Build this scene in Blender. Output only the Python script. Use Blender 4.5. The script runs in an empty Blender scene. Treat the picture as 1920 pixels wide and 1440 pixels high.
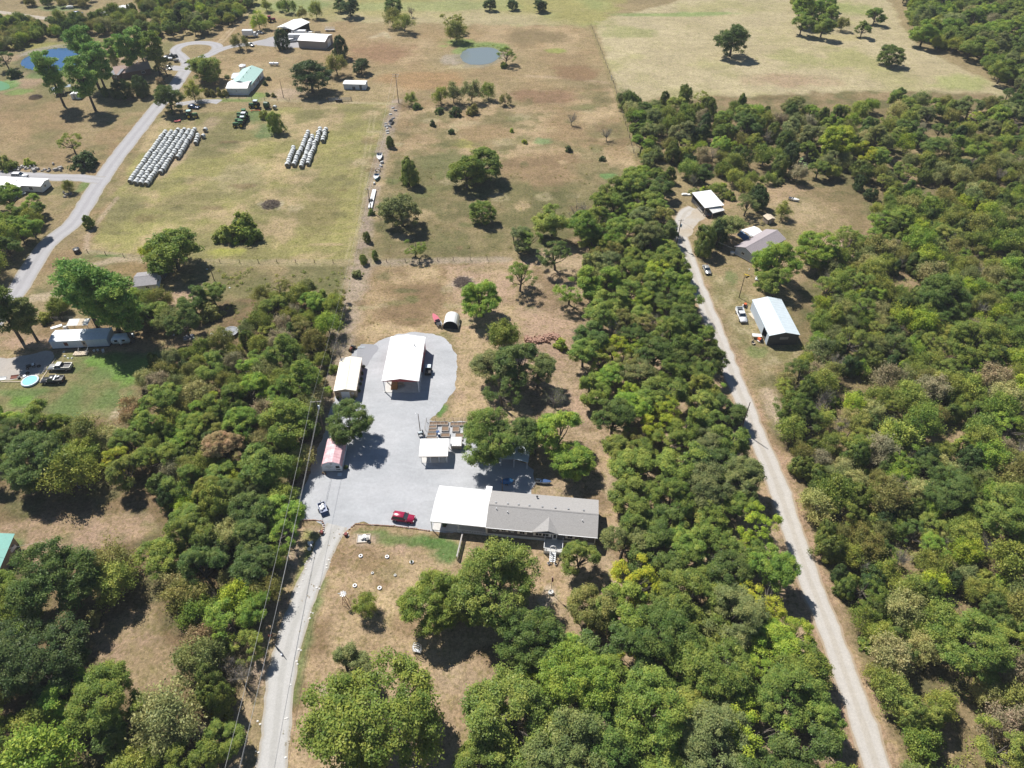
import bpy, bmesh, math, random
import numpy as np
from mathutils import Vector, Matrix
from mathutils.geometry import tessellate_polygon

random.seed(7)
SC = bpy.context.scene
COL = SC.collection

# ------------------------------------------------------------------ camera, sky, sun, exposure
FPX, PW, PH = 1333.0, 1920, 1440
TH = math.radians(43.7)
HC = 122.0
cam = bpy.data.cameras.new('camera')
cam.sensor_width = 36.0
cam.lens = 36.0 * FPX / PW
cam.clip_start = 1.0
cam.clip_end = 9000.0
camo = bpy.data.objects.new('camera', cam)
camo.location = (0, 0, HC)
camo.rotation_euler = (math.pi / 2 - TH, 0, 0)
COL.objects.link(camo)
SC.camera = camo

SUN_EL = math.radians(52)
SH_AZ = math.radians(139)            # ground direction in which shadows fall, from +Y clockwise
sdir = Vector((math.sin(SH_AZ) * math.cos(SUN_EL), math.cos(SH_AZ) * math.cos(SUN_EL), -math.sin(SUN_EL)))
world = bpy.data.worlds.new('World')
SC.world = world
world.use_nodes = True
wn = world.node_tree.nodes
sky = wn.new('ShaderNodeTexSky')
sky.sky_type = 'NISHITA'
sky.sun_disc = False
sky.sun_elevation = SUN_EL
sky.sun_rotation = SH_AZ + math.pi
sky.altitude = 300
sky.air_density = 1.0
sky.dust_density = 0.2
sky.ozone_density = 5.0
bg = wn['Background']
bg.inputs['Strength'].default_value = 0.05
world.node_tree.links.new(sky.outputs[0], bg.inputs[0])
sl = bpy.data.lights.new('sun', 'SUN')
sl.energy = 4.6
sl.angle = math.radians(0.5)
sl.color = (1.0, 0.955, 0.89)
so = bpy.data.objects.new('sun', sl)
so.rotation_euler = sdir.to_track_quat('-Z', 'Y').to_euler()
so.location = (0, 0, 200)
COL.objects.link(so)
SC.view_settings.view_transform = 'Standard'
SC.view_settings.look = 'None'
SC.view_settings.gamma = 1.0
SC.view_settings.use_curve_mapping = False
SC.view_settings.exposure = 0.66
SC.render.engine = 'CYCLES'
SC.cycles.max_bounces = 6
SC.cycles.diffuse_bounces = 3
SC.cycles.glossy_bounces = 2
SC.cycles.transmission_bounces = 3
SC.cycles.transparent_max_bounces = 6
SC.cycles.use_denoising = True
SC.cycles.denoiser = 'OPENIMAGEDENOISE'
SC.cycles.denoising_input_passes = 'RGB_ALBEDO_NORMAL'
SC.cycles.denoising_prefilter = 'ACCURATE'
SC.cycles.caustics_reflective = False
SC.cycles.caustics_refractive = False

# ------------------------------------------------------------------ survey: photograph pixel -> ground point
CT, ST = math.cos(TH), math.sin(TH)


def at(px, py, z=0.0):
    u = (px - PW / 2) / FPX
    v = (py - PH / 2) / FPX
    t = (HC - z) / (ST + v * CT)
    return Vector((u * t, (CT - v * ST) * t, z))


def pix(x, y, z=0.0):
    d = y * CT + (HC - z) * ST
    return PW / 2 + FPX * x / d, PH / 2 + FPX * ((HC - z) * CT - y * ST) / d, d


def lin(r, g, b):
    f = lambda c: (c / 12.92 if c <= 0.04045 else ((c + 0.055) / 1.055) ** 2.4)
    return (f(r / 255), f(g / 255), f(b / 255))


def alb(r, g, b, k=1.9):
    """surface colour that reads as this sRGB value in full sun"""
    return tuple(min(0.9, c / k) for c in lin(r, g, b))


# ------------------------------------------------------------------ materials
MATS = {}


def mat(name, col, rough=0.7, metal=0.0, var=0.12, scale=1.5, spec=0.3, detail=6.0, bump=0.0, col2=None, coord='Object', stretch=None):
    if name in MATS:
        return MATS[name]
    m = bpy.data.materials.new(name)
    m.use_nodes = True
    nt = m.node_tree
    bs = nt.nodes['Principled BSDF']
    bs.inputs['Roughness'].default_value = rough
    bs.inputs['Metallic'].default_value = metal
    bs.inputs['Specular IOR Level'].default_value = spec
    tc = nt.nodes.new('ShaderNodeTexCoord')
    src = tc.outputs[coord]
    if stretch:
        mp = nt.nodes.new('ShaderNodeMapping')
        mp.inputs['Scale'].default_value = stretch
        nt.links.new(src, mp.inputs[0])
        src = mp.outputs[0]
    nz = nt.nodes.new('ShaderNodeTexNoise')
    nz.inputs['Scale'].default_value = scale
    nz.inputs['Detail'].default_value = detail
    nz.inputs['Roughness'].default_value = 0.65
    nt.links.new(src, nz.inputs['Vector'])
    rp = nt.nodes.new('ShaderNodeValToRGB')
    rp.color_ramp.elements[0].position = 0.3
    rp.color_ramp.elements[1].position = 0.7
    c2 = col2 or tuple(min(0.95, c * (1 + var)) for c in col)
    c1 = col if col2 else tuple(c * (1 - var) for c in col)
    rp.color_ramp.elements[0].color = (*c1, 1)
    rp.color_ramp.elements[1].color = (*c2, 1)
    nt.links.new(nz.outputs['Fac'], rp.inputs[0])
    nt.links.new(rp.outputs[0], bs.inputs['Base Color'])
    if bump:
        bp = nt.nodes.new('ShaderNodeBump')
        bp.inputs['Strength'].default_value = bump
        bp.inputs['Distance'].default_value = 0.1
        nt.links.new(nz.outputs['Fac'], bp.inputs['Height'])
        nt.links.new(bp.outputs[0], bs.inputs['Normal'])
    MATS[name] = m
    return m


# ------------------------------------------------------------------ object helpers
def tag(o, label=None, cat=None, group=None, kind=None):
    if label: o['label'] = label
    if cat: o['category'] = cat
    if group: o['group'] = group
    if kind: o['kind'] = kind
    return o


def thing(name, label, cat, x, y, rz=0.0, group=None, z=0.0):
    o = bpy.data.objects.new(name, None)
    o.empty_display_size = 0.3
    COL.objects.link(o)
    o.location = (x, y, z)
    o.rotation_euler = (0, 0, rz)
    return tag(o, label, cat, group)


def mesh_from(name, V, F, m, smooth=False, bevel=0.0):
    me = bpy.data.meshes.new(name)
    me.from_pydata([tuple(v) for v in V], [], F)
    if bevel:
        bm = bmesh.new()
        bm.from_mesh(me)
        bmesh.ops.bevel(bm, geom=list(bm.edges), offset=bevel, segments=2, affect='EDGES', clamp_overlap=True)
        bm.to_mesh(me)
        bm.free()
    if smooth:
        me.polygons.foreach_set('use_smooth', [True] * len(me.polygons))
    me.update()
    if m:
        me.materials.append(m)
    return me


def link(name, me, parent=None):
    o = bpy.data.objects.new(name, me)
    COL.objects.link(o)
    if parent is not None:
        o.parent = parent
    return o


def part(parent, name, m, *ops, smooth=False, bevel=0.0, label=None):
    V, F = [], []
    for v, f in ops:
        n = len(V)
        V += list(v)
        F += [[i + n for i in q] for q in f]
    o = link(name, mesh_from(name, V, F, m, smooth, bevel), parent)
    if label: o['label'] = label
    return o


def parts(parent, name, m, *ops, **kw):
    for op in ops:
        part(parent, name, m, op, **kw)


def solid(name, m, label, cat, x, y, rz, *ops, group=None, **kw):
    """a thing that is one mesh"""
    o = part(None, name, m, *ops, **kw)
    o.location = (x, y, 0)
    o.rotation_euler = (0, 0, rz)
    return tag(o, label, cat, group)


def dup(root, x, y, rz=0.0, label=None, group=None, scale=None, z=0.0):
    r = root.copy()
    COL.objects.link(r)
    r.location = (x, y, z)
    r.rotation_euler = (0, 0, rz)
    if scale: r.scale = (scale,) * 3
    if label: r['label'] = label
    if group: r['group'] = group
    for ch in root.children:
        c = ch.copy()
        COL.objects.link(c)
        c.parent = r
        for g in ch.children:
            d = g.copy()
            COL.objects.link(d)
            d.parent = c
    return r


# shapes: every one returns (verts, faces)
def B(x0, x1, y0, y1, z0, z1):
    return ([(x0, y0, z0), (x1, y0, z0), (x1, y1, z0), (x0, y1, z0), (x0, y0, z1), (x1, y0, z1), (x1, y1, z1), (x0, y1, z1)],
            [[0, 3, 2, 1], [4, 5, 6, 7], [0, 1, 5, 4], [1, 2, 6, 5], [2, 3, 7, 6], [3, 0, 4, 7]])


def TB(x0, x1, y0, y1, z0, z1, i, j=None):
    """box whose top is drawn in by i along x and j along y"""
    j = i if j is None else j
    return ([(x0, y0, z0), (x1, y0, z0), (x1, y1, z0), (x0, y1, z0), (x0 + i, y0 + j, z1), (x1 - i, y0 + j, z1), (x1 - i, y1 - j, z1), (x0 + i, y1 - j, z1)], B(0, 1, 0, 1, 0, 1)[1])


def C(p0, p1, r0, r1=None, n=8):
    r1 = r0 if r1 is None else r1
    p0, p1 = Vector(p0), Vector(p1)
    d = (p1 - p0).normalized()
    a = d.orthogonal().normalized()
    b = d.cross(a)
    V = []
    for p, r in ((p0, r0), (p1, r1)):
        for k in range(n):
            t = 2 * math.pi * k / n
            V.append(p + a * (r * math.cos(t)) + b * (r * math.sin(t)))
    F = [[k, (k + 1) % n, n + (k + 1) % n, n + k] for k in range(n)]
    F += [list(range(n))[::-1], list(range(n, 2 * n))]
    return V, F


def TUBE(pts, r, n=6):
    V, F = [], []
    pts = [Vector(p) for p in pts]
    for i, p in enumerate(pts):
        d = (pts[min(i + 1, len(pts) - 1)] - pts[max(i - 1, 0)]).normalized()
        a = d.cross(Vector((0, 0, 1)))
        if a.length < 1e-3: a = Vector((1, 0, 0))
        a.normalize()
        b = d.cross(a)
        rr = r[i] if isinstance(r, (list, tuple)) else r
        for k in range(n):
            t = 2 * math.pi * k / n
            V.append(p + a * (rr * math.cos(t)) + b * (rr * math.sin(t)))
    for i in range(len(pts) - 1):
        for k in range(n):
            F.append([i * n + k, i * n + (k + 1) % n, (i + 1) * n + (k + 1) % n, (i + 1) * n + k])
    F += [list(range(n))[::-1], list(range((len(pts) - 1) * n, len(pts) * n))]
    return V, F


def PR(poly, axis, a, b):
    """extrude a 2-D outline: axis 'y' takes (x,z), 'x' takes (y,z), 'z' takes (x,y)"""
    f = {'y': lambda p, t: (p[0], t, p[1]), 'x': lambda p, t: (t, p[0], p[1]), 'z': lambda p, t: (p[0], p[1], t)}[axis]
    n = len(poly)
    V = [f(p, a) for p in poly] + [f(p, b) for p in poly]
    F = [[k, (k + 1) % n, n + (k + 1) % n, n + k] for k in range(n)]
    F += [list(range(n))[::-1], list(range(n, 2 * n))]
    return V, F


def SL(pts, th):
    """slab: a planar polygon thickened downwards along its normal"""
    P_ = [Vector(p) for p in pts]
    nrm = (P_[1] - P_[0]).cross(P_[2] - P_[0]).normalized()
    if nrm.z < 0: nrm = -nrm
    n = len(P_)
    V = P_ + [p - nrm * th for p in P_]
    F = [[k, (k + 1) % n, n + (k + 1) % n, n + k] for k in range(n)]
    F += [list(range(n))[::-1], list(range(n, 2 * n))]
    return V, F


def SPH(c, rx, ry=None, rz=None, nu=10, nv=6):
    ry = rx if ry is None else ry
    rz = rx if rz is None else rz
    V = [(c[0], c[1], c[2] - rz)]
    for j in range(1, nv):
        ph = -math.pi / 2 + math.pi * j / nv
        for k in range(nu):
            t = 2 * math.pi * k / nu
            V.append((c[0] + rx * math.cos(ph) * math.cos(t), c[1] + ry * math.cos(ph) * math.sin(t), c[2] + rz * math.sin(ph)))
    V.append((c[0], c[1], c[2] + rz))
    F = [[0, 1 + (k + 1) % nu, 1 + k] for k in range(nu)]
    for j in range(nv - 2):
        for k in range(nu):
            F.append([1 + j * nu + k, 1 + j * nu + (k + 1) % nu, 1 + (j + 1) * nu + (k + 1) % nu, 1 + (j + 1) * nu + k])
    t = len(V) - 1
    F += [[t, 1 + (nv - 2) * nu + k, 1 + (nv - 2) * nu + (k + 1) % nu] for k in range(nu)]
    return V, F


def TOR(c, R, r, n=14, m=6, ax='z'):
    V, F = [], []
    for i in range(n):
        t = 2 * math.pi * i / n
        for j in range(m):
            s = 2 * math.pi * j / m
            q = ((R + r * math.cos(s)) * math.cos(t), (R + r * math.cos(s)) * math.sin(t), r * math.sin(s))
            if ax == 'y': q = (q[0], q[2], q[1])
            if ax == 'x': q = (q[2], q[0], q[1])
            V.append((c[0] + q[0], c[1] + q[1], c[2] + q[2]))
    for i in range(n):
        for j in range(m):
            F.append([i * m + j, ((i + 1) % n) * m + j, ((i + 1) % n) * m + (j + 1) % m, i * m + (j + 1) % m])
    return V, F


def RZ(op, a, ox=0, oy=0):
    c, s = math.cos(a), math.sin(a)
    return [(ox + (v[0] - ox) * c - (v[1] - oy) * s, oy + (v[0] - ox) * s + (v[1] - oy) * c, v[2]) for v in op[0]], op[1]


def MV(op, x, y, z=0):
    return [(v[0] + x, v[1] + y, v[2] + z) for v in op[0]], op[1]


def frame(pa, pb, z=0.0):
    """origin, heading and length of the line between two surveyed points"""
    a, b = at(*pa, z), at(*pb, z)
    d = b - a
    return a.x, a.y, math.atan2(d.y, d.x), d.length


NUMW = ['zero', 'one', 'two', 'three', 'four', 'five', 'six', 'seven', 'eight', 'nine', 'ten', 'eleven', 'twelve', 'thirteen', 'fourteen', 'fifteen', 'sixteen', 'seventeen', 'eighteen', 'nineteen']
TENS = ['', '', 'twenty', 'thirty', 'forty', 'fifty', 'sixty', 'seventy', 'eighty', 'ninety']


def numw(n):
    if n < 20: return NUMW[n]
    if n < 100: return TENS[n // 10] + ('-' + NUMW[n % 10] if n % 10 else '')
    return NUMW[n // 100] + '-hundred' + ('-' + numw(n % 100) if n % 100 else '')


ORD = ['', 'first', 'second', 'third', 'fourth', 'fifth', 'sixth', 'seventh', 'eighth', 'ninth', 'tenth', 'eleventh', 'twelfth', 'thirteenth', 'fourteenth', 'fifteenth', 'sixteenth', 'seventeenth', 'eighteenth', 'nineteenth', 'twentieth', 'twenty-first', 'twenty-second', 'twenty-third', 'twenty-fourth', 'twenty-fifth', 'twenty-sixth']
# ------------------------------------------------------------------ ground colour survey
rng = np.random.default_rng(11)
_tab = rng.random((256, 256)).astype(np.float32)


def vn(x, y):
    xi = np.floor(x).astype(int)
    yi = np.floor(y).astype(int)
    fx = x - xi
    fy = y - yi
    fx = fx * fx * (3 - 2 * fx)
    fy = fy * fy * (3 - 2 * fy)
    g = lambda a, b: _tab[a & 255, b & 255]
    return (g(xi, yi) * (1 - fx) + g(xi + 1, yi) * fx) * (1 - fy) + (g(xi, yi + 1) * (1 - fx) + g(xi + 1, yi + 1) * fx) * fy


def fbm(x, y, s, seed=0, oc=4):
    t, a, n = 0.0, 1.0, 0.0
    for o in range(oc):
        t = t + a * vn(x / s * 2 ** o + 17.3 * seed + o * 7.1, y / s * 2 ** o + 31.7 * seed + o * 3.3)
        n += a
        a *= 0.55
    return t / n


def sstep(a, b, x):
    t = np.clip((x - a) / (b - a), 0, 1)
    return t * t * (3 - 2 * t)


def axis(segs):
    out = []
    for a, b, s0, s1 in segs:
        p = a
        while p < b - 1e-6:
            out.append(p)
            t = (p - a) / (b - a)
            p += s0 * (s1 / s0) ** t
    out.append(segs[-1][1])
    return np.array(out)


xp = axis([(0, 95, 0.65, 0.65), (95, 320, 0.65, 2.2), (320, 420, 2.5, 25), (420, 4000, 25, 600)])
gx = np.concatenate([-xp[:0:-1], xp])
gy = axis([(-2500, -60, 400, 20), (-60, 28, 20, 0.9), (28, 200, 0.6, 0.7), (200, 480, 0.7, 2.0), (480, 600, 2.5, 25), (600, 6000, 25, 600)])
GX, GY = np.meshgrid(gx, gy)
nx_, ny_ = len(gx), len(gy)
X = GX.ravel().astype(np.float64)
Y = GY.ravel().astype(np.float64)


def wpoly(p):
    return np.array([tuple(at(*q))[:2] for q in p])


def polydist(P, x, y, closed=True):
    d = np.full(x.shape, 1e9)
    ins = np.zeros(x.shape, bool)
    n = len(P)
    for i in range(n if closed else n - 1):
        ax, ay = P[i]
        bx, by = P[(i + 1) % n]
        dx, dy = bx - ax, by - ay
        L = dx * dx + dy * dy + 1e-9
        t = np.clip(((x - ax) * dx + (y - ay) * dy) / L, 0, 1)
        d = np.minimum(d, np.hypot(x - ax - t * dx, y - ay - t * dy))
        if closed:
            c = (ay > y) != (by > y)
            ins ^= c & (x < (bx - ax) * (y - ay) / (by - ay + 1e-12) + ax)
    return np.where(ins, -d, d) if closed else d


A = lambda r, g, b: np.array(alb(r, g, b))
STRAW, TAN, BROWN, RUST = A(214, 184, 138), A(200, 168, 128), A(166, 136, 98), A(180, 150, 106)
OLIVE, YGRN, GREEN, LUSH = A(150, 142, 88), A(178, 170, 92), A(124, 148, 74), A(122, 168, 48)
PALE, PINK, BARE, DRYG = A(206, 188, 142), A(208, 172, 142), A(224, 200, 172), A(178, 156, 110)
GRAV, LITTER, DARKG = A(214, 212, 206), A(196, 160, 124), A(128, 128, 76)

gc = np.empty((X.size, 3))
n1 = fbm(X, Y, 60, 1)
gc[:] = DRYG
gc += (n1[:, None] - 0.5) * 0.25 * (STRAW - BROWN)


def region(poly, cA, cB, s=20, soft=3.0, seed=1, k=1.0, cC=None):
    P_ = wpoly(poly)
    m = soft * 2 + 4
    bb = (X > P_[:, 0].min() - m) & (X < P_[:, 0].max() + m) & (Y > P_[:, 1].min() - m) & (Y < P_[:, 1].max() + m)
    x, y = X[bb], Y[bb]
    d = polydist(P_, x, y) + (fbm(x, y, 6, seed + 3) - 0.5) * soft * 2
    w = (k * sstep(soft * 0.5, -soft * 0.5, d))[:, None]
    t = sstep(0.3, 0.7, fbm(x, y, s, seed, 5))[:, None]
    c = cA * (1 - t) + cB * t
    if cC is not None:
        t2 = 0.75 * sstep(0.46, 0.72, fbm(x, y, s * 0.6, seed + 9, 5))[:, None]
        c = c * (1 - t2) + cC * t2
    gc[bb] = gc[bb] * (1 - w) + c * w


def blob(px, py, rx, ry, c, k=0.9, seed=5):
    o = at(px, py)
    e = at(px + rx, py)
    f1, f2 = at(px, py - ry), at(px, py + ry)
    ax, ay = e.x - o.x, abs(f1.y - f2.y) / 2
    bb = (abs(X - o.x) < ax * 1.7) & (abs(Y - o.y) < ay * 1.7)
    x, y = X[bb], Y[bb]
    r = np.hypot((x - o.x) / ax, (y - o.y) / ay) + (fbm(x, y, max(1.5, 0.5 * ax), seed) - 0.5) * 1.1
    w = (k * sstep(1.15, 0.55, r))[:, None]
    gc[bb] = gc[bb] * (1 - w) + c * w


def trail(pts, width, c, k=0.8, soft=1.2, seed=2, pair=0.0):
    P_ = wpoly(pts)
    m = width + soft + pair + 3
    bb = (X > P_[:, 0].min() - m) & (X < P_[:, 0].max() + m) & (Y > P_[:, 1].min() - m) & (Y < P_[:, 1].max() + m)
    x, y = X[bb], Y[bb]
    d = polydist(P_, x, y, closed=False)
    if pair: d = abs(d - pair)
    d = d + (fbm(x, y, 2.5, seed) - 0.5) * soft
    w = (k * sstep(width / 2 + soft / 2, width / 2 - soft / 2, d))[:, None]
    gc[bb] = gc[bb] * (1 - w) + c * w


# fields, from far to near
region([(430, -40), (1200, -40), (1125, 55), (900, 75), (760, 60), (470, 30)], YGRN * 1.05, PALE, 45, 8, 2, cC=A(170, 180, 100))
region([(440, 30), (760, 45), (1115, 50), (1150, 158), (1040, 190), (750, 185), (640, 180), (430, 190), (350, 130)], DRYG * 1.05, RUST * 1.08, 30, 6, 3, cC=STRAW * 0.95)
region([(1118, 40), (1400, -30), (1640, -40), (1720, 90), (1920, 180), (1900, 190), (1660, 225), (1160, 190)], PALE, A(214, 196, 152), 40, 3, 4, cC=A(190, 182, 118))
region([(745, 190), (1150, 158), (1200, 320), (1100, 370), (900, 330), (740, 330)], RUST * 1.0, STRAW * .95, 14, 5, 5, cC=OLIVE * 0.85)
region([(735, 300), (880, 290), (1200, 320), (1230, 380), (1100, 470), (945, 487), (690, 492)], OLIVE * 0.85, DRYG * .95, 11, 5, 6, cC=A(126, 124, 74))
region([(300, 215), (735, 192), (722, 300), (665, 490), (400, 490), (165, 470), (200, 385)], YGRN * 1.0, OLIVE * 1.04, 16, 2.5, 7, cC=STRAW * 1.02)
region([(-40, 165), (150, 165), (290, 195), (185, 318), (-40, 312)], RUST * 1.0, DRYG, 30, 4, 8, cC=OLIVE * 0.95)
region([(-40, 120), (90, 75), (330, 70), (330, 110), (200, 190), (0, 170)], DRYG, OLIVE, 25, 6, 9, cC=PINK * 0.92)
region([(190, 215), (300, 205), (160, 470), (60, 545), (-20, 610), (10, 560)], DRYG, RUST, 14, 2.5, 10, cC=OLIVE)
region([(55, 555), (110, 495), (165, 475), (400, 492), (660, 495), (640, 560), (560, 600), (420, 560), (300, 540)], OLIVE * 0.95, DRYG, 12, 3, 11, cC=DARKG)
region([(690, 498), (945, 490), (1080, 500), (1080, 640), (860, 640), (700, 645), (655, 640)], RUST * 0.92, STRAW, 10, 2, 12, cC=BROWN)
region([(840, 500), (1080, 480), (1120, 620), (1110, 900), (1020, 900), (840, 780), (860, 640)], PINK * 0.98, STRAW, 12, 2.5, 13, cC=DRYG)
region([(990, 480), (1260, 380), (1330, 600), (1420, 850), (1640, 1460), (560, 1460), (640, 1150), (1000, 1040)], A(194, 164, 126), A(204, 176, 140), 9, 4, 14, cC=BROWN * 0.9)
region([(560, 1010), (650, 985), (860, 1000), (1040, 1040), (1080, 1120), (1000, 1180), (760, 1290), (620, 1460), (520, 1460)], STRAW * 0.96, TAN, 8, 2, 15, cC=BROWN * 1.05)
region([(1290, 395), (1480, 340), (1640, 380), (1600, 440), (1500, 560), (1500, 680), (1420, 700), (1340, 560)], TAN, DRYG, 10, 3, 16, cC=OLIVE * 1.05)
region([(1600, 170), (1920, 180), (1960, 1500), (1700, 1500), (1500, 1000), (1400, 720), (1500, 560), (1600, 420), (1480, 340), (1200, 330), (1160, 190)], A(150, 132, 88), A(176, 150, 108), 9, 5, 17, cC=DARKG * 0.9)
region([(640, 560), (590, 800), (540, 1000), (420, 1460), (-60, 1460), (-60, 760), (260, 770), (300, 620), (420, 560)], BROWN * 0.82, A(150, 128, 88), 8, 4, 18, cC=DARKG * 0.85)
region([(-40, 690), (110, 665), (250, 640), (330, 660), (260, 730), (245, 790), (-40, 775)], OLIVE * 1.02, GREEN, 9, 2, 19, cC=DRYG)
region([(-40, 630), (100, 600), (330, 590), (440, 620), (330, 665), (120, 660), (-40, 690)], TAN * 0.9, RUST * 0.9, 6, 2, 20, cC=OLIVE)
region([(-40, 985), (120, 965), (290, 965), (310, 1000), (200, 1030), (60, 1060), (-40, 1060)], TAN * 0.92, PINK * 0.9, 6, 2, 21, cC=OLIVE * 1.05)
region([(175, 1180), (290, 1130), (330, 1230), (320, 1290), (240, 1290), (180, 1240)], TAN * 0.86, DRYG, 5, 2, 22, cC=PINK * 0.86)
region([(545, 985), (600, 985), (608, 1005), (560, 1110), (490, 1290), (455, 1460), (415, 1460), (530, 1020)], A(196, 172, 150), STRAW * 0.92, 5, 2.5, 23, cC=PINK * 0.9)
region([(575, 1000), (605, 1000), (585, 1050), (548, 1120), (560, 1050)], OLIVE * 1.1, YGRN, 4, 1.5, 24, cC=GREEN)
# right road verges
region([(1255, 470), (1300, 470), (1420, 760), (1480, 880), (1560, 1080), (1700, 1460), (1600, 1460), (1480, 1060), (1360, 720)], A(206, 168, 136), TAN, 5, 3, 25, cC=BROWN)
region([(1310, 490), (1420, 560), (1500, 660), (1430, 710), (1390, 660)], DRYG * 1.08, OLIVE * 1.08, 5, 3, 26, cC=PALE)
# strip of bare soil along the fence
trail([(743, 190), (730, 235), (712, 300), (700, 360), (683, 430), (678, 492)], 4.5, A(188, 166, 148), 0.9, 2.5, 3)
trail([(678, 492), (660, 560), (640, 640), (612, 740), (600, 830), (572, 930)], 6.5, A(192, 170, 150), 0.85, 4, 4)
trail([(678, 495), (760, 492), (850, 489), (950, 487)], 3.0, A(200, 178, 154), 0.8, 1.6, 6)
trail([(160, 472), (300, 492), (450, 495), (660, 495)], 2.2, A(196, 180, 130), 0.6, 1.4, 7)
trail([(220, 370), (165, 440), (160, 472)], 1.6, A(204, 178, 148), 0.8, 1.0, 7)
trail([(990, 142), (1080, 148), (1150, 156)], 2.5, A(206, 178, 140), 0.8, 1.5, 6)
trail([(1108, 50), (1150, 156), (1192, 300)], 2.2, A(168, 152, 96), 0.7, 1.5, 6)
trail([(745, 195), (640, 192), (430, 186)], 2.0, A(204, 186, 144), 0.7, 1.5, 6)
trail([(300, 330), (380, 245), (400, 225)], 5, A(206, 176, 146), 0.7, 4, 8)
trail([(578, 300), (600, 240)], 5, A(206, 178, 140), 0.6, 4, 8)
trail([(700, 210), (672, 400), (655, 485)], 0.7, A(206, 190, 140), 0.6, 0.6, 9, pair=0.9)
trail([(822, 330), (850, 290), (870, 265)], 0.6, A(190, 164, 120), 0.6, 0.6, 9, pair=0.9)
trail([(472, 15), (440, 50), (412, 80)], 0.9, A(222, 196, 160), 0.9, 0.8, 9, pair=1.0)
trail([(40, 567), (120, 545), (150, 505), (215, 486), (285, 492)], 3.0, A(212, 188, 156), 0.8, 1.6, 9)
trail([(60, 560), (150, 553), (190, 545)], 3.5, A(212, 188, 156), 0.8, 2, 9)
trail([(1440, 740), (1470, 800)], 4, A(222, 196, 170), 0.7, 3, 9)
trail([(700, 70), (720, 62), (730, 70)], 3, A(222, 204, 168), 0.7, 2, 9)
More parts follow.
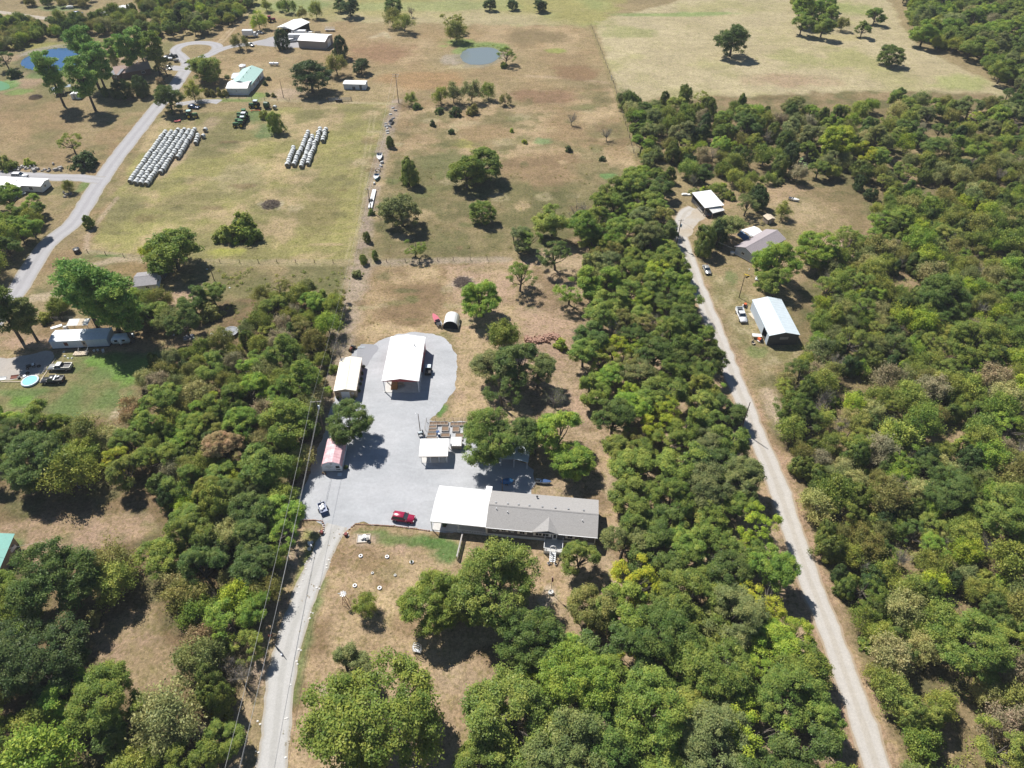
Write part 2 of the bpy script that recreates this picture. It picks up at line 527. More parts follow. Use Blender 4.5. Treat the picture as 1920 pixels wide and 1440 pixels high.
# green, bare and rusty patches
for q in [(770, 1015, 60, 14, GREEN), (840, 1035, 30, 26, A(104, 150, 62)), (700, 1000, 40, 10, GREEN), (815, 1018, 40, 14, A(104, 150, 62)), (655, 1230, 10, 30, OLIVE), (595, 1190, 30, 34, BROWN), (750, 1030, 18, 10, PINK),
          (700, 1060, 40, 24, RUST), (735, 1075, 40, 16, DRYG), (560, 1300, 18, 40, BROWN), (605, 1295, 12, 12, BARE), (683, 1012, 24, 14, A(206, 178, 150)), (1032, 1113, 14, 16, BARE), (1025, 1128, 22, 10, BARE),
          (830, 765, 14, 12, A(110, 158, 66)), (825, 775, 8, 10, A(110, 158, 66)), (868, 531, 26, 12, A(214, 194, 174)), (510, 385, 26, 9, A(196, 184, 150)), (800, 560, 50, 30, BROWN), (760, 590, 60, 30, BROWN * 0.95), (720, 620, 60, 15, STRAW),
          (250, 695, 50, 26, LUSH), (200, 675, 40, 16, LUSH), (40, 750, 24, 16, LUSH), (130, 745, 16, 16, GREEN), (40, 735, 50, 8, GREEN), (230, 775, 22, 14, BARE), (60, 640, 60, 16, PINK),
          (25, 1020, 24, 14, GREEN), (1020, 620, 60, 50, PINK), (1015, 670, 60, 30, PINK), (1080, 760, 30, 40, PINK), (1125, 860, 30, 30, TAN), (1160, 970, 40, 20, TAN),
          (895, 85, 60, 6, A(156, 178, 84)), (860, 78, 40, 6, A(150, 176, 80)), (930, 90, 30, 8, A(150, 176, 84)), (845, 112, 22, 12, A(196, 180, 160)), (880, 125, 40, 5, PALE),
          (60, 85, 70, 8, A(176, 170, 80)), (80, 140, 60, 8, GREEN), (35, 172, 26, 7, A(140, 168, 76)), (10, 160, 26, 12, A(120, 170, 80)), (70, 40, 80, 8, DRYG), (110, 15, 50, 6, A(132, 156, 96)),
          (500, 245, 26, 14, A(124, 148, 84)), (480, 215, 24, 14, A(124, 148, 84)), (485, 180, 22, 8, A(140, 166, 70)), (430, 188, 60, 4, A(140, 160, 76)), (540, 175, 40, 10, A(206, 178, 150)),
          (430, 472, 40, 9, A(186, 184, 70)), (640, 420, 30, 50, YGRN), (600, 270, 30, 30, A(176, 168, 90)), (450, 330, 50, 30, A(186, 172, 118)), (360, 380, 60, 30, A(160, 150, 92)), (600, 400, 40, 40, A(160, 148, 88)),
          (870, 270, 22, 10, A(186, 176, 86)), (840, 300, 60, 26, A(136, 136, 82)), (900, 250, 60, 14, RUST), (1020, 265, 22, 7, A(140, 168, 104)), (1140, 330, 18, 6, A(120, 166, 84)), (1010, 320, 70, 30, A(180, 148, 108)), (1050, 300, 60, 14, BROWN),
          (1020, 180, 70, 14, A(172, 134, 100)), (1090, 135, 50, 18, A(166, 130, 92)), (790, 150, 90, 20, A(190, 150, 100)), (720, 100, 70, 22, A(176, 136, 100)), (1040, 95, 26, 5, A(172, 178, 74)), (1000, 70, 70, 16, A(160, 138, 96)),
          (1250, 28, 120, 4, A(160, 180, 100)), (1330, 25, 60, 4, A(158, 180, 100)), (1580, 15, 60, 14, A(176, 182, 100)), (1590, 110, 60, 24, A(186, 180, 112)), (1500, 110, 60, 20, A(190, 184, 118)), (1800, 155, 60, 16, A(184, 186, 110)), (1180, 60, 60, 12, A(178, 176, 110)),
          (560, 10, 120, 14, A(160, 176, 102)), (800, 12, 160, 10, A(176, 182, 110)), (1560, 70, 60, 8, A(196, 180, 124)), (1480, 150, 90, 16, A(200, 170, 134)),
          (1500, 395, 50, 24, A(206, 180, 136)), (1470, 360, 40, 16, TAN), (1580, 470, 16, 26, A(220, 186, 164)), (1370, 520, 14, 14, A(140, 150, 88)), (1440, 540, 14, 8, STRAW), (1420, 660, 22, 14, A(150, 160, 90)), (1850, 300, 50, 18, A(178, 166, 104)), (1800, 430, 50, 10, TAN), (1690, 520, 30, 14, TAN), (1765, 1370, 24, 50, TAN), (1735, 1345, 20, 40, A(196, 166, 124)), (1640, 950, 22, 12, TAN), (1600, 890, 14, 14, TAN), (1880, 1180, 40, 18, TAN),
          (270, 515, 30, 10, A(206, 164, 112)), (250, 500, 60, 14, A(176, 146, 96)), (330, 555, 40, 12, PINK * 0.9), (200, 480, 30, 3, GREEN), (155, 350, 12, 14, A(130, 156, 80)), (120, 355, 30, 14, OLIVE), (70, 318, 80, 5, A(196, 168, 130)), (40, 380, 26, 6, RUST)]:
    blob(*q)
for ring_, c_ in (([(37, 118), (50, 106), (85, 94), (110, 90), (138, 91), (152, 100), (145, 122), (115, 134), (72, 133), (45, 128), (37, 118)], A(120, 122, 78)), ([(862, 104), (868, 95), (882, 90), (915, 88), (933, 92), (940, 104), (926, 117), (905, 122), (880, 121), (866, 114), (862, 104)], A(178, 166, 140))):
    trail(ring_, 5, c_, 0.85, 4, 12)
trail([(45, 102), (85, 90), (115, 86), (140, 88)], 5, A(190, 182, 168), 0.7, 4, 13)
trail([(862, 96), (880, 86), (915, 83), (940, 88)], 7, A(146, 172, 82), 0.85, 4, 13)
for pts_, w_ in (([(575, 1080), (556, 1130), (540, 1190)], 1.2), ([(607, 1090), (583, 1160), (566, 1240), (552, 1310)], 1.6), ([(585, 1040), (570, 1080)], 2.0)):
    trail(pts_, w_, GREEN, 0.8, 1.6, 14)
for k_ in range(26):
    q_ = at(120 + 24 * k_ % 560 + 40, 205 + 11 * k_)
    trail([(230 + 3 * k_, 215 + 10.5 * k_), (700 - 1.2 * k_, 200 + 10.8 * k_)], 1.1, (OLIVE if k_ % 2 else STRAW), 0.16, 1.2, k_)
_mr = random.Random(3)
for k_ in range(150):
    px_, py_ = _mr.uniform(690, 1200), _mr.uniform(190, 490)
    if k_ > 95: px_, py_ = _mr.uniform(180, 720), _mr.uniform(215, 480)
    if k_ > 125: px_, py_ = _mr.uniform(660, 1060), _mr.uniform(500, 640)
    blob(px_, py_, _mr.uniform(8, 34), _mr.uniform(3, 11), _mr.choice([OLIVE * .8, DARKG * .95, STRAW, OLIVE, A(150, 124, 88), A(128, 134, 74), PALE * .95]), _mr.uniform(.35, .8), k_)
# mowing and wear: fine streaks everywhere
st = fbm(X * 0.35 + Y * 0.1, Y, 3.2, 31, 3)
gc *= (0.86 + 0.28 * st)[:, None]
gc *= (0.86 + 0.28 * fbm(X, Y, 14, 33, 4))[:, None]
lum = gc @ np.array([0.25, 0.65, 0.1])
gc = (gc * 0.80 + lum[:, None] * np.array([1.0, 1.0, 0.96]) * 0.20) * 1.33
gc *= np.array([1.0, 0.995, 0.975])
gc = np.clip(gc, 0.01, 0.75)

Z = np.zeros(X.size)
co = np.stack([X, Y, Z], 1).astype(np.float32)
ii = np.arange((ny_ - 1) * (nx_ - 1))
r_, c_ = ii // (nx_ - 1), ii % (nx_ - 1)
v0 = r_ * nx_ + c_
quads = np.stack([v0, v0 + 1, v0 + nx_ + 1, v0 + nx_], 1).astype(np.int32)


def quick_mesh(name, co, quads, k=4):
    me = bpy.data.meshes.new(name)
    me.vertices.add(len(co))
    me.vertices.foreach_set('co', np.ascontiguousarray(co, np.float32).ravel())
    me.loops.add(quads.size)
    me.loops.foreach_set('vertex_index', np.ascontiguousarray(quads, np.int32).ravel())
    me.polygons.add(len(quads))
    me.polygons.foreach_set('loop_start', np.arange(0, quads.size, k, dtype=np.int32))
    me.update(calc_edges=True)
    return me


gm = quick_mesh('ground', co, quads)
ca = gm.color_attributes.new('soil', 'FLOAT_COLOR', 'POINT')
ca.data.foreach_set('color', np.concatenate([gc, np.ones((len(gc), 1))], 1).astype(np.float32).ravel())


def earth_mat(name, base=None, attr=None, fine=0.5, scales=(0.35, 1.6, 7.0), bump=0.5, tracks=None, col2=None, tufts=False, swirl=False):
    m = bpy.data.materials.new(name)
    m.use_nodes = True
    nt = m.node_tree
    N, L = nt.nodes, nt.links
    bs = N['Principled BSDF']
    bs.inputs['Roughness'].default_value = 0.95
    bs.inputs['Specular IOR Level'].default_value = 0.1
    tc = N.new('ShaderNodeTexCoord')
    if attr:
        at_ = N.new('ShaderNodeVertexColor')
        at_.layer_name = attr
        c = at_.outputs[0]
    else:
        rgb = N.new('ShaderNodeRGB')
        rgb.outputs[0].default_value = (*base, 1)
        c = rgb.outputs[0]
        if col2 is not None:
            nz = N.new('ShaderNodeTexNoise')
            nz.inputs['Scale'].default_value = 0.12
            nz.inputs['Detail'].default_value = 5
            L.new(tc.outputs['Object'], nz.inputs['Vector'])
            mr = N.new('ShaderNodeMapRange')
            mr.inputs[1].default_value, mr.inputs[2].default_value = 0.38, 0.62
            L.new(nz.outputs['Fac'], mr.inputs[0])
            mx = N.new('ShaderNodeMix')
            mx.data_type = 'RGBA'
            L.new(mr.outputs[0], mx.inputs[0])
            L.new(c, mx.inputs[6])
            mx.inputs[7].default_value = (*col2, 1)
            c = mx.outputs[2]
    if tracks:
        an = N.new('ShaderNodeAttribute')
        an.attribute_name = 'across'
        nz = N.new('ShaderNodeTexNoise')
        nz.inputs['Scale'].default_value = 0.25
        nz.inputs['Detail'].default_value = 4
        L.new(tc.outputs['Object'], nz.inputs['Vector'])
        ab = N.new('ShaderNodeMath'); ab.operation = 'ABSOLUTE'
        L.new(an.outputs['Fac'], ab.inputs[0])
        ad = N.new('ShaderNodeMath'); ad.operation = 'MULTIPLY_ADD'
        L.new(nz.outputs['Fac'], ad.inputs[0]); ad.inputs[1].default_value = 0.25
        L.new(ab.outputs[0], ad.inputs[2])
        rp = N.new('ShaderNodeValToRGB')
        el = rp.color_ramp.elements
        el[0].position, el[0].color = 0.0, (*tracks[0], 1)
        el[1].position, el[1].color = 1.0, (*tracks[2], 1)
        for p, cc in ((0.28, tracks[0]), (0.42, tracks[1]), (0.75, tracks[1]), (0.92, tracks[0])):
            e = el.new(p); e.color = (*cc, 1)
        L.new(ad.outputs[0], rp.inputs[0])
        c = rp.outputs[0]
    h = None
    for i, s in enumerate(scales):
        nz = N.new('ShaderNodeTexNoise')
        nz.inputs['Scale'].default_value = s
        nz.inputs['Detail'].default_value = 5 if i < 2 else 3
        nz.inputs['Roughness'].default_value = 0.7
        L.new(tc.outputs['Object'], nz.inputs['Vector'])
        mr = N.new('ShaderNodeMapRange')
        mr.inputs[1].default_value, mr.inputs[2].default_value = 0.25, 0.75
        a = fine * (0.55, 0.9, 0.8)[min(i, 2)]
        mr.inputs[3].default_value, mr.inputs[4].default_value = 1 - a * 0.62, 1 + a * 0.38
        L.new(nz.outputs['Fac'], mr.inputs[0])
        mx = N.new('ShaderNodeMix')
        mx.data_type = 'RGBA'
        mx.blend_type = 'MULTIPLY'
        mx.clamp_result = False
        mx.inputs[0].default_value = 1
        L.new(c, mx.inputs[6])
        L.new(mr.outputs[0], mx.inputs[7])
        c = mx.outputs[2]
        h = nz
    if swirl:
        mp = N.new('ShaderNodeMapping')
        mp.inputs['Rotation'].default_value = (0, 0, 0.35)
        mp.inputs['Scale'].default_value = (0.16, 0.5, 1)
        L.new(tc.outputs['Object'], mp.inputs[0])
        nz = N.new('ShaderNodeTexNoise')
        nz.inputs['Scale'].default_value = 0.55
        nz.inputs['Detail'].default_value = 6
        nz.inputs['Distortion'].default_value = 1.8
        L.new(mp.outputs[0], nz.inputs['Vector'])
        mr = N.new('ShaderNodeMapRange')
        mr.inputs[1].default_value, mr.inputs[2].default_value = 0.35, 0.65
        mr.inputs[3].default_value, mr.inputs[4].default_value = 0.94, 1.04
        L.new(nz.outputs['Fac'], mr.inputs[0])
        mx = N.new('ShaderNodeMix')
        mx.data_type = 'RGBA'
        mx.blend_type = 'MULTIPLY'
        mx.clamp_result = False
        mx.inputs[0].default_value = 1
        L.new(c, mx.inputs[6])
        L.new(mr.outputs[0], mx.inputs[7])
        c = mx.outputs[2]
    if tufts:
        for sc_, lo, hi, tc_ in ((1.3, 0.52, 0.62, (0.74, 0.78, 0.66)), (0.45, 0.54, 0.68, (0.84, 0.88, 0.76)), (3.2, 0.56, 0.64, (1.16, 1.14, 1.1))):
            nz = N.new('ShaderNodeTexNoise')
            nz.inputs['Scale'].default_value = sc_
            nz.inputs['Detail'].default_value = 4
            nz.inputs['Distortion'].default_value = 0.6
            L.new(tc.outputs['Object'], nz.inputs['Vector'])
            mr = N.new('ShaderNodeMapRange')
            mr.inputs[1].default_value, mr.inputs[2].default_value = lo, hi
            L.new(nz.outputs['Fac'], mr.inputs[0])
            mx = N.new('ShaderNodeMix')
            mx.data_type = 'RGBA'
            mx.blend_type = 'MULTIPLY'
            mx.clamp_result = False
            L.new(mr.outputs[0], mx.inputs[0])
            L.new(c, mx.inputs[6])
            mx.inputs[7].default_value = (*tc_, 1)
            c = mx.outputs[2]
    L.new(c, bs.inputs['Base Color'])
    bp = N.new('ShaderNodeBump')
    bp.inputs['Strength'].default_value = bump
    bp.inputs['Distance'].default_value = 0.15
    L.new(h.outputs['Fac'], bp.inputs['Height'])
    L.new(bp.outputs[0], bs.inputs['Normal'])
    return m


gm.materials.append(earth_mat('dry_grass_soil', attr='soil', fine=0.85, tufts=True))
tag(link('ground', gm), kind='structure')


# ------------------------------------------------------------------ sheets: roads, yards, water
def jitter_ring(P_, step=0.8, amp=0.35, seed=0):
    out = []
    n = len(P_)
    for i in range(n):
        a, b = np.array(P_[i]), np.array(P_[(i + 1) % n])
        L_ = np.hypot(*(b - a))
        k = max(1, int(L_ / step))
        nr = np.array([-(b - a)[1], (b - a)[0]]) / (L_ + 1e-9)
        for j in range(k):
            p = a + (b - a) * j / k
            q = p + nr * (float(fbm(np.array([p[0]]), np.array([p[1]]), 2.2, 40 + seed, 3)[0]) - 0.5) * 2 * amp * 1.6
            out.append(q)
    return out


def smooth_ring(P_, it=2):
    for _ in range(it):
        o = []
        for i in range(len(P_)):
            a, b = np.array(P_[i]), np.array(P_[(i + 1) % len(P_)])
            o += [a * 0.75 + b * 0.25, a * 0.25 + b * 0.75]
        P_ = o
    return P_


def sheet(name, pts, m, z, amp=0.3, smooth=2, step=0.8):
    P_ = [tuple(at(*q))[:2] for q in pts]
    if smooth: P_ = smooth_ring(P_, smooth)
    P_ = jitter_ring(P_, step, amp) if amp else P_
    V = [Vector((p[0], p[1], z)) for p in P_]
    T = tessellate_polygon([V])
    T = [t if (V[t[1]] - V[t[0]]).cross(V[t[2]] - V[t[0]]).z > 0 else (t[0], t[2], t[1]) for t in T]
    o = link(name, mesh_from(name, V, [list(t) for t in T], m))
    return tag(o, kind='structure')


def catmull(P_, step=1.0):
    P_ = [np.array(p, float) for p in P_]
    Q = [2 * P_[0] - P_[1]] + P_ + [2 * P_[-1] - P_[-2]]
    out = []
    for i in range(1, len(Q) - 2):
        a, b, c, d = Q[i - 1:i + 3]
        k = max(2, int(np.hypot(*(c - b)[:2]) / step))
        for j in range(k):
            t = j / k
            out.append(0.5 * (2 * b + (c - a) * t + (2 * a - 5 * b + 4 * c - d) * t * t + (3 * b - a - 3 * c + d) * t ** 3))
    out.append(P_[-1])
    return out


def road(name, pts, width, m, z, amp=0.3, ext=None):
    P_ = [tuple(at(*q))[:2] for q in pts]
    C_ = catmull(P_, 1.0)
    V, F, AC = [], [], []
    K = 9
    for i, p in enumerate(C_):
        d = C_[min(i + 1, len(C_) - 1)] - C_[max(i - 1, 0)]
        d = d / (np.hypot(*d) + 1e-9)
        nr = np.array([-d[1], d[0]])
        t_ = i / max(1, len(C_) - 1)
        w = width if not isinstance(width, tuple) else width[0] + (width[1] - width[0]) * t_
        f = lambda s: (float(fbm(np.array([p[0] + 50 * s]), np.array([p[1]]), 3.0, 44, 3)[0]) - 0.5) * 2 * amp * 1.6
        l_, r2 = w / 2 + f(1), w / 2 + f(2)
        for k in range(K):
            s = -1 + 2 * k / (K - 1)
            q = p + nr * (s * (l_ if s > 0 else r2))
            V.append((q[0], q[1], z))
            AC.append(s)
        if i:
            b0, b1 = (i - 1) * K, i * K
            for k in range(K - 1):
                F.append([b0 + k + 1, b0 + k, b1 + k, b1 + k + 1])
    me = mesh_from(name, V, F, m)
    if me.polygons[0].normal.z < 0:
        me.flip_normals()
    a_ = me.attributes.new('across', 'FLOAT', 'POINT')
    a_.data.foreach_set('value', AC)
    return tag(link(name, me), kind='structure')


M_GRAV = earth_mat('pale_gravel', base=A(223, 226, 230), col2=A(233, 235, 239), fine=0.24, scales=(0.16, 1.6, 11.0), bump=0.3, swirl=True)
M_ROADG = earth_mat('road_gravel', base=A(224, 216, 204), fine=0.3, tracks=(A(232, 224, 212), A(242, 236, 228), A(214, 194, 168)), scales=(0.6, 3.0, 11.0), bump=0.3)
M_DRIVE = earth_mat('drive_gravel', base=A(222, 220, 214), fine=0.24, tracks=(A(226, 224, 219), A(238, 236, 232), A(220, 212, 198)), scales=(0.6, 3.0, 11.0), bump=0.3)
M_LANE = earth_mat('worn_asphalt', base=A(170, 168, 170), fine=0.2, tracks=(A(208, 206, 208), A(219, 217, 219), A(210, 204, 194)), scales=(0.4, 2.0, 9.0), bump=0.15)
M_DUST = earth_mat('dirt_track', base=A(228, 218, 204), fine=0.3, tracks=(A(218, 202, 178), A(232, 222, 206), A(210, 190, 164)), bump=0.3)
M_SAND = earth_mat('sandy_yard', base=A(236, 228, 216), col2=A(226, 208, 182), fine=0.3, bump=0.3)
M_SLAB = earth_mat('dark_gravel', base=A(196, 198, 204), fine=0.2, scales=(0.6, 3.0, 11.0), bump=0.2)

sheet('gravel_yard', [(606, 990), (600, 977), (568, 974), (553, 974), (558, 940), (576, 895), (592, 855), (606, 815), (618, 775), (626, 745), (640, 700), (660, 655), (690, 650), (708, 640), (735, 628), (775, 621), (818, 626), (843, 640), (856, 668), (858, 700), (850, 735), (834, 758), (812, 776), (802, 792), (895, 792), (905, 850), (1000, 868), (1000, 930), (985, 940), (960, 960), (900, 990), (830, 1000), (808, 996), (750, 988), (672, 980), (655, 992), (640, 1010), (606, 1012)], M_GRAV, 0.008, 0.5, 1, 0.45)
sheet('gravel_pad', [(668, 646), (704, 644), (712, 655), (696, 672), (684, 690), (672, 680)], M_SLAB, 0.013, 0.25, 1)
road('driveway', [(500, 1500), (509, 1440), (519, 1350), (530, 1260), (552, 1170), (586, 1080), (608, 1030), (632, 985)], (5.1, 4.6), M_DRIVE, 0.012, 0.35)
road('gravel_road', [(1690, 1560), (1646, 1440), (1614, 1345), (1584, 1260), (1550, 1165), (1516, 1080), (1484, 985), (1452, 895), (1418, 815), (1382, 722), (1350, 640), (1318, 560), (1298, 505), (1284, 465), (1276, 430), (1283, 402), (1300, 390)], (4.9, 4.9), M_ROADG, 0.004, 0.35)
sheet('farm_yard', [(1290, 405), (1300, 392), (1330, 384), (1330, 405), (1305, 420), (1296, 440), (1280, 445), (1272, 425)], M_SAND, 0.008, 0.6, 2)
road('paved_lane', [(-40, 640), (8, 572), (32, 545), (85, 462), (138, 417), (175, 360), (210, 308), (255, 250), (298, 197), (325, 165), (343, 138), (352, 122), (352, 112)], (6.4, 6.4), M_LANE, 0.004, 0.25)
_L = [(352, 118), (338, 105), (329, 95), (336, 87), (352, 82), (375, 80), (398, 82), (408, 88), (402, 97), (388, 104), (368, 112), (352, 120)]
road('lane_loop', _L, 5.5, M_LANE, 0.008, 0.25)
road('lane_spur', [(400, 98), (416, 92), (440, 86), (470, 82), (500, 76)], 5.0, M_LANE, 0.012, 0.3)
sheet('farm_apron', [(470, 84), (500, 72), (520, 66), (560, 76), (575, 88), (555, 90), (520, 88)], M_LANE, 0.016, 0.4, 1)
road('house_drive', [(352, 130), (335, 128), (314, 126)], 6.0, M_LANE, 0.012, 0.3)
road('barn_drive', [(330, 196), (365, 191), (400, 190), (412, 191)], 4.5, M_LANE, 0.010, 0.5)
road('trailer_drive', [(190, 338), (150, 334), (90, 332), (-30, 326)], (5.0, 6.0), M_LANE, 0.010, 0.4)
road('far_drive', [(-30, 20), (20, 25), (60, 31), (105, 35), (150, 28)], 4.5, M_DUST, 0.004, 0.4)
sheet('camp_drive', [(-30, 672), (40, 670), (95, 655), (108, 668), (92, 685), (80, 705), (30, 712), (-30, 712)], earth_mat('grey_drive', base=A(218, 211, 203), col2=A(230, 220, 208), fine=0.3, bump=0.3), 0.006, 0.5, 2)


def water_mat(name, col, rough=0.06):
    m = bpy.data.materials.new(name)
    m.use_nodes = True
    nt = m.node_tree
    bs = nt.nodes['Principled BSDF']
    bs.inputs['Base Color'].default_value = (*col, 1)
    bs.inputs['Roughness'].default_value = rough
    bs.inputs['IOR'].default_value = 1.33
    tc = nt.nodes.new('ShaderNodeTexCoord')
    nz = nt.nodes.new('ShaderNodeTexNoise')
    nz.inputs['Scale'].default_value = 0.9
    nt.links.new(tc.outputs['Object'], nz.inputs['Vector'])
    bp = nt.nodes.new('ShaderNodeBump')
    bp.inputs['Strength'].default_value = 0.06
    nt.links.new(nz.outputs['Fac'], bp.inputs['Height'])
    nt.links.new(bp.outputs[0], bs.inputs['Normal'])
    return m


sheet('pond_water', [(37, 118), (50, 106), (85, 94), (110, 90), (138, 91), (152, 100), (145, 122), (115, 134), (72, 133), (45, 128)], water_mat('blue_pond', A(80, 124, 172)), 0.03, 0.4)  # blue of the reflected sky is painted into the water's base colour
sheet('pond_water', [(862, 104), (868, 95), (882, 90), (915, 88), (933, 92), (940, 104), (926, 117), (905, 122), (880, 121), (866, 114)], water_mat('grey_pond', A(150, 164, 166)), 0.03, 0.4)
sheet('pond_water', [(-30, 150), (8, 153), (20, 159), (18, 166), (4, 170), (-30, 172)], water_mat('green_pond', A(110, 172, 110), 0.3), 0.03, 0.4)
sheet('pond_water', [(1496, 296), (1520, 289), (1545, 292), (1566, 298), (1548, 310), (1512, 318), (1497, 326)], water_mat('dark_pond', A(70, 72, 62)), 0.03, 0.4)
# ------------------------------------------------------------------ foliage
def leaf_mat(name, trans=0.3, hue=0.35):
    m = bpy.data.materials.new(name)
    m.use_nodes = True
    nt = m.node_tree
    N, L = nt.nodes, nt.links
    N.remove(N['Principled BSDF'])
    out = N['Material Output']
    oi = N.new('ShaderNodeObjectInfo')
    an = N.new('ShaderNodeAttribute')
    an.attribute_name = 'tint'
    # every leaf spray has its own tone: from a yellower, paler one to a deeper one
    mr = N.new('ShaderNodeMapRange')
    mr.inputs[3].default_value, mr.inputs[4].default_value = 0.62, 1.45
    L.new(an.outputs['Fac'], mr.inputs[0])
    mx = N.new('ShaderNodeMix'); mx.data_type = 'RGBA'; mx.blend_type = 'MULTIPLY'; mx.inputs[0].default_value = 1; mx.clamp_result = False
    L.new(oi.outputs['Color'], mx.inputs[6])
    L.new(mr.outputs[0], mx.inputs[7])
    hs = N.new('ShaderNodeHueSaturation')
    h2 = N.new('ShaderNodeMapRange')
    h2.inputs[3].default_value, h2.inputs[4].default_value = 0.5 + 0.05 * hue, 0.5 - 0.09 * hue
    L.new(an.outputs['Fac'], h2.inputs[0])
    L.new(h2.outputs[0], hs.inputs['Hue'])
    L.new(mx.outputs[2], hs.inputs['Color'])
    df = N.new('ShaderNodeBsdfDiffuse')
    tr = N.new('ShaderNodeBsdfTranslucent')
    gl = N.new('ShaderNodeBsdfGlossy')
    gl.inputs['Roughness'].default_value = 0.45
    gl.inputs['Color'].default_value = (0.5, 0.5, 0.5, 1)
    L.new(hs.outputs[0], df.inputs['Color'])
    L.new(hs.outputs[0], tr.inputs['Color'])
    a = N.new('ShaderNodeMixShader'); a.inputs[0].default_value = trans
    L.new(df.outputs[0], a.inputs[1]); L.new(tr.outputs[0], a.inputs[2])
    b = N.new('ShaderNodeMixShader'); b.inputs[0].default_value = 0.02
    L.new(a.outputs[0], b.inputs[1]); L.new(gl.outputs[0], b.inputs[2])
    L.new(b.outputs[0], out.inputs['Surface'])
    return m


M_LEAF = leaf_mat('leaf_sprays', 0.38, 0.6)
M_BARK = mat('bark', (0.11, 0.095, 0.08), 0.9, var=0.35, scale=3.0, spec=0.1)
M_GREYBARK = mat('grey_twigs', (0.22, 0.205, 0.19), 0.9, var=0.3, scale=3.0, spec=0.1)
tr_ = np.random.default_rng(5)


def unit(n):
    v = tr_.normal(size=(n, 3))
    return v / np.linalg.norm(v, axis=1, keepdims=True)


def leaves(name, P_, Nn, size, tint, aspect=1.0, axis_=None):
    """one four-cornered spray per point"""
    n = len(P_)
    Nn = Nn / (np.linalg.norm(Nn, axis=1, keepdims=True) + 1e-9)
    r = unit(n) if axis_ is None else axis_
    t = r - (r * Nn).sum(1, keepdims=True) * Nn
    t /= np.linalg.norm(t, axis=1, keepdims=True) + 1e-9
    b = np.cross(Nn, t)
    s = np.asarray(size).reshape(-1, 1) * np.ones((n, 1))
    t = t * s * aspect
    b = b * s
    k = tr_.uniform(0.55, 1.0, (n, 4, 1))
    co = np.stack([P_ - t * k[:, 0], P_ - b * k[:, 1] * 0.8, P_ + t * k[:, 2], P_ + b * k[:, 3] * 0.8], 1).reshape(-1, 3)
    q = np.arange(4 * n, dtype=np.int32).reshape(n, 4)
    me = quick_mesh(name, co, q)
    a = me.attributes.new('tint', 'FLOAT', 'POINT')
    a.data.foreach_set('value', np.repeat(np.clip(tint, 0, 1), 4).astype(np.float32))
    me.materials.append(M_LEAF)
    return me


def branch_mesh(name, H, R, tips, r0, m, fork=0.35, twigs=0, lean=0.05):
    """tapered trunk with limbs out to the given crown points"""
    ops = []
    lx, ly = tr_.normal(0, lean * H, 2)
    tp = [(0, 0, -0.15), (lx * .15, ly * .15, H * 0.15), (lx * .5, ly * .5, H * fork), (lx, ly, H * 0.72)]
    ops.append(TUBE(tp, [r0 * 1.25, r0, r0 * 0.8, r0 * 0.25], 7))
    for i, t in enumerate(tips):
        f = tr_.uniform(0.75, 1.25) * fork
        s = Vector((lx * f, ly * f, H * f))
        e = Vector(t)
        mid = s.lerp(e, 0.5) + Vector((0, 0, -0.06 * H)) + Vector(tr_.normal(0, 0.05 * R, 3))
        ops.append(TUBE([s, mid, e], [r0 * 0.5, r0 * 0.3, r0 * 0.09], 5))
        for k in range(twigs):
            q = s.lerp(e, tr_.uniform(0.4, 0.95))
            d = Vector(tr_.normal(0, 1, 3)); d.z = abs(d.z) * 0.8
            d = d.normalized() * R * tr_.uniform(0.18, 0.4)
            ops.append(TUBE([q, q + d * 0.6 + Vector(tr_.normal(0, .03 * R, 3)), q + d], [r0 * 0.12, r0 * 0.08, r0 * 0.03], 3))
    V, F = [], []
    for v, f in ops:
        n = len(V)
        V += list(v)
        F += [[i + n for i in q] for q in f]
    return mesh_from(name, V, F, m)


ARCH = {}


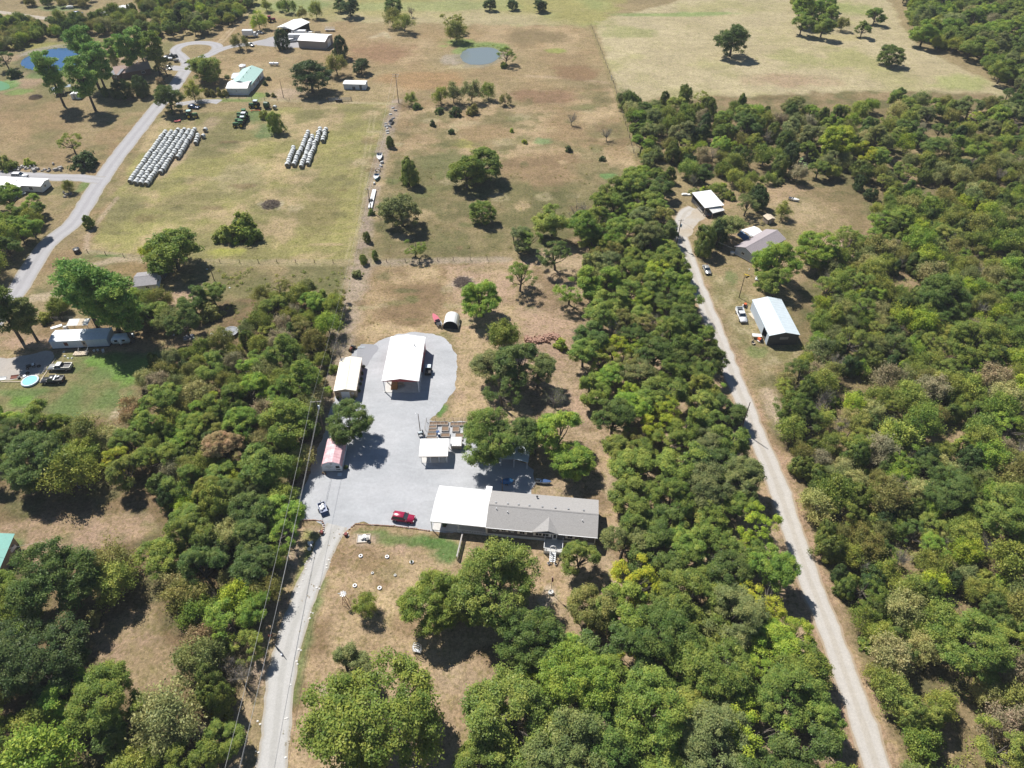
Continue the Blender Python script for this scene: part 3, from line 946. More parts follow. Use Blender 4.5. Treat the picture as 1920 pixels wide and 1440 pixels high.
def oak_arch(i, R=5.0, H=8.6, NL=8, K=120, per=215, flat=0.85, leaf=0.152, open_=0.0, spread=0.5, clump=(0.10, 0.19), low=-0.8, lobe=(0.36, 0.56)):
    cz = H - R * flat * 0.95
    L_ = unit(NL * 4)
    L_ = L_[L_[:, 2] > -0.6][:NL]
    L_ = L_ * (R * spread * tr_.uniform(0.75, 1.15, (len(L_), 1)))
    rl = R * tr_.uniform(*lobe, len(L_))
    k = tr_.integers(0, len(L_), K)
    d = unit(K)
    away = L_[k] / (np.linalg.norm(L_[k], axis=1, keepdims=True) + 1e-6)
    d = d + away * 0.6 + np.array([0, 0, 0.15])
    d /= np.linalg.norm(d, axis=1, keepdims=True)
    c = L_[k] + d * (rl[k] * tr_.uniform(0.6, 1.0, K))[:, None]
    ln = np.linalg.norm(c, axis=1)
    c *= np.minimum(1, (R * tr_.uniform(0.82, 1.06, len(L_))[k]) / (ln + 1e-6))[:, None]
    c = c[c[:, 2] > low * R]
    d = d[:len(c)]
    c = c * np.array([1, 1, flat])
    c[:, 2] += cz
    keep = tr_.random(len(c)) > open_
    c, d = c[keep], d[keep]
    rc = R * tr_.uniform(*clump, len(c))
    idx = np.repeat(np.arange(len(c)), per)
    u = unit(len(idx))
    u[:, 2] = np.where((u[:, 2] < -0.2) & (tr_.random(len(u)) < 0.8), -u[:, 2], u[:, 2])
    P_ = c[idx] + u * (rc[idx] * tr_.random(len(idx)) ** 0.42 * tr_.uniform(0.75, 1.2, len(idx)))[:, None] * np.array([1.2, 1.2, 0.75])
    Nn = u * 0.6 + unit(len(idx)) * 0.6 + np.array([0, 0, 0.55])
    tint = (tr_.random(len(c)) * 0.5)[idx] + tr_.random(len(idx)) * 0.5
    cm = leaves(f'oak_crown_{i}', P_, Nn, leaf * tr_.uniform(0.55, 1.15, len(idx)), tint, 1.25)
    tips = c[tr_.choice(len(c), 13, replace=False)] * np.array([0.9, 0.9, 0.97])
    return cm, branch_mesh(f'oak_trunk_{i}', H, R, tips, 0.3, M_BARK, 0.3, twigs=1), R, H, cz


def pine_arch(i, R=3.2, H=11.5):
    C_, rc = [], []
    for k in range(64):
        h = tr_.random() ** 0.75
        z = H * (0.28 + 0.70 * h)
        prof = math.sin(math.pi * min(1, 0.22 + 0.78 * (1 - h))) ** 0.7 if h > 0.5 else 0.75 + 0.3 * h
        a = tr_.uniform(0, 2 * math.pi)
        rr = R * prof * tr_.uniform(0.3, 0.85)
        C_.append((rr * math.cos(a), rr * math.sin(a), z))
        rc.append(R * tr_.uniform(0.2, 0.36))
    c, rc = np.array(C_), np.array(rc)
    idx = np.repeat(np.arange(len(c)), 170)
    u = unit(len(idx))
    P_ = c[idx] + u * (rc[idx] * tr_.random(len(idx)) ** 0.45)[:, None] * np.array([1.15, 1.15, 0.62])
    Nn = u * 0.6 + unit(len(idx)) * 0.8 + np.array([0, 0, 0.3])
    tint = (tr_.random(len(c)) * 0.5)[idx] + tr_.random(len(idx)) * 0.5
    ax = u + unit(len(idx)) * 0.5 + np.array([0, 0, 0.4])
    cm = leaves(f'pine_crown_{i}', P_, Nn, 0.15 * tr_.uniform(0.7, 1.2, len(idx)), tint, 2.3, ax)
    tips = c[tr_.choice(len(c), 16, replace=False)]
    return cm, branch_mesh(f'pine_trunk_{i}', H * 1.25, R, tips, 0.26, M_BARK, 0.42, lean=0.03), R, H, H * 0.62


def cedar_arch(i, R=2.6, H=7.0, cone=0.75, K=105, per=120):
    h = tr_.random(K) ** 0.9 * 0.96
    a = tr_.uniform(0, 2 * math.pi, K)
    prof = np.minimum(1.0, (h + 0.05) * 4.5) ** 0.6 * (1 - h * cone) ** 0.8 * np.where(h > 0.85, np.maximum(0.1, 1 - (h - 0.85) * 5), 1)
    side = 1 + 0.24 * np.sin(a * 2 + i) + 0.16 * np.sin(a * 3 + 2 * i)
    rr = R * prof * side * tr_.uniform(0.45, 0.92, K)
    c = np.stack([rr * np.cos(a), rr * np.sin(a), 0.25 + h * H * 0.95], 1)
    rc = R * tr_.uniform(0.16, 0.30, K) * (1 - 0.35 * h)
    idx = np.repeat(np.arange(K), per)
    n = len(idx)
    out = np.stack([np.cos(a), np.sin(a), np.full(K, 0.5)], 1)[idx]
    u = unit(n)
    P_ = c[idx] + u * (rc[idx] * tr_.random(n) ** 0.45)[:, None] * np.array([1, 1, 1.35]) + out * 0.06 * R
    P_[:, 2] = np.maximum(P_[:, 2], 0.1)
    Nn = out * 0.5 + u * 0.5 + unit(n) * 0.55
    ax = out * 0.5 + np.array([0, 0, 1.0]) + unit(n) * 0.5
    tint = (tr_.random(K) * 0.55)[idx] + tr_.random(n) * 0.45
    cm = leaves(f'cedar_crown_{i}', P_, Nn, 0.125 * tr_.uniform(0.6, 1.25, n), tint, 1.9, ax)
    return cm, branch_mesh(f'cedar_trunk_{i}', H * 0.9, R, [], 0.16, M_BARK, 0.3, lean=0.01), R, H, H * 0.45


def scrub_arch(i, R=3.4, H=6.5, K=48, per=260, leaf=0.125, open_=0.25, bark=None, up=0.45):
    d = unit(K * 3)
    d = d[d[:, 2] > -0.55][:K]
    rad = tr_.uniform(0.35, 0.86, len(d))
    c = d * (R * rad)[:, None] * np.array([1, 1, 0.95])
    c[:, 2] += H - R * 1.0
    rc = R * tr_.uniform(0.12, 0.32, len(d))
    idx = np.repeat(np.arange(len(c)), per)
    idx = idx[tr_.random(len(idx)) > open_]
    g = tr_.normal(0, 0.55, (len(idx), 3))
    P_ = c[idx] + g * rc[idx][:, None] * np.array([1, 1, 0.9])
    P_[:, 2] = np.maximum(P_[:, 2], 0.15)
    Nn = d[idx] * 0.35 + unit(len(idx)) * 0.8 + np.array([0, 0, 0.4])
    ax = d[idx] * 0.7 + unit(len(idx)) * 0.6 + np.array([0, 0, up])
    tint = (tr_.random(len(c)) * 0.45)[idx] + tr_.random(len(idx)) * 0.55
    cm = leaves(f'scrub_crown_{i}', P_, Nn, leaf * tr_.uniform(0.6, 1.2, len(idx)), tint, 1.6, ax)
    tips = c[tr_.choice(len(c), 14, replace=False)]
    return cm, branch_mesh(f'scrub_trunk_{i}', H, R, tips, 0.13, bark or M_GREYBARK, 0.25, twigs=3), R, H, H - R


def shrub_arch(i, R=1.6, H=2.4, K=46, per=75, leaf=0.12):
    d = unit(K * 2)
    d[:, 2] = abs(d[:, 2])
    d = d[:K]
    lob = np.array([0.62 + 0.55 * math.sin(2.1 * q[0] + i) * math.cos(2.7 * q[1] - i) * 0.6 for q in d]) + tr_.uniform(-0.15, 0.25, K)
    c = d * np.clip(lob, 0.25, 1.0)[:, None] * np.array([R, R, H * 0.9])
    rc = R * tr_.uniform(0.16, 0.34, K)
    idx = np.repeat(np.arange(K), per)
    n = len(idx)
    u = unit(n)
    P_ = c[idx] + u * (rc[idx] * tr_.random(n) ** 0.45)[:, None]
    P_[:, 2] = np.maximum(P_[:, 2], 0.05)
    Nn = d[idx] * 0.4 + u * 0.4 + unit(n) * 0.6 + np.array([0, 0, 0.3])
    tint = (tr_.random(K) * 0.5)[idx] + tr_.random(n) * 0.5
    cm = leaves(f'shrub_leaves_{i}', P_, Nn, leaf * tr_.uniform(0.6, 1.3, n), tint, 1.5)
    tips = (unit(7) * np.array([R, R, H]) * 0.6)
    tips[:, 2] = abs(tips[:, 2]) + 0.3
    return cm, branch_mesh(f'shrub_stem_{i}', H * 0.8, R, tips, 0.06, M_GREYBARK, 0.2), R, H, H * 0.45


def bare_arch(i, R=3.0, H=6.0):
    d = unit(60)
    d = d[d[:, 2] > -0.1][:26]
    tips = d * R * tr_.uniform(0.6, 1.0, (len(d), 1))
    tips[:, 2] += H - R
    n = 500
    k = tr_.integers(0, len(d), n)
    P_ = tips[k] * tr_.uniform(0.75, 1.05, (n, 1)) + tr_.normal(0, 0.25, (n, 3))
    cm = leaves(f'bare_crown_{i}', P_, unit(n), 0.09 * tr_.uniform(0.6, 1.2, n), tr_.random(n), 1.6)
    return cm, branch_mesh(f'bare_trunk_{i}', H, R, tips, 0.13, M_GREYBARK, 0.25, twigs=12), R, H, H - R


ARCH['oak'] = [oak_arch(i) for i in range(3)] + [oak_arch(4, flat=0.95, H=9.6), oak_arch(5, flat=0.7, H=7.6, NL=10), oak_arch(6, NL=5, spread=0.6)]
ARCH['big'] = [oak_arch(10 + i, NL=15, K=235, per=205, leaf=0.114, clump=(0.075, 0.16), spread=0.56, lobe=(0.30, 0.50), open_=0.03) for i in range(3)]
ARCH['field'] = [oak_arch(30 + i, NL=11, K=150, per=130, leaf=0.18, H=7.3, low=-0.9) for i in range(2)]
ARCH['thin'] = [oak_arch(20 + i, K=62, per=140, leaf=0.145, H=8.8, NL=7, spread=0.6, open_=0.08) for i in range(3)]
ARCH['pine'] = [pine_arch(i) for i in range(3)]
ARCH['cedar'] = [cedar_arch(0, cone=0.62, R=2.9, H=6.2), cedar_arch(1, cone=0.5, R=3.0, H=6.2), cedar_arch(2, cone=0.75, R=2.8, H=6.8), cedar_arch(3, cone=0.4, R=3.2, H=5.6)]
ARCH['scrub'] = [scrub_arch(i) for i in range(4)] + [scrub_arch(4, K=60, per=300, open_=0.15, leaf=0.13), scrub_arch(5, K=36, per=230, open_=0.35), scrub_arch(6, K=52, per=300, open_=0.1, leaf=0.13, R=3.0, H=5.0)]
ARCH['open'] = [scrub_arch(10 + i, K=38, per=200, open_=0.3, leaf=0.13, R=3.4, H=6.2, bark=M_BARK) for i in range(2)]
ARCH['shrub'] = [shrub_arch(i) for i in range(4)]
ARCH['bare'] = [bare_arch(i) for i in range(3)]
KINDN = {'oak': 'oak_tree', 'big': 'oak_tree', 'thin': 'oak_tree', 'pine': 'pine_tree', 'cedar': 'cedar_tree', 'scrub': 'scrub_tree', 'open': 'field_tree', 'shrub': 'shrub', 'bare': 'bare_tree', 'far': 'forest_tree', 'field': 'oak_tree'}

# leaf colours (surface colours, not lit values)
LC = {'mid': (0.180, 0.268, 0.056), 'dark': (0.115, 0.188, 0.050), 'deep': (0.070, 0.122, 0.042), 'bright': (0.200, 0.330, 0.055), 'grey': (0.200, 0.252, 0.095),
      'olive': (0.235, 0.258, 0.075), 'yellow': (0.330, 0.405, 0.045), 'lime': (0.270, 0.385, 0.050), 'dry': (0.360, 0.315, 0.160), 'pine': (0.180, 0.335, 0.085), 'cedar': (0.135, 0.195, 0.048),
      'pale': (0.345, 0.370, 0.150), 'tan': (0.320, 0.300, 0.180), 'moss': (0.240, 0.305, 0.068)}
LC = {k_: (c_[0] * 1.17, c_[1] * 1.13, c_[2] * 1.05) for k_, c_ in LC.items()}
TREES = []          # every placed tree: x, y, radius, kind, tone, root


def plant(kind, x, y, r, tone, label=None, group=None, hs=1.0, jit=0.10, nm=None):
    arr = ARCH[kind if kind != 'far' else 'oak']
    cm, bmsh, R, H, cz = arr[random.randrange(len(arr))]
    nm = nm or KINDN[kind]
    s = r / R
    root = bpy.data.objects.new(nm, None)
    COL.objects.link(root)
    root.location = (x, y, 0)
    root.rotation_euler = (0, 0, random.uniform(0, 6.28))
    root.scale = (s * random.uniform(0.93, 1.07), s * random.uniform(0.93, 1.07), s * hs * random.uniform(0.92, 1.1))
    c = LC[tone] if isinstance(tone, str) else tone
    j = random.uniform(1 - jit, 1 + jit)
    o = link('crown' if kind != 'shrub' else 'foliage', cm, root)
    o.color = (c[0] * j * random.uniform(0.93, 1.07), c[1] * j, c[2] * j * random.uniform(0.9, 1.1), 1)
    link('trunk' if kind != 'shrub' else 'stem', bmsh, root)
    root['category'] = 'shrub' if kind == 'shrub' else 'tree'
    if label: root['label'] = label
    TREES.append([x, y, r, kind, tone, root, group])
    return root


def tree(kind, px, py, rp, tone, label=None, group=None, hs=1.0):
    """a tree surveyed by the middle of its crown and its radius in the photograph"""
    cm, bmsh, R, H, cz = ARCH[kind if kind != 'far' else 'oak'][0]
    d = pix(*at(px, py)[:2])[2]
    rp *= 1.08
    r = rp * d / FPX
    for _ in range(3):
        z = cz * (r / R) * hs
        p = at(px, py, z)
        r = rp * pix(p.x, p.y, z)[2] / FPX
    return plant(kind, p.x, p.y, r, tone, label, group, hs)
# ------------------------------------------------------------------ trees that stand out, one by one
for q in [
    ('field', 1373, 82, 33, 'dark', 'broad dark oak alone in the pale mown field'),
    ('field', 1672, 104, 25, 'dark', 'round dark oak standing alone near the east wood edge'),
    ('field', 918, 10, 13, 'deep', 'small dark oak, westernmost of three beyond the far pasture'),
    ('field', 961, 9, 12, 'deep', 'small dark oak, middle of three beyond the far pasture'),
    ('field', 1012, 10, 15, 'deep', 'small dark oak, easternmost of three beyond the far pasture'),
    ('thin', 846, 36, 21, 'moss', 'light green tree above the bushy trunk behind the grey pond'),
    ('scrub', 855, 58, 20, 'olive', 'bushy olive tree just behind the grey pond'),
    ('field', 656, 16, 20, 'deep', 'dark oak behind the grey-walled metal shed'),
    ('field', 637, 12, 13, 'dark', 'slim dark oak touching the larger one behind the grey-walled shed'),
    ('field', 737, 14, 18, 'dark', 'dark oak at the back of the far pasture clump'),
    ('scrub', 735, 32, 18, 'olive', 'olive scrub tree at the west of the far pasture clump'),
    ('scrub', 757, 40, 20, 'moss', 'yellow-green scrub tree at the front of the far pasture clump'),
    ('bare', 771, 20, 10, 'tan', 'small bare grey tree beside the far pasture clump'),
    ('open', 592, 20, 15, 'moss', 'light green tree behind the grey-walled metal shed'),
    ('open', 565, 24, 11, 'olive', 'small thin tree behind the open machinery shed'),
    ('open', 540, 12, 14, 'mid', 'green tree standing behind the open machinery shed'),
    ('open', 527, 10, 11, 'mid', 'slender green tree beside another behind the machinery shed'),
    ('open', 498, 10, 12, 'moss', 'small tree behind the red tractor'),
    ('open', 484, 38, 18, 'lime', 'lime green spreading tree behind the white box truck'),
    ('cedar', 527, 76, 14, 'deep', 'dark cedar in front of the open machinery shed'),
    ('cedar', 637, 93, 15, 'deep', 'dark cedar at the east end of the grey-walled metal shed'),
    ('field', 582, 147, 37, 'deep', 'huge dark evergreen oak beside the small white storage shed'),
    ('open', 630, 122, 22, 'olive', 'pale open-branched tree behind the small white storage shed'),
    ('field', 677, 126, 17, 'deep', 'small round dark oak east of the white storage shed'),
    ('open', 447, 78, 17, 'olive', 'open olive tree beside the turning loop spur'),
    ('field', 381, 130, 33, 'mid', 'large dense green tree between the lane and the green-roofed house'),
    ('open', 361, 172, 21, 'moss', 'light green tree over the parked blue car'),
    ('field', 317, 190, 29, 'dark', 'dark oak over the parked green tractor beside the lane'),
    ('thin', 308, 125, 17, 'olive', 'pale thin tree beside the brick house drive'),
    ('shrub', 299, 150, 9, 'tan', 'brownish shrub in front of the brick house'),
    ('pine', 160, 100, 27, 'pine', 'tall bright pine, hindmost of the three by the blue pond'),
    ('pine', 180, 120, 24, 'pine', 'bright pine between the blue pond and the brick house'),
    ('pine', 96, 142, 24, 'pine', 'pine on the near shore of the blue pond'),
    ('pine', 155, 148, 25, 'pine', 'dark pine leaning over the little white shed'),
    ('pine', 207, 90, 14, 'pine', 'small pine, westernmost of the row behind the brick house'),
    ('pine', 236, 92, 19, 'pine', 'second pine from the west behind the brick house'),
    ('pine', 258, 84, 18, 'pine', 'third pine from the west behind the brick house'),
    ('pine', 284, 90, 20, 'mid', 'easternmost pine of the row behind the brick house'),
    ('open', 210, 115, 14, 'pale', 'pale yellowish thin tree behind the brick house'),
    ('cedar', 227, 166, 17, 'deep', 'dark broad cedar in front of the brick house, western one'),
    ('cedar', 262, 160, 18, 'deep', 'dark tall cedar in front of the brick house, eastern one'),
    ('cedar', 196, 172, 8, 'cedar', 'small cedar beside the two cedars of the brick house'),
    ('thin', 132, 266, 23, 'moss', 'yellow-green tree in the brown field beside the lane'),
    ('shrub', 152, 296, 23, 'deep', 'dark round shrub under the yellow-green field tree'),
    ('shrub', 10, 305, 17, 'mid', 'green shrub at the junk row above the white mobile home'),
    ('shrub', 53, 305, 9, 'lime', 'lime green shrub in the row of junk'),
    ('scrub', 128, 350, 12, 'olive', 'thin olive tree by the lane-side white mobile home'),
    ('cedar', 166, 418, 10, 'mid', 'lone little cedar on the verge of the paved lane'),
    ('thin', 8, 110, 20, 'dark', 'dark tree on the shore west of the blue pond'),
    ('shrub', 24, 135, 12, 'deep', 'dark shrub at the foot of the tree west of the pond'),
    ('field', 324, 476, 50, 'mid', 'big green tree in front of the low grey-roofed cottage'),
    ('scrub', 288, 468, 24, 'yellow', 'yellowing tree leaning out beside the big green cottage tree'),
    ('shrub', 425, 432, 24, 'moss', 'west half of the light green bush in the hay field'),
    ('shrub', 455, 426, 30, 'mid', 'east half of the light green bush in the hay field'),
    ('pine', 146, 540, 38, 'pine', 'tall bright pine behind the pale mobile home, western one'),
    ('pine', 185, 542, 44, 'pine', 'tallest bright pine behind the pale mobile home'),
    ('pine', 216, 572, 38, 'pine', 'dark pine behind the pale mobile home, eastern one'),
    ('oak', 236, 560, 26, 'bright', 'bright green tree beside the tall pines and cottage'),
    ('pine', 4, 580, 32, 'dark', 'dark pine at the frame edge by the drive of the pale mobile home'),
    ('pine', 42, 592, 26, 'grey', 'grey-green pine in front of the dark pine by the drive'),
    ('scrub', 108, 570, 20, 'moss', 'bushy light tree left of the tall pines'),
    ('shrub', 84, 592, 14, 'moss', 'light green shrub on the fence behind the pale mobile home'),
    ('oak', 282, 590, 32, 'mid', 'green oak in the clump behind the small camper'),
    ('oak', 358, 562, 30, 'dark', 'dark oak at the back of the clump behind the camper'),
    ('oak', 398, 552, 26, 'mid', 'easternmost oak of the clump behind the camper'),
    ('scrub', 318, 600, 26, 'grey', 'greyish tree in the middle of the clump behind the camper'),
    ('oak', 252, 582, 28, 'dark', 'dark oak in front of the low grey-roofed cottage'),
    ('scrub', 276, 566, 22, 'moss', 'mossy feathery tree hiding the corner of the grey-roofed cottage'),
    ('scrub', 300, 562, 24, 'olive', 'olive tree behind the middle of the camper clump'),
    ('oak', 345, 608, 30, 'dark', 'dark oak at the front of the clump behind the camper'),
    ('shrub', 395, 580, 22, 'olive', 'olive bush at the east edge of the camper clump'),
    ('cedar', 515, 232, 16, 'mid', 'green cedar behind the short rows of bales'),
    ('cedar', 494, 214, 8, 'moss', 'little yellow-green cedar by the parked green tractors'),
    ('cedar', 767, 328, 19, 'moss', 'tall green cedar in the rough pasture'),
    ('field', 752, 400, 38, 'grey', 'big round grey-green oak by the fence strip'),
    ('field', 874, 328, 36, 'mid', 'western oak of the big pair in the rough pasture'),
    ('field', 905, 312, 38, 'mid', 'eastern oak of the big pair in the rough pasture'),
    ('field', 905, 400, 26, 'mid', 'round green oak in front of the big pasture pair'),
    ('thin', 777, 462, 22, 'mid', 'flat-topped tree on the fence behind the brown yard'),
    ('open', 826, 180, 18, 'moss', 'bright western tree of the pasture row near the utility pole'),
    ('open', 850, 176, 20, 'grey', 'second tree from the west of the pasture row'),
    ('open', 884, 172, 22, 'grey', 'grey-green middle tree of the pasture row'),
    ('open', 915, 172, 16, 'mid', 'eastern tree of the pasture row'),
    ('open', 947, 186, 13, 'olive', 'small tree east of the pasture row'),
    ('thin', 948, 103, 18, 'mid', 'tree on the east shore of the grey pond'),
    ('shrub', 945, 120, 8, 'mid', 'bush below the tree on the grey pond shore'),
    ('open', 770, 185, 13, 'moss', 'light bush by the foot of the tall utility pole'),
    ('shrub', 783, 197, 9, 'dark', 'dark bush by the foot of the tall utility pole'),
    ('shrub', 822, 205, 9, 'dark', 'dark bush under the western tree of the pasture row'),
    ('shrub', 852, 207, 13, 'deep', 'dark bush under the middle of the pasture row'),
    ('shrub', 885, 204, 12, 'olive', 'olive bush under the pasture row'),
    ('shrub', 812, 231, 7, 'deep', 'little dark cedar bush in the brown pasture, western one'),
    ('shrub', 845, 245, 7, 'deep', 'little dark cedar bush in the brown pasture, eastern one'),
    ('cedar', 731, 267, 9, 'cedar', 'small cedar on the fence strip north of the white boat'),
    ('shrub', 960, 244, 5, 'lime', 'tiny lime green sapling in the brown pasture'),
    ('shrub', 984, 264, 6, 'lime', 'lime green sapling in the rough pasture'),
    ('shrub', 1067, 279, 7, 'deep', 'dark bush in the rough pasture, middle one'),
    ('shrub', 1131, 296, 7, 'deep', 'dark bush near the pasture fence corner'),
    ('bare', 1138, 250, 14, 'tan', 'bare grey tree near the pasture fence'),
    ('bare', 1072, 222, 13, 'tan', 'low bare grey thicket in the brown pasture'),
    ('cedar', 688, 446, 8, 'cedar', 'small dark cedar on the bare fence strip'),
    ('cedar', 681, 486, 9, 'mid', 'cedar at the corner of the fence strip, western one'),
    ('cedar', 703, 480, 8, 'mid', 'cedar at the corner of the fence strip, eastern one'),
    ('shrub', 670, 512, 10, 'grey', 'grey shrub below the corner of the fence strip'),
    ('shrub', 696, 398, 7, 'mid', 'shrub on the fence strip by the pale beams'),
    ('big', 904, 560, 43, 'bright', 'bright green oak behind the white hoop shelter'),
    ('thin', 975, 520, 31, 'mid', 'airy oak in the bare yard behind the bright green oak'),
    ('thin', 1068, 546, 30, 'bright', 'thin bright tree on the bare slope'),
    ('oak', 1036, 410, 37, 'moss', 'light green feathery oak at the back of the bare yard'),
    ('oak', 968, 445, 30, 'grey', 'grey oak at the corner of the rough pasture'),
    ('thin', 1042, 478, 33, 'dark', 'dark spreading oak at the back of the bare yard'),
    ('thin', 988, 448, 26, 'mid', 'airy oak between the grey and the feathery oak'),
    ('bare', 1085, 400, 26, 'tan', 'brownish half-bare tree behind the bare yard'),
    ('scrub', 946, 628, 30, 'moss', 'soft yellow-green tree beside the long rock heap'),
    ('oak', 925, 688, 45, 'grey', 'western oak of the grove behind the garden'),
    ('oak', 972, 688, 48, 'dark', 'middle oak of the grove behind the garden'),
    ('oak', 1008, 700, 36, 'grey', 'eastern oak of the grove behind the garden'),
    ('thin', 940, 735, 36, 'dark', 'front oak of the grove behind the garden'),
    ('bare', 1040, 745, 26, 'grey', 'half-bare grey tree east of the garden grove'),
    ('big', 918, 822, 54, 'mid', 'oak hanging over the garden beds'),
    ('oak', 968, 815, 46, 'dark', 'dark oak between the garden and the blue-grey carport'),
    ('thin', 1003, 828, 36, 'mid', 'thin oak right behind the blue-grey carport'),
    ('oak', 1050, 815, 50, 'bright', 'bright green oak behind the grey-roofed house'),
    ('oak', 1075, 862, 40, 'bright', 'bright green lower oak beside the canoe'),
    ('oak', 1150, 785, 42, 'dark', 'dark round oak with bare trunk on the slope'),
    ('oak', 1108, 735, 34, 'mid', 'oak north of the dark round oak with bare trunk'),
    ('big', 655, 790, 47, 'dark', 'dark oak leaning over the pink-roofed shed'),
    ('scrub', 686, 1135, 25, 'moss', 'small yellow-green tree on the front lawn'),
    ('big', 806, 1130, 64, 'mid', 'big oak west of the pair in front of the house'),
    ('big', 930, 1100, 78, 'mid', 'largest oak on the lawn in front of the house'),
    ('big', 868, 1128, 50, 'mid', 'middle oak between the two big lawn oaks'),
    ('big', 992, 1195, 66, 'dark', 'dark green round oak below the flagpole'),
    ('big', 700, 1335, 118, 'mid', 'largest oak beside the lower driveway'),
    ('big', 960, 1345, 88, 'mid', 'broad oak at the near frame edge, west end of the oak wood'),
    ('big', 1085, 1285, 78, 'bright', 'bright leafy oak in the lower oak wood below the round dark one'),
    ('big', 1215, 1335, 84, 'mid', 'broad oak in the middle of the lower oak wood'),
    ('big', 1060, 1420, 84, 'grey', 'grey-green oak at the near frame edge of the lower wood'),
    ('big', 1330, 1250, 74, 'mid', 'big oak east of the middle of the lower oak wood'),
    ('big', 1340, 1400, 80, 'grey', 'big grey-green oak at the near frame edge beside the road wood corner'),
    ('big', 1290, 1120, 66, 'mid', 'big oak behind the lower oak wood, level with the flagpole'),
    ('big', 1235, 1195, 66, 'dark', 'dark big oak on the near side of the small gap in the wood'),
    ('big', 1380, 1160, 62, 'grey', 'grey big oak beside the yellow tree at the road edge'),
    ('big', 1480, 1310, 66, 'mid', 'big oak leaning towards the gravel road above the wood corner'),
    ('oak', 650, 1255, 46, 'grey', 'pale dry-tipped oak behind the largest driveway oak'),
    ('oak', 1088, 1052, 38, 'mid', 'oak at the corner of the grey-roofed house'),
    ('oak', 1168, 1022, 46, 'grey', 'grey-green oak behind the house corner oak'),
    ('thin', 1190, 1090, 48, 'yellow', 'yellow tree in front of the house corner oak'),
    ('oak', 1115, 1130, 50, 'olive', 'olive oak east of the flagpole'),
    ('thin', 1420, 985, 40, 'lime', 'lime green tree in the oak wood by the gravel road'),
    ('thin', 1440, 1115, 46, 'yellow', 'yellow tree at the gravel road edge of the oak wood'),
    ('thin', 1490, 1190, 34, 'lime', 'lime green tree overhanging the gravel road'),
    ('thin', 1150, 655, 30, 'yellow', 'yellow tree in the upper oak wood'),
    ('bare', 1150, 620, 26, 'grey', 'bare grey tree behind the upper yellow tree'),
    ('thin', 1250, 770, 30, 'lime', 'lime yellow tree behind the dark gap in the oak wood'),
    ('oak', 1235, 800, 30, 'yellow', 'yellow-topped oak in front of the dark gap'),
    ('oak', 1238, 508, 32, 'lime', 'lime green oak at the upper bend of the gravel road'),
    ('oak', 1245, 465, 22, 'lime', 'lime oak at the gravel road by the utility pole'),
    ('thin', 1420, 1375, 60, 'lime', 'lime green half-bare tree at the wood corner by the gravel road'),
    ('oak', 1125, 530, 40, 'bright', 'bright leafy oak at the west edge of the upper wood'),
    ('cedar', 1322, 452, 24, 'cedar', 'broad cedar beside the gravel road at the east farm'),
    ('cedar', 1348, 440, 20, 'deep', 'darker cedar beside the broad roadside cedar at the east farm'),
    ('oak', 1366, 425, 32, 'grey', 'grey-green oak between the east carport and farmhouse'),
    ('thin', 1400, 385, 22, 'grey', 'grey tree behind the east farmhouse'),
    ('cedar', 1424, 370, 20, 'deep', 'pointed dark cedar behind the east farmhouse'),
    ('open', 1468, 395, 18, 'moss', 'thin light tree beyond the east farmhouse'),
    ('big', 1456, 495, 44, 'bright', 'bright green oak in front of the east farmhouse'),
    ('big', 1530, 465, 40, 'bright', 'bright green oak at the east end of the farmhouse'),
    ('oak', 1455, 530, 34, 'mid', 'dark-shaded oak below the bright farmhouse oak'),
    ('thin', 1765, 550, 46, 'dark', 'dark round oak in the middle of the east scrub'),
    ('big', 1770, 560, 42, 'dark', 'dark dome-shaped oak in the middle of the east scrub'),
    ('big', 1830, 640, 50, 'mid', 'large green oak low in the east scrub'),
    ('big', 1775, 915, 48, 'dark', 'dark green oak in the east scrub level with the house'),
    ('big', 1890, 970, 60, 'mid', 'bright leafy oak at the far east of the scrub'),
    ('big', 1825, 1215, 66, 'mid', 'large round oak in the lower east scrub'),
    ('oak', 1575, 265, 38, 'lime', 'lime green tree on the lily pond shore'),
    ('oak', 1622, 290, 24, 'yellow', 'yellow tree beside the lily pond'),
    ('oak', 1515, 20, 28, 'bright', 'bright green tree of the clump by the pale field'),
    ('oak', 1545, 45, 24, 'mid', 'second green tree of the clump by the pale field'),
    ('oak', 1505, 45, 20, 'mid', 'low green tree at the west of the pale field clump'),
    ('open', 1580, 45, 14, 'olive', 'thin grey tree beside the pale field clump'),
    ('oak', 1618, 55, 15, 'mid', 'small round tree east of the pale field clump'),
    ('oak', 1643, 28, 19, 'mid', 'bright tree at the back of the pale field'),
    ('oak', 1735, 60, 26, 'bright', 'bright green oak at the point of the east forest edge'),
    ('big', 65, 860, 62, 'dark', 'big dark oak at the west frame edge of the lower clearing'),
    ('big', 30, 825, 40, 'dark', 'dark oak behind the big one by the lower clearing'),
    ('scrub', 130, 885, 48, 'moss', 'mossy green feathery tree by the lower clearing'),
    ('scrub', 160, 815, 36, 'olive', 'dark olive tree behind the mossy feathery tree'),
    ('thin', 218, 862, 30, 'yellow', 'yellow airy tree north of the lower clearing'),
    ('oak', 245, 830, 36, 'mid', 'oak behind the yellow airy tree'),
    ('oak', 292, 862, 36, 'mid', 'round oak east of the yellow airy tree'),
    ('oak', 345, 905, 36, 'mid', 'round oak further east by the lower clearing'),
    ('oak', 405, 750, 22, 'yellow', 'yellow topped tree in the west wood'),
    ('cedar', 405, 950, 36, 'moss', 'bright mossy cedar in the west wood'),
    ('scrub', 205, 1050, 44, 'olive', 'dark olive tree south of the lower clearing'),
    ('big', 100, 1095, 80, 'dark', 'big dark oak south-west of the lower clearing'),
    ('big', 75, 1225, 84, 'deep', 'biggest dark oak at the west frame edge'),
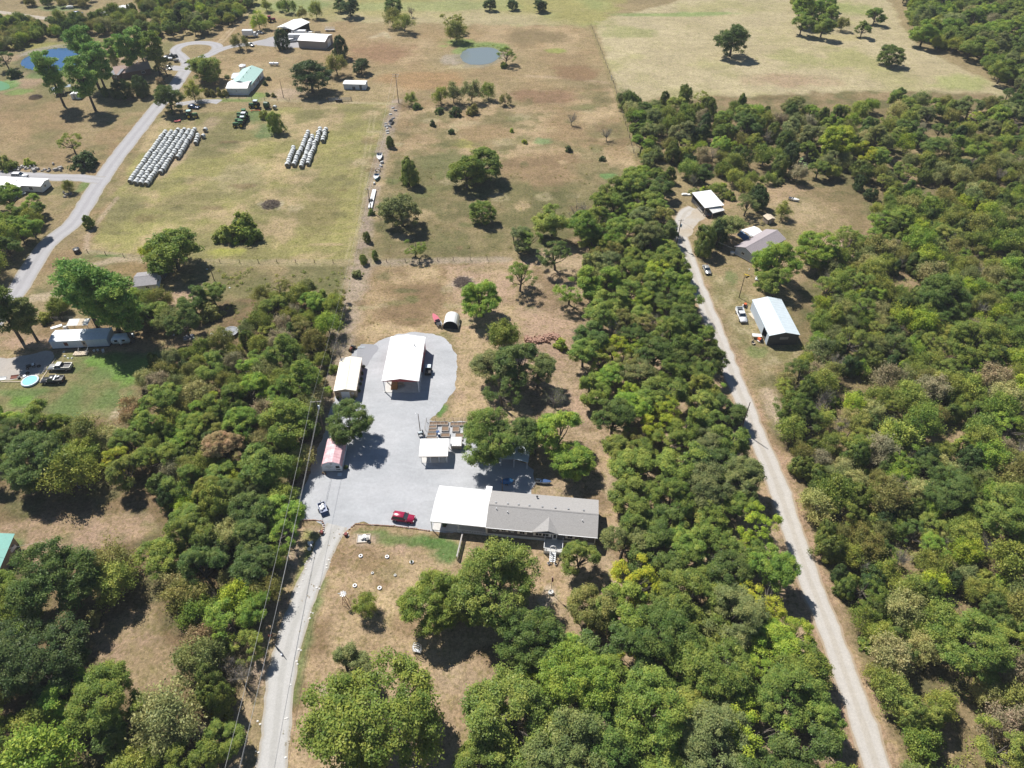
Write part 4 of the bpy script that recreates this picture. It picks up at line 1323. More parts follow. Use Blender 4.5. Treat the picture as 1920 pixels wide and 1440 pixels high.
    ('big', 195, 1310, 72, 'mid', 'round green oak with open crown near the west frame corner'),
    ('scrub', 315, 1350, 66, 'pale', 'pale yellowish feathery tree near the power line'),
    ('scrub', 80, 1420, 74, 'bright', 'bright green tree in the south-west corner'),
    ('cedar', 408, 1315, 34, 'cedar', 'bright dense cedar under the power line'),
    ('thin', 428, 1165, 44, 'bright', 'pale leafy tree beside the power line'),
    ('scrub', 345, 1120, 42, 'olive', 'olive feathery tree east of the small clearing'),
    ('scrub', 370, 1240, 44, 'grey', 'grey-green feathery tree beside the power line'),
    ('oak', 420, 840, 40, 'dry', 'tan dry-leaved oak in the west wood'),
    ('oak', 365, 800, 34, 'mid', 'mixed green oak north of the tan dry-leaved oak'),
    ('oak', 530, 800, 52, 'mid', 'large oak beside the power line by the yard'),
    ('oak', 500, 870, 50, 'mid', 'large oak south of the power line pole'),
    ('oak', 480, 950, 46, 'dark', 'dark oak along the power line by the yard entrance'),
    ('thin', 520, 1000, 36, 'bright', 'bright-tipped oak along the power line by the entrance'),
    ('oak', 560, 720, 40, 'mid', 'oak at the north end of the power line wood'),
    ('oak', 510, 575, 26, 'mid', 'dark green tree in the middle of the north scrub'),
    ('oak', 585, 565, 26, 'bright', 'bright green tree in the north scrub by the fence strip'),
    ('bare', 635, 655, 24, 'tan', 'grey bare thicket beside the tan garage'),
    ('shrub', 626, 690, 10, 'mid', 'small green bush behind the tan garage'),
    ('shrub', 612, 730, 11, 'bright', 'bright green weed bush beside the tan garage'),
    ('shrub', 1050, 645, 14, 'lime', 'small lime bush on the bare slope'),
]:
    tree(*q[:5], label=q[5])
for k, px in enumerate((388, 399, 412, 423)):
    tree('shrub', px, 173, 6, 'olive', ORD[k + 1] + ' clipped bush from the lane along the green-roofed house drive', 'clipped bushes along the drive', hs=1.6)


# ------------------------------------------------------------------ woods: zones filled tree by tree round those already placed
def inside(P_, x, y):
    c = False
    n = len(P_)
    for i in range(n):
        ax, ay = P_[i]
        bx, by = P_[(i + 1) % n]
        if (ay > y) != (by > y) and x < (bx - ax) * (y - ay) / (by - ay + 1e-12) + ax:
            c = not c
    return c


GRID = {}
for T in TREES:
    GRID.setdefault((int(T[0] // 12), int(T[1] // 12)), []).append((T[0], T[1], T[2]))


def free(x, y, r, f):
    a, b = int(x // 12), int(y // 12)
    for i in (-1, 0, 1):
        for j in (-1, 0, 1):
            for q in GRID.get((a + i, b + j), ()):
                if (q[0] - x) ** 2 + (q[1] - y) ** 2 < (f * (q[2] + r)) ** 2:
                    return False
    return True


def pick(w):
    t = random.random() * sum(q[-1] for q in w)
    for q in w:
        t -= q[-1]
        if t <= 0: return q
    return w[-1]


def wood(zone, poly, mix, f=0.72, tries=4000, cap=400, noise=0.0, names={}):
    """mix: (kind, tones, rmin, rmax, weight)"""
    P_ = [tuple(at(*q))[:2] for q in poly]
    xs, ys = [p[0] for p in P_], [p[1] for p in P_]
    n = 0
    for _ in range(tries):
        if n >= cap: break
        x, y = random.uniform(min(xs), max(xs)), random.uniform(min(ys), max(ys))
        k, tones, r0, r1, _w = pick(mix)
        r = random.uniform(r0, r1)
        if not inside(P_, x, y) or not free(x, y, r, f): continue
        if noise and float(fbm(np.array([x]), np.array([y]), 14, 90, 2)[0]) < noise: continue
        px, py, d = pix(x, y, r)
        m = r * FPX / d
        if px < -m * 0.8 or px > PW + m * 0.8 or py < -m or py > PH + m * 1.2: continue
        GRID.setdefault((int(x // 12), int(y // 12)), []).append((x, y, r))
        plant(k, x, y, r, random.choice(tones), None, zone, jit=0.2, nm=names.get(k))
        n += 1
    return n


OAKT = ['mid'] * 6 + ['dark'] * 3 + ['grey'] * 2 + ['moss', 'bright', 'bright']
SCRT = ['moss'] * 5 + ['olive'] * 3 + ['mid'] * 4 + ['grey'] * 2 + ['pale'] * 2 + ['lime', 'bright', 'tan']
CEDT = ['cedar'] * 3 + ['deep', 'moss', 'dark']
n_w = {}
n_w['oak'] = wood('oak wood', [(1120, 395), (1180, 350), (1240, 350), (1250, 400), (1246, 470), (1274, 560), (1314, 650), (1354, 780), (1368, 850), (1402, 950), (1436, 1080), (1470, 1200), (1512, 1330), (1540, 1500), (880, 1500), (900, 1340), (1010, 1270), (1090, 1220), (1110, 1150), (1180, 1050), (1175, 960), (1150, 880), (1180, 830), (1140, 720), (1080, 690), (1085, 640), (1130, 610), (1110, 560), (1090, 470)],
                  [('oak', OAKT, 4.0, 6.2, 10), ('thin', ['mid', 'moss', 'bright', 'olive'], 3.4, 5.0, 2), ('bare', ['grey', 'tan'], 2.4, 3.4, 0.4), ('thin', ['yellow', 'lime'], 2.8, 3.8, 0.25)], 0.5, 14000, 240)
n_w['roadside'] = wood('oaks overhanging the road', [(1440, 1230), (1490, 1240), (1545, 1400), (1560, 1500), (1450, 1500)], [('oak', OAKT, 4.5, 5.5, 1)], 0.5, 500, 8)
n_w['scrub'] = wood('east scrub', [(1520, 640), (1530, 560), (1560, 500), (1600, 440), (1650, 400), (1660, 380), (1640, 340), (1960, 300), (1960, 1540), (1850, 1540), (1820, 1440), (1760, 1340), (1740, 1350), (1760, 1460), (1760, 1540), (1716, 1540), (1690, 1400), (1640, 1280), (1594, 1180), (1562, 1080), (1522, 960), (1488, 860), (1464, 780), (1458, 715), (1510, 690)],
                    [('scrub', SCRT, 2.4, 4.8, 10), ('cedar', CEDT, 1.8, 3.2, 2.6), ('thin', ['mid', 'dark', 'moss', 'bright'], 3.0, 4.6, 2.2), ('shrub', SCRT, 1.2, 2.4, 1.5), ('bare', ['tan', 'grey'], 2.0, 3.0, 0.9)], 0.5, 22000, 700, 0.33, {'thin': 'hardwood_tree'})
n_w['band'] = wood('north band', [(1160, 190), (1210, 205), (1300, 195), (1420, 215), (1560, 220), (1680, 200), (1760, 205), (1960, 205), (1960, 310), (1850, 330), (1780, 300), (1700, 330), (1640, 380), (1560, 345), (1480, 330), (1360, 330), (1290, 360), (1220, 330), (1185, 260)],
                   [('oak', OAKT, 3.4, 6.0, 7), ('cedar', CEDT, 2.2, 4.0, 4), ('scrub', SCRT, 2.8, 4.6, 5), ('bare', ['tan', 'grey'], 2.2, 3.2, 0.5), ('thin', ['lime', 'moss'], 3.0, 4.5, 1.0)], 0.56, 9000, 190, 0.22, {'oak': 'forest_tree', 'scrub': 'forest_tree', 'thin': 'forest_tree'})
n_w['forest'] = wood('east forest', [(1640, -30), (1700, 20), (1720, 85), (1760, 95), (1830, 120), (1880, 170), (1925, 195), (2000, 200), (2000, -60), (1640, -60)],
                     [('far', OAKT, 4.0, 7.0, 8), ('scrub', SCRT, 3.2, 5.0, 3), ('cedar', CEDT, 2.5, 4.0, 1)], 0.55, 7000, 150, 0, {'scrub': 'forest_tree'})
n_w['clump'] = wood('pale field clump', [(1480, 10), (1530, -10), (1560, 30), (1555, 65), (1500, 55)], [('oak', ['mid', 'bright', 'moss'], 3.0, 5.0, 1)], 0.6, 800, 20)
n_w['west'] = wood('west wood', [(250, 790), (330, 770), (400, 700), (470, 690), (560, 680), (596, 720), (594, 790), (578, 860), (552, 960), (532, 1050), (506, 1130), (482, 1210), (450, 1320), (420, 1470), (240, 1470), (360, 1340), (375, 1240), (360, 1140), (300, 1090), (350, 1010), (320, 940)],
                   [('oak', OAKT, 3.4, 5.4, 8), ('scrub', SCRT + ['dry'], 2.8, 4.4, 5), ('cedar', CEDT, 2.0, 3.2, 1.6), ('thin', ['moss', 'yellow', 'bright'], 3.0, 4.0, 1), ('bare', ['tan'], 2.0, 3.0, 0.5)], 0.52, 8000, 130)
n_w['west2'] = wood('west oaks', [(-30, 815), (120, 812), (200, 812), (255, 820), (330, 890), (300, 920), (200, 905), (60, 905), (-30, 915)], [('oak', OAKT, 3.8, 5.4, 6), ('scrub', SCRT, 2.8, 4.2, 2)], 0.6, 3000, 40)
n_w['west3'] = wood('south-west wood', [(-40, 1110), (60, 1100), (150, 1075), (240, 1060), (262, 1090), (165, 1190), (170, 1280), (250, 1335), (330, 1340), (280, 1470), (-40, 1470)], [('oak', OAKT, 3.8, 5.6, 6), ('scrub', SCRT, 3, 4.4, 3), ('shrub', SCRT, 1.2, 2.0, 1)], 0.62, 4000, 60)
for _z in ([(462, 612), (500, 552), (590, 548), (642, 570), (622, 640), (606, 740), (590, 705), (520, 690), (470, 660)], [(268, 722), (292, 692), (362, 658), (430, 655), (480, 690), (500, 700), (400, 720), (330, 780)]):
    n_w['north'] = wood('north scrub', _z, [('scrub', SCRT, 2.2, 3.8, 8), ('thin', ['mid', 'moss', 'olive'], 2.4, 3.6, 2), ('shrub', SCRT, 1.0, 1.8, 2.5), ('cedar', CEDT, 1.4, 2.4, 0.8)], 0.62, 6000, 90, 0.25, {'scrub': 'thicket_tree', 'thin': 'thicket_tree'})
n_w['lanewood'] = wood('lane wood', [(-30, 400), (35, 392), (85, 400), (88, 425), (45, 470), (0, 520), (-30, 545)], [('scrub', ['moss', 'mid', 'bright'], 3.4, 5.0, 4), ('oak', ['mid', 'dark', 'bright'], 3.4, 5.0, 5)], 0.56, 2500, 60)
n_w['belt'] = wood('north-west belt', [(80, 60), (150, 40), (260, 30), (260, 10), (480, -5), (480, 12), (430, 55), (370, 70), (250, 68), (150, 72), (95, 72)],
                   [('scrub', SCRT, 2.6, 4.4, 6), ('cedar', CEDT, 2.2, 3.6, 3), ('oak', ['mid', 'dark'], 3, 4.6, 2)], 0.55, 5000, 130, 0, {'scrub': 'thicket_tree', 'oak': 'thicket_tree'})
n_w['belt2'] = wood('pond belt', [(-30, 45), (60, 45), (75, 75), (30, 95), (-30, 100)], [('scrub', SCRT, 2.8, 4.4, 6), ('cedar', CEDT, 2.2, 3.4, 2)], 0.55, 2000, 40, 0, {'scrub': 'thicket_tree'})
n_w['hang'] = wood('east farm trees', [(1290, 370), (1320, 350), (1420, 340), (1480, 330), (1500, 340), (1400, 360), (1380, 380)], [('scrub', SCRT, 2.4, 3.8, 4), ('shrub', SCRT, 1.2, 2.0, 2)], 0.7, 1500, 30)
n_w['topleft'] = wood('top scrub', [(30, 0), (90, 3), (160, -8), (180, 5), (150, 20), (60, 14)], [('scrub', SCRT, 2.4, 3.8, 4)], 0.7, 700, 14)


# ------------------------------------------------------------------ undergrowth: weeds, saplings and rough grass nobody could count
def thicket(name, label, polys, dens, r0, r1, per, tone, leaf=0.2, noise=0.35, seed=0):
    Ps, Ns, Ts, Ss = [], [], [], []
    for poly in polys:
        W_ = np.array([tuple(at(*q))[:2] for q in poly])
        ar = (W_[:, 0].max() - W_[:, 0].min()) * (W_[:, 1].max() - W_[:, 1].min())
        n = int(ar * dens)
        x = tr_.uniform(W_[:, 0].min(), W_[:, 0].max(), n)
        y = tr_.uniform(W_[:, 1].min(), W_[:, 1].max(), n)
        k = (polydist(W_, x, y) < 0) & (fbm(x, y, 9, 100 + seed, 3) > noise)
        x, y = x[k], y[k]
        r = tr_.uniform(r0, r1, len(x))
        idx = np.repeat(np.arange(len(x)), per)
        d = unit(len(idx))
        d[:, 2] = abs(d[:, 2])
        P_ = d * (r[idx] * tr_.random(len(idx)) ** 0.4)[:, None]
        P_[:, 0] += x[idx]; P_[:, 1] += y[idx]
        P_[:, 2] += 0.03
        Ps.append(P_); Ns.append(d * 0.6 + unit(len(idx)) * 0.7 + np.array([0, 0, 0.4]))
        Ts.append((tr_.random(len(x)) * 0.6)[idx] + tr_.random(len(idx)) * 0.4)
        Ss.append(leaf * (r[idx] / r1) ** 0.5 * tr_.uniform(0.6, 1.2, len(idx)))
    o = link(name, leaves(name, np.concatenate(Ps), np.concatenate(Ns), np.concatenate(Ss), np.concatenate(Ts), 1.5))
    o.color = (*LC[tone], 1)
    return tag(o, label, 'undergrowth', kind='stuff')


EASTP = [(1490, 700), (1530, 560), (1620, 420), (1960, 300), (1960, 1500), (1760, 1500), (1640, 1180), (1540, 960), (1460, 800)]
NORTHP = [(440, 590), (500, 545), (640, 570), (610, 740), (470, 690), (330, 780), (270, 720), (400, 650)]
thicket('undergrowth', 'olive weeds and saplings between the trees of the east scrub', [EASTP], .07, .5, 1.5, 44, 'moss', .17, .34, 1)
thicket('undergrowth', 'brown dry weeds between the trees of the east scrub', [EASTP, NORTHP], .06, .4, 1.2, 36, 'pale', .15, .36, 2)
thicket('undergrowth', 'green weeds in the north scrub and along the fence strip', [NORTHP, [(410, 510), (640, 508), (636, 535), (560, 560), (440, 565)], [(655, 520), (690, 500), (640, 640), (612, 740), (600, 740)]], .12, .3, .9, 40, 'moss', .16, .4, 3)
thicket('reeds', 'green reeds on the banks of the ponds', [[(42, 104), (85, 90), (112, 85), (150, 92), (150, 99), (112, 91), (86, 96), (50, 108)], [(30, 122), (46, 130), (72, 136), (115, 137), (115, 133), (72, 132), (46, 126), (37, 118)], [(862, 98), (880, 86), (915, 83), (938, 88), (936, 93), (915, 88), (882, 90), (868, 98)]], .35, .3, .9, 26, 'mid', .16, .3, 12)
thicket('undergrowth', 'tall rough weeds on the strip below the hay field', [[(405, 505), (655, 503), (645, 545), (600, 552), (560, 548), (500, 545), (460, 590), (420, 590), (430, 540)]], .16, .3, 1.1, 40, 'moss', .15, .42, 11)
thicket('undergrowth', 'saplings and shrubs on the floor of the oak wood', [[(1120, 400), (1250, 400), (1300, 620), (1400, 900), (1500, 1250), (1540, 1460), (900, 1460), (1100, 1220), (1190, 1000), (1160, 800), (1090, 640)]], .03, .4, 1.4, 46, 'mid', .2, .38, 9)
thicket('undergrowth', 'low shrubs along the west wood edges', [[(560, 700), (600, 730), (575, 900), (530, 1010), (500, 1110), (440, 1330), (400, 1460), (300, 1460), (340, 1200), (330, 1000), (420, 800)]], .05, .4, 1.3, 46, 'olive', .2, .3, 4)
thicket('undergrowth', 'dull green weeds in the rough pasture', [[(735, 310), (880, 290), (1190, 330), (1100, 420), (940, 485), (695, 490)], [(1180, 215), (1200, 320), (1060, 300), (1060, 250)]], .02, .2, .7, 26, 'olive', .14, .46, 5)
thicket('grass', 'tufts of rough grass over the hay field', [[(300, 215), (735, 195), (722, 300), (665, 490), (400, 490), (165, 470), (200, 385)]], .05, .1, .32, 10, 'pale', .13, .4, 6)
thicket('grass', 'tufts of dry grass over the pastures', [[(745, 190), (1150, 158), (1200, 320), (1100, 370), (690, 488)], [(690, 500), (945, 492), (1080, 560), (1000, 640), (660, 640)]], .06, .1, .35, 10, 'dry', .13, .42, 7)
thicket('grass', 'tufts of grass on the front lawn and drive verges', [[(575, 1010), (650, 985), (860, 1000), (1040, 1040), (1080, 1120), (760, 1290), (620, 1460), (520, 1460)], [(560, 1000), (600, 1000), (560, 1100), (480, 1330), (440, 1330)], [(1310, 500), (1430, 740), (1640, 1200), (1760, 1460), (1700, 1460), (1480, 900), (1400, 720)]], .35, .05, .2, 8, 'dry', .08, .35, 8)
# ------------------------------------------------------------------ surfaces of built things
WHITE = mat('white_metal', (0.80, 0.80, 0.79), 0.45, var=0.04, scale=0.6, spec=0.4, stretch=(1, 1, 1))
CREAM = mat('cream_metal', (0.80, 0.74, 0.64), 0.45, var=0.05, scale=0.6)
PALEM = mat('pale_galvanised', (0.56, 0.63, 0.66), 0.4, var=0.06, scale=0.6, spec=0.5)
REDM = mat('red_siding', (0.34, 0.045, 0.05), 0.5, var=0.12)
TANW = mat('tan_siding', (0.42, 0.33, 0.22), 0.7, var=0.10)
TAUPE = mat('taupe_siding', (0.34, 0.315, 0.30), 0.6, var=0.06)
WHITEW = mat('white_siding', (0.66, 0.69, 0.72), 0.6, var=0.07, scale=1.0)
GREYW = mat('slate_siding', (0.115, 0.12, 0.135), 0.7, var=0.15)
SHINGLE = mat('grey_shingle', (0.32, 0.31, 0.30), 0.9, var=0.2, scale=3.0, bump=0.3, spec=0.1, stretch=(1, 4, 1))
BRNSH = mat('brown_shingle', (0.40, 0.30, 0.265), 0.9, var=0.2, scale=4.0, bump=0.3, spec=0.1)
MAUVE = mat('mauve_shingle', (0.33, 0.295, 0.305), 0.9, var=0.15, scale=3.0, bump=0.2, spec=0.1)
MINT = mat('mint_metal', (0.42, 0.60, 0.54), 0.45, var=0.06)
TEAL = mat('teal_metal', (0.16, 0.40, 0.34), 0.5, var=0.08)
PINKM = mat('faded_red_metal', (0.60, 0.30, 0.33), 0.5, scale=0.9, col2=(0.80, 0.58, 0.60))
BRICK = mat('brown_brick', (0.20, 0.14, 0.11), 0.9, var=0.25, scale=5.0)
DARK = mat('dark_plastic', (0.022, 0.023, 0.026), 0.5, var=0.2)
TYRE = mat('tyre_rubber', (0.018, 0.018, 0.019), 0.85, var=0.2)
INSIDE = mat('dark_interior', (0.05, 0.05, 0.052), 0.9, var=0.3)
GLASS = mat('dark_glass', (0.012, 0.016, 0.022), 0.08, var=0.1, spec=0.6)
GLASSB = mat('blue_glass', (0.03, 0.05, 0.075), 0.1, var=0.1, spec=0.6)
STEEL = mat('grey_steel', (0.33, 0.34, 0.35), 0.4, metal=0.6, var=0.1)
RIM = mat('wheel_rim', (0.5, 0.5, 0.5), 0.35, metal=0.7, var=0.1)
CONC = mat('concrete', (0.50, 0.49, 0.47), 0.9, var=0.12, scale=1.2, bump=0.1)
WOOD = mat('weathered_wood', (0.30, 0.25, 0.20), 0.9, var=0.25, scale=3.0, stretch=(1, 6, 1))
NEWW = mat('orange_wood', (0.42, 0.19, 0.07), 0.7, var=0.2, scale=3.0)
GREYWD = mat('grey_wood', (0.40, 0.375, 0.345), 0.9, var=0.2, scale=3.0)
SOIL = mat('garden_soil', (0.21, 0.145, 0.10), 0.95, var=0.3, scale=4.0, bump=0.5)
POLEM = mat('pole_wood', (0.155, 0.115, 0.085), 0.9, var=0.25, scale=2.0)
WIRE = mat('pale_cable', (0.42, 0.42, 0.41), 0.4, metal=0.0, var=0.05)
WIREM = mat('fence_wire', (0.2, 0.19, 0.18), 0.6, metal=0.4, var=0.1)
GREENP = mat('tractor_green', (0.030, 0.135, 0.035), 0.4, var=0.1, spec=0.5)
YELLOWP = mat('tractor_yellow', (0.62, 0.44, 0.03), 0.4, var=0.08)
REDP = mat('red_paint', (0.30, 0.012, 0.05), 0.25, var=0.05, spec=0.6)
SILVER = mat('silver_paint', (0.44, 0.44, 0.42), 0.3, metal=0.4, var=0.05, spec=0.6)
WHITEP = mat('white_paint', (0.76, 0.77, 0.78), 0.3, var=0.04, spec=0.5)
BLACKP = mat('black_paint', (0.03, 0.032, 0.035), 0.35, var=0.1, spec=0.5)
BLUEP = mat('blue_paint', (0.03, 0.075, 0.20), 0.3, var=0.08, spec=0.5)
ORANGE = mat('orange_paint', (0.62, 0.13, 0.05), 0.4, var=0.08)
WRAP = mat('net_wrap', (0.55, 0.57, 0.56), 0.5, var=0.12, scale=3.0, stretch=(1, 5, 1))
HAY = mat('bale_hay', (0.19, 0.17, 0.125), 0.95, var=0.3, scale=6.0, bump=0.5)
BLUET = mat('blue_tarp', (0.035, 0.15, 0.33), 0.45, var=0.25, scale=1.5)
POOLB = mat('pool_blue', (0.08, 0.46, 0.72), 0.35, var=0.2, scale=1.5)
ROCK = mat('pale_rock', (0.60, 0.58, 0.55), 0.9, var=0.2, scale=3.0, bump=0.4)
RUSTR = mat('rusty_rock', (0.33, 0.20, 0.145), 0.9, var=0.3, scale=3.0, bump=0.4)
RUSTI = mat('rust_iron', (0.16, 0.055, 0.035), 0.8, var=0.3)
TERRA = mat('terracotta', (0.20, 0.05, 0.045), 0.7, var=0.2)
PAPER = mat('junk_pale', (0.62, 0.62, 0.60), 0.7, var=0.2)
TIMBER = mat('pale_timber', (0.52, 0.44, 0.34), 0.85, var=0.15, scale=3.0)
BRUSHM = mat('dead_brush', (0.16, 0.125, 0.105), 0.95, var=0.35, scale=3.0)


def gable(t, L, W, hw, rise, wm, rm, over=0.3, th=0.08, axis_='y', z0=0.0, open_front=False, trim=None, ribs=None):
    """walls and pitched roof; local x across (W), y along the ridge (L), origin at the front-left corner"""
    if wm:
        part(t, 'wall', wm, PR([(0, z0), (W, z0), (W, hw), (W / 2, hw + rise), (0, hw)], 'y', 0, L))
    k = rise / (W / 2)
    o = over
    ops = []
    for s in (0, 1):
        xe = -o if s == 0 else W + o
        ze = hw - o * k + 0.03
        xr = W / 2
        ops.append(SL([(xe, -o, ze), (xr, -o, hw + rise + 0.03), (xr, L + o, hw + rise + 0.03), (xe, L + o, ze)], -th))
    r = part(t, 'roof', rm, *ops)
    rp = []
    n = max(2, int((L + 2 * o) / (ribs or 0.9)))
    if ribs:
        for i in range(n + 1):
            y = -o + (L + 2 * o) * i / n
            for s in (0, 1):
                xe = -o if s == 0 else W + o
                rp.append(C((xe, y, hw - o * k + 0.03 + th), (W / 2, y, hw + rise + 0.03 + th), 0.035, n=4))
        part(r, 'standing_seam', rm, *rp)
    part(r, 'ridge_cap', rm, PR([(W / 2 - 0.2, hw + rise + 0.03 + th - 0.2 * k + 0.03), (W / 2, hw + rise + th + 0.07), (W / 2 + 0.2, hw + rise + 0.03 + th - 0.2 * k + 0.03), (W / 2, hw + rise + th + 0.02)], 'y', -o - .01, L + o + .01))
    return r


def window(t, x, y, z, w, h, face='y-', fm=None, gm_=None, shutters=None, name='window'):
    """window on a wall facing -y (face 'y-'), or +x / -x"""
    fm, gm_ = fm or WHITEP, gm_ or GLASS
    d = 0.06
    def bx(u0, u1, z0, z1, o0, o1):
        if face == 'y-': return B(x + u0, x + u1, y - o1, y - o0, z0, z1)
        if face == 'y+': return B(x + u0, x + u1, y + o0, y + o1, z0, z1)
        if face == 'x+': return B(x + o0, x + o1, y + u0, y + u1, z0, z1)
        return B(x - o1, x - o0, y + u0, y + u1, z0, z1)
    f = part(t, name, fm, bx(0, w, z, z + 0.09, 0, d), bx(0, w, z + h - 0.09, z + h, 0, d), bx(0, 0.09, z + .09, z + h - .09, 0, d), bx(w - 0.09, w, z + .09, z + h - .09, 0, d), bx(w / 2 - 0.03, w / 2 + 0.03, z + .09, z + h - .09, 0, d * 0.8))
    part(f, 'pane', gm_, bx(0.09, w - 0.09, z + 0.09, z + h - 0.09, 0, 0.03))
    if shutters:
        part(t, 'shutter', shutters, bx(-0.42, -0.04, z, z + h, 0, 0.05))
        part(t, 'shutter', shutters, bx(w + 0.04, w + 0.42, z, z + h, 0, 0.05))
    return f


def wheel(t, x, y, r, w, name='wheel'):
    o = part(t, name, TYRE, C((x, y - w / 2, r), (x, y + w / 2, r), r, n=14))
    part(o, 'rim', RIM, C((x, y - w / 2 - 0.015, r), (x, y + w / 2 + 0.015, r), r * 0.55, n=10))
    return o


def car(name, label, cat, x, y, rz, paint, L=4.6, W=1.8, H=1.6, style='suv', group=None, roofm=None):
    """length along x, front at +x"""
    t = thing(name, label, cat, x, y, rz, group)
    h, w = L / 2, W / 2
    belt = 0.58 * H
    if style == 'suv': prof = [(-h, .35), (-h, .8), (-h + .1, belt), (.16 * L, belt), (h - .25, belt - .12), (h, .72), (h, .35)]
    elif style == 'pickup': prof = [(-h, .45), (-h, belt - .02), (-.12 * L, belt - .02), (.22 * L, belt), (h - .2, belt - .08), (h, .75), (h, .45)]
    else: prof = [(-h, .32), (-h, .7), (-h + .12, belt - .02), (-.3 * L, belt), (.2 * L, belt), (h - .3, belt - .14), (h, .6), (h, .32)]
    part(t, 'body', paint, PR(prof, 'y', -w, w), bevel=0.07, smooth=True)
    if style == 'suv': c = (-h + .12, .20 * L, -h + .42, .05 * L)
    elif style == 'pickup': c = (-.13 * L, .20 * L, -.10 * L, .10 * L)
    else: c = (-.33 * L, .22 * L, -.2 * L, .08 * L)
    i = 0.16
    gl = ([(c[0], -w + .06, belt - .01), (c[1], -w + .06, belt - .01), (c[1], w - .06, belt - .01), (c[0], w - .06, belt - .01), (c[2], -w + i + .06, H - .05), (c[3], -w + i + .06, H - .05), (c[3], w - i - .06, H - .05), (c[2], w - i - .06, H - .05)], B(0, 1, 0, 1, 0, 1)[1])
    part(t, 'window', GLASSB, gl)
    rf = ([(c[2] - .04, -w + i + .03, H - .07), (c[3] + .05, -w + i + .03, H - .07), (c[3] + .05, w - i - .03, H - .07), (c[2] - .04, w - i - .03, H - .07), (c[2] + .06, -w + i + .1, H), (c[3] - .08, -w + i + .1, H), (c[3] - .08, w - i - .1, H), (c[2] + .06, w - i - .1, H)], gl[1])
    part(t, 'roof', roofm or paint, rf, bevel=0.03, smooth=True)
    pl = []
    for f in (0.0, 0.5, 1.0):
        for s in (-1, 1):
            b0 = c[0] + (c[1] - c[0]) * f
            b1 = c[2] + (c[3] - c[2]) * f
            pl.append(C((b0, s * (w - .05), belt - .02), (b1, s * (w - i - .04), H - .05), 0.045, n=5))
    parts(t, 'pillar', paint, *pl)
    for sx in (-.31, .31):
        for s in (-1, 1):
            wheel(t, sx * L, s * (w - .08), 0.35 if style != 'pickup' else .4, .22)
    for s in (-1, 1):
        part(t, 'headlight', WHITEP, B(h - .06, h + .015, s * (w - .35) - .17, s * (w - .35) + .17, .62, .78))
        part(t, 'tail_light', REDP, B(-h - .015, -h + .06, s * (w - .2) - .12, s * (w - .2) + .12, .7, .95))
        part(t, 'mirror', paint, B(c[1] - .25, c[1] - .05, s * (w + .02), s * (w + .16), belt, belt + .15))
    part(t, 'bumper', DARK, B(h - .02, h + .06, -w + .1, w - .1, .38, .55), B(-h - .06, -h + .02, -w + .1, w - .1, .38, .55))
    if style == 'pickup':
        x0, x1 = -h + .08, -.14 * L
        part(t, 'bed_floor', DARK, B(x0, x1, -w + .1, w - .1, belt - .03, belt + .0))
        part(t, 'bed_side', paint, B(x0 - .08, x1, -w, -w + .09, belt - .02, belt + .32), B(x0 - .08, x1, w - .09, w, belt - .02, belt + .32), B(x0 - .08, x0, -w + .09, w - .09, belt - .02, belt + .32))
    return t


def tractor(label, x, y, rz, group='green tractors', s=1.0, cab=True, roofm=None):
    t = thing('tractor', label, 'tractor', x, y, rz, group)
    t.scale = (s, s, s)
    part(t, 'hood', GREENP, TB(.3, 2.3, -.42, .42, .8, 1.65, .08), bevel=0.05)
    part(t, 'grille', DARK, B(2.3, 2.36, -.36, .36, .85, 1.5))
    part(t, 'chassis', DARK, B(-.9, 2.1, -.3, .3, .55, .8))
    for s2 in (-1, 1):
        for nm, xx, r, w in (('rear_wheel', -.55, .88, .5), ('front_wheel', 1.75, .58, .36)):
            yy = s2 * (.88 if r > .7 else .75)
            o = part(t, nm, TYRE, C((xx, yy - w / 2, r), (xx, yy + w / 2, r), r, n=14))
            part(o, 'rim', YELLOWP, C((xx, yy - w / 2 - .02, r), (xx, yy + w / 2 + .02, r), r * .5, n=10))
        part(t, 'fender', GREENP, B(-1.15, .1, s2 * .88 - .27, s2 * .88 + .27, 1.78, 1.84))
    if cab:
        part(t, 'cab', GLASS, TB(-.95, .35, -.68, .68, 1.0, 2.55, .06))
        part(t, 'cab_roof', roofm or GREENP, TB(-1.1, .5, -.78, .78, 2.55, 2.75, .08), bevel=.03)
    else:
        part(t, 'seat', DARK, B(-.6, -.15, -.25, .25, 1.0, 1.35), B(-.7, -.6, -.25, .25, 1.3, 1.7))
        part(t, 'canopy', roofm or GREENP, B(-1.0, .35, -.65, .65, 2.35, 2.43))
        part(t, 'roll_bar', DARK, C((-.85, -.5, 1.2), (-.85, -.5, 2.35), .04), C((-.85, .5, 1.2), (-.85, .5, 2.35), .04))
    part(t, 'exhaust', DARK, C((.6, .3, 1.6), (.6, .3, 2.4), .05))
    return t


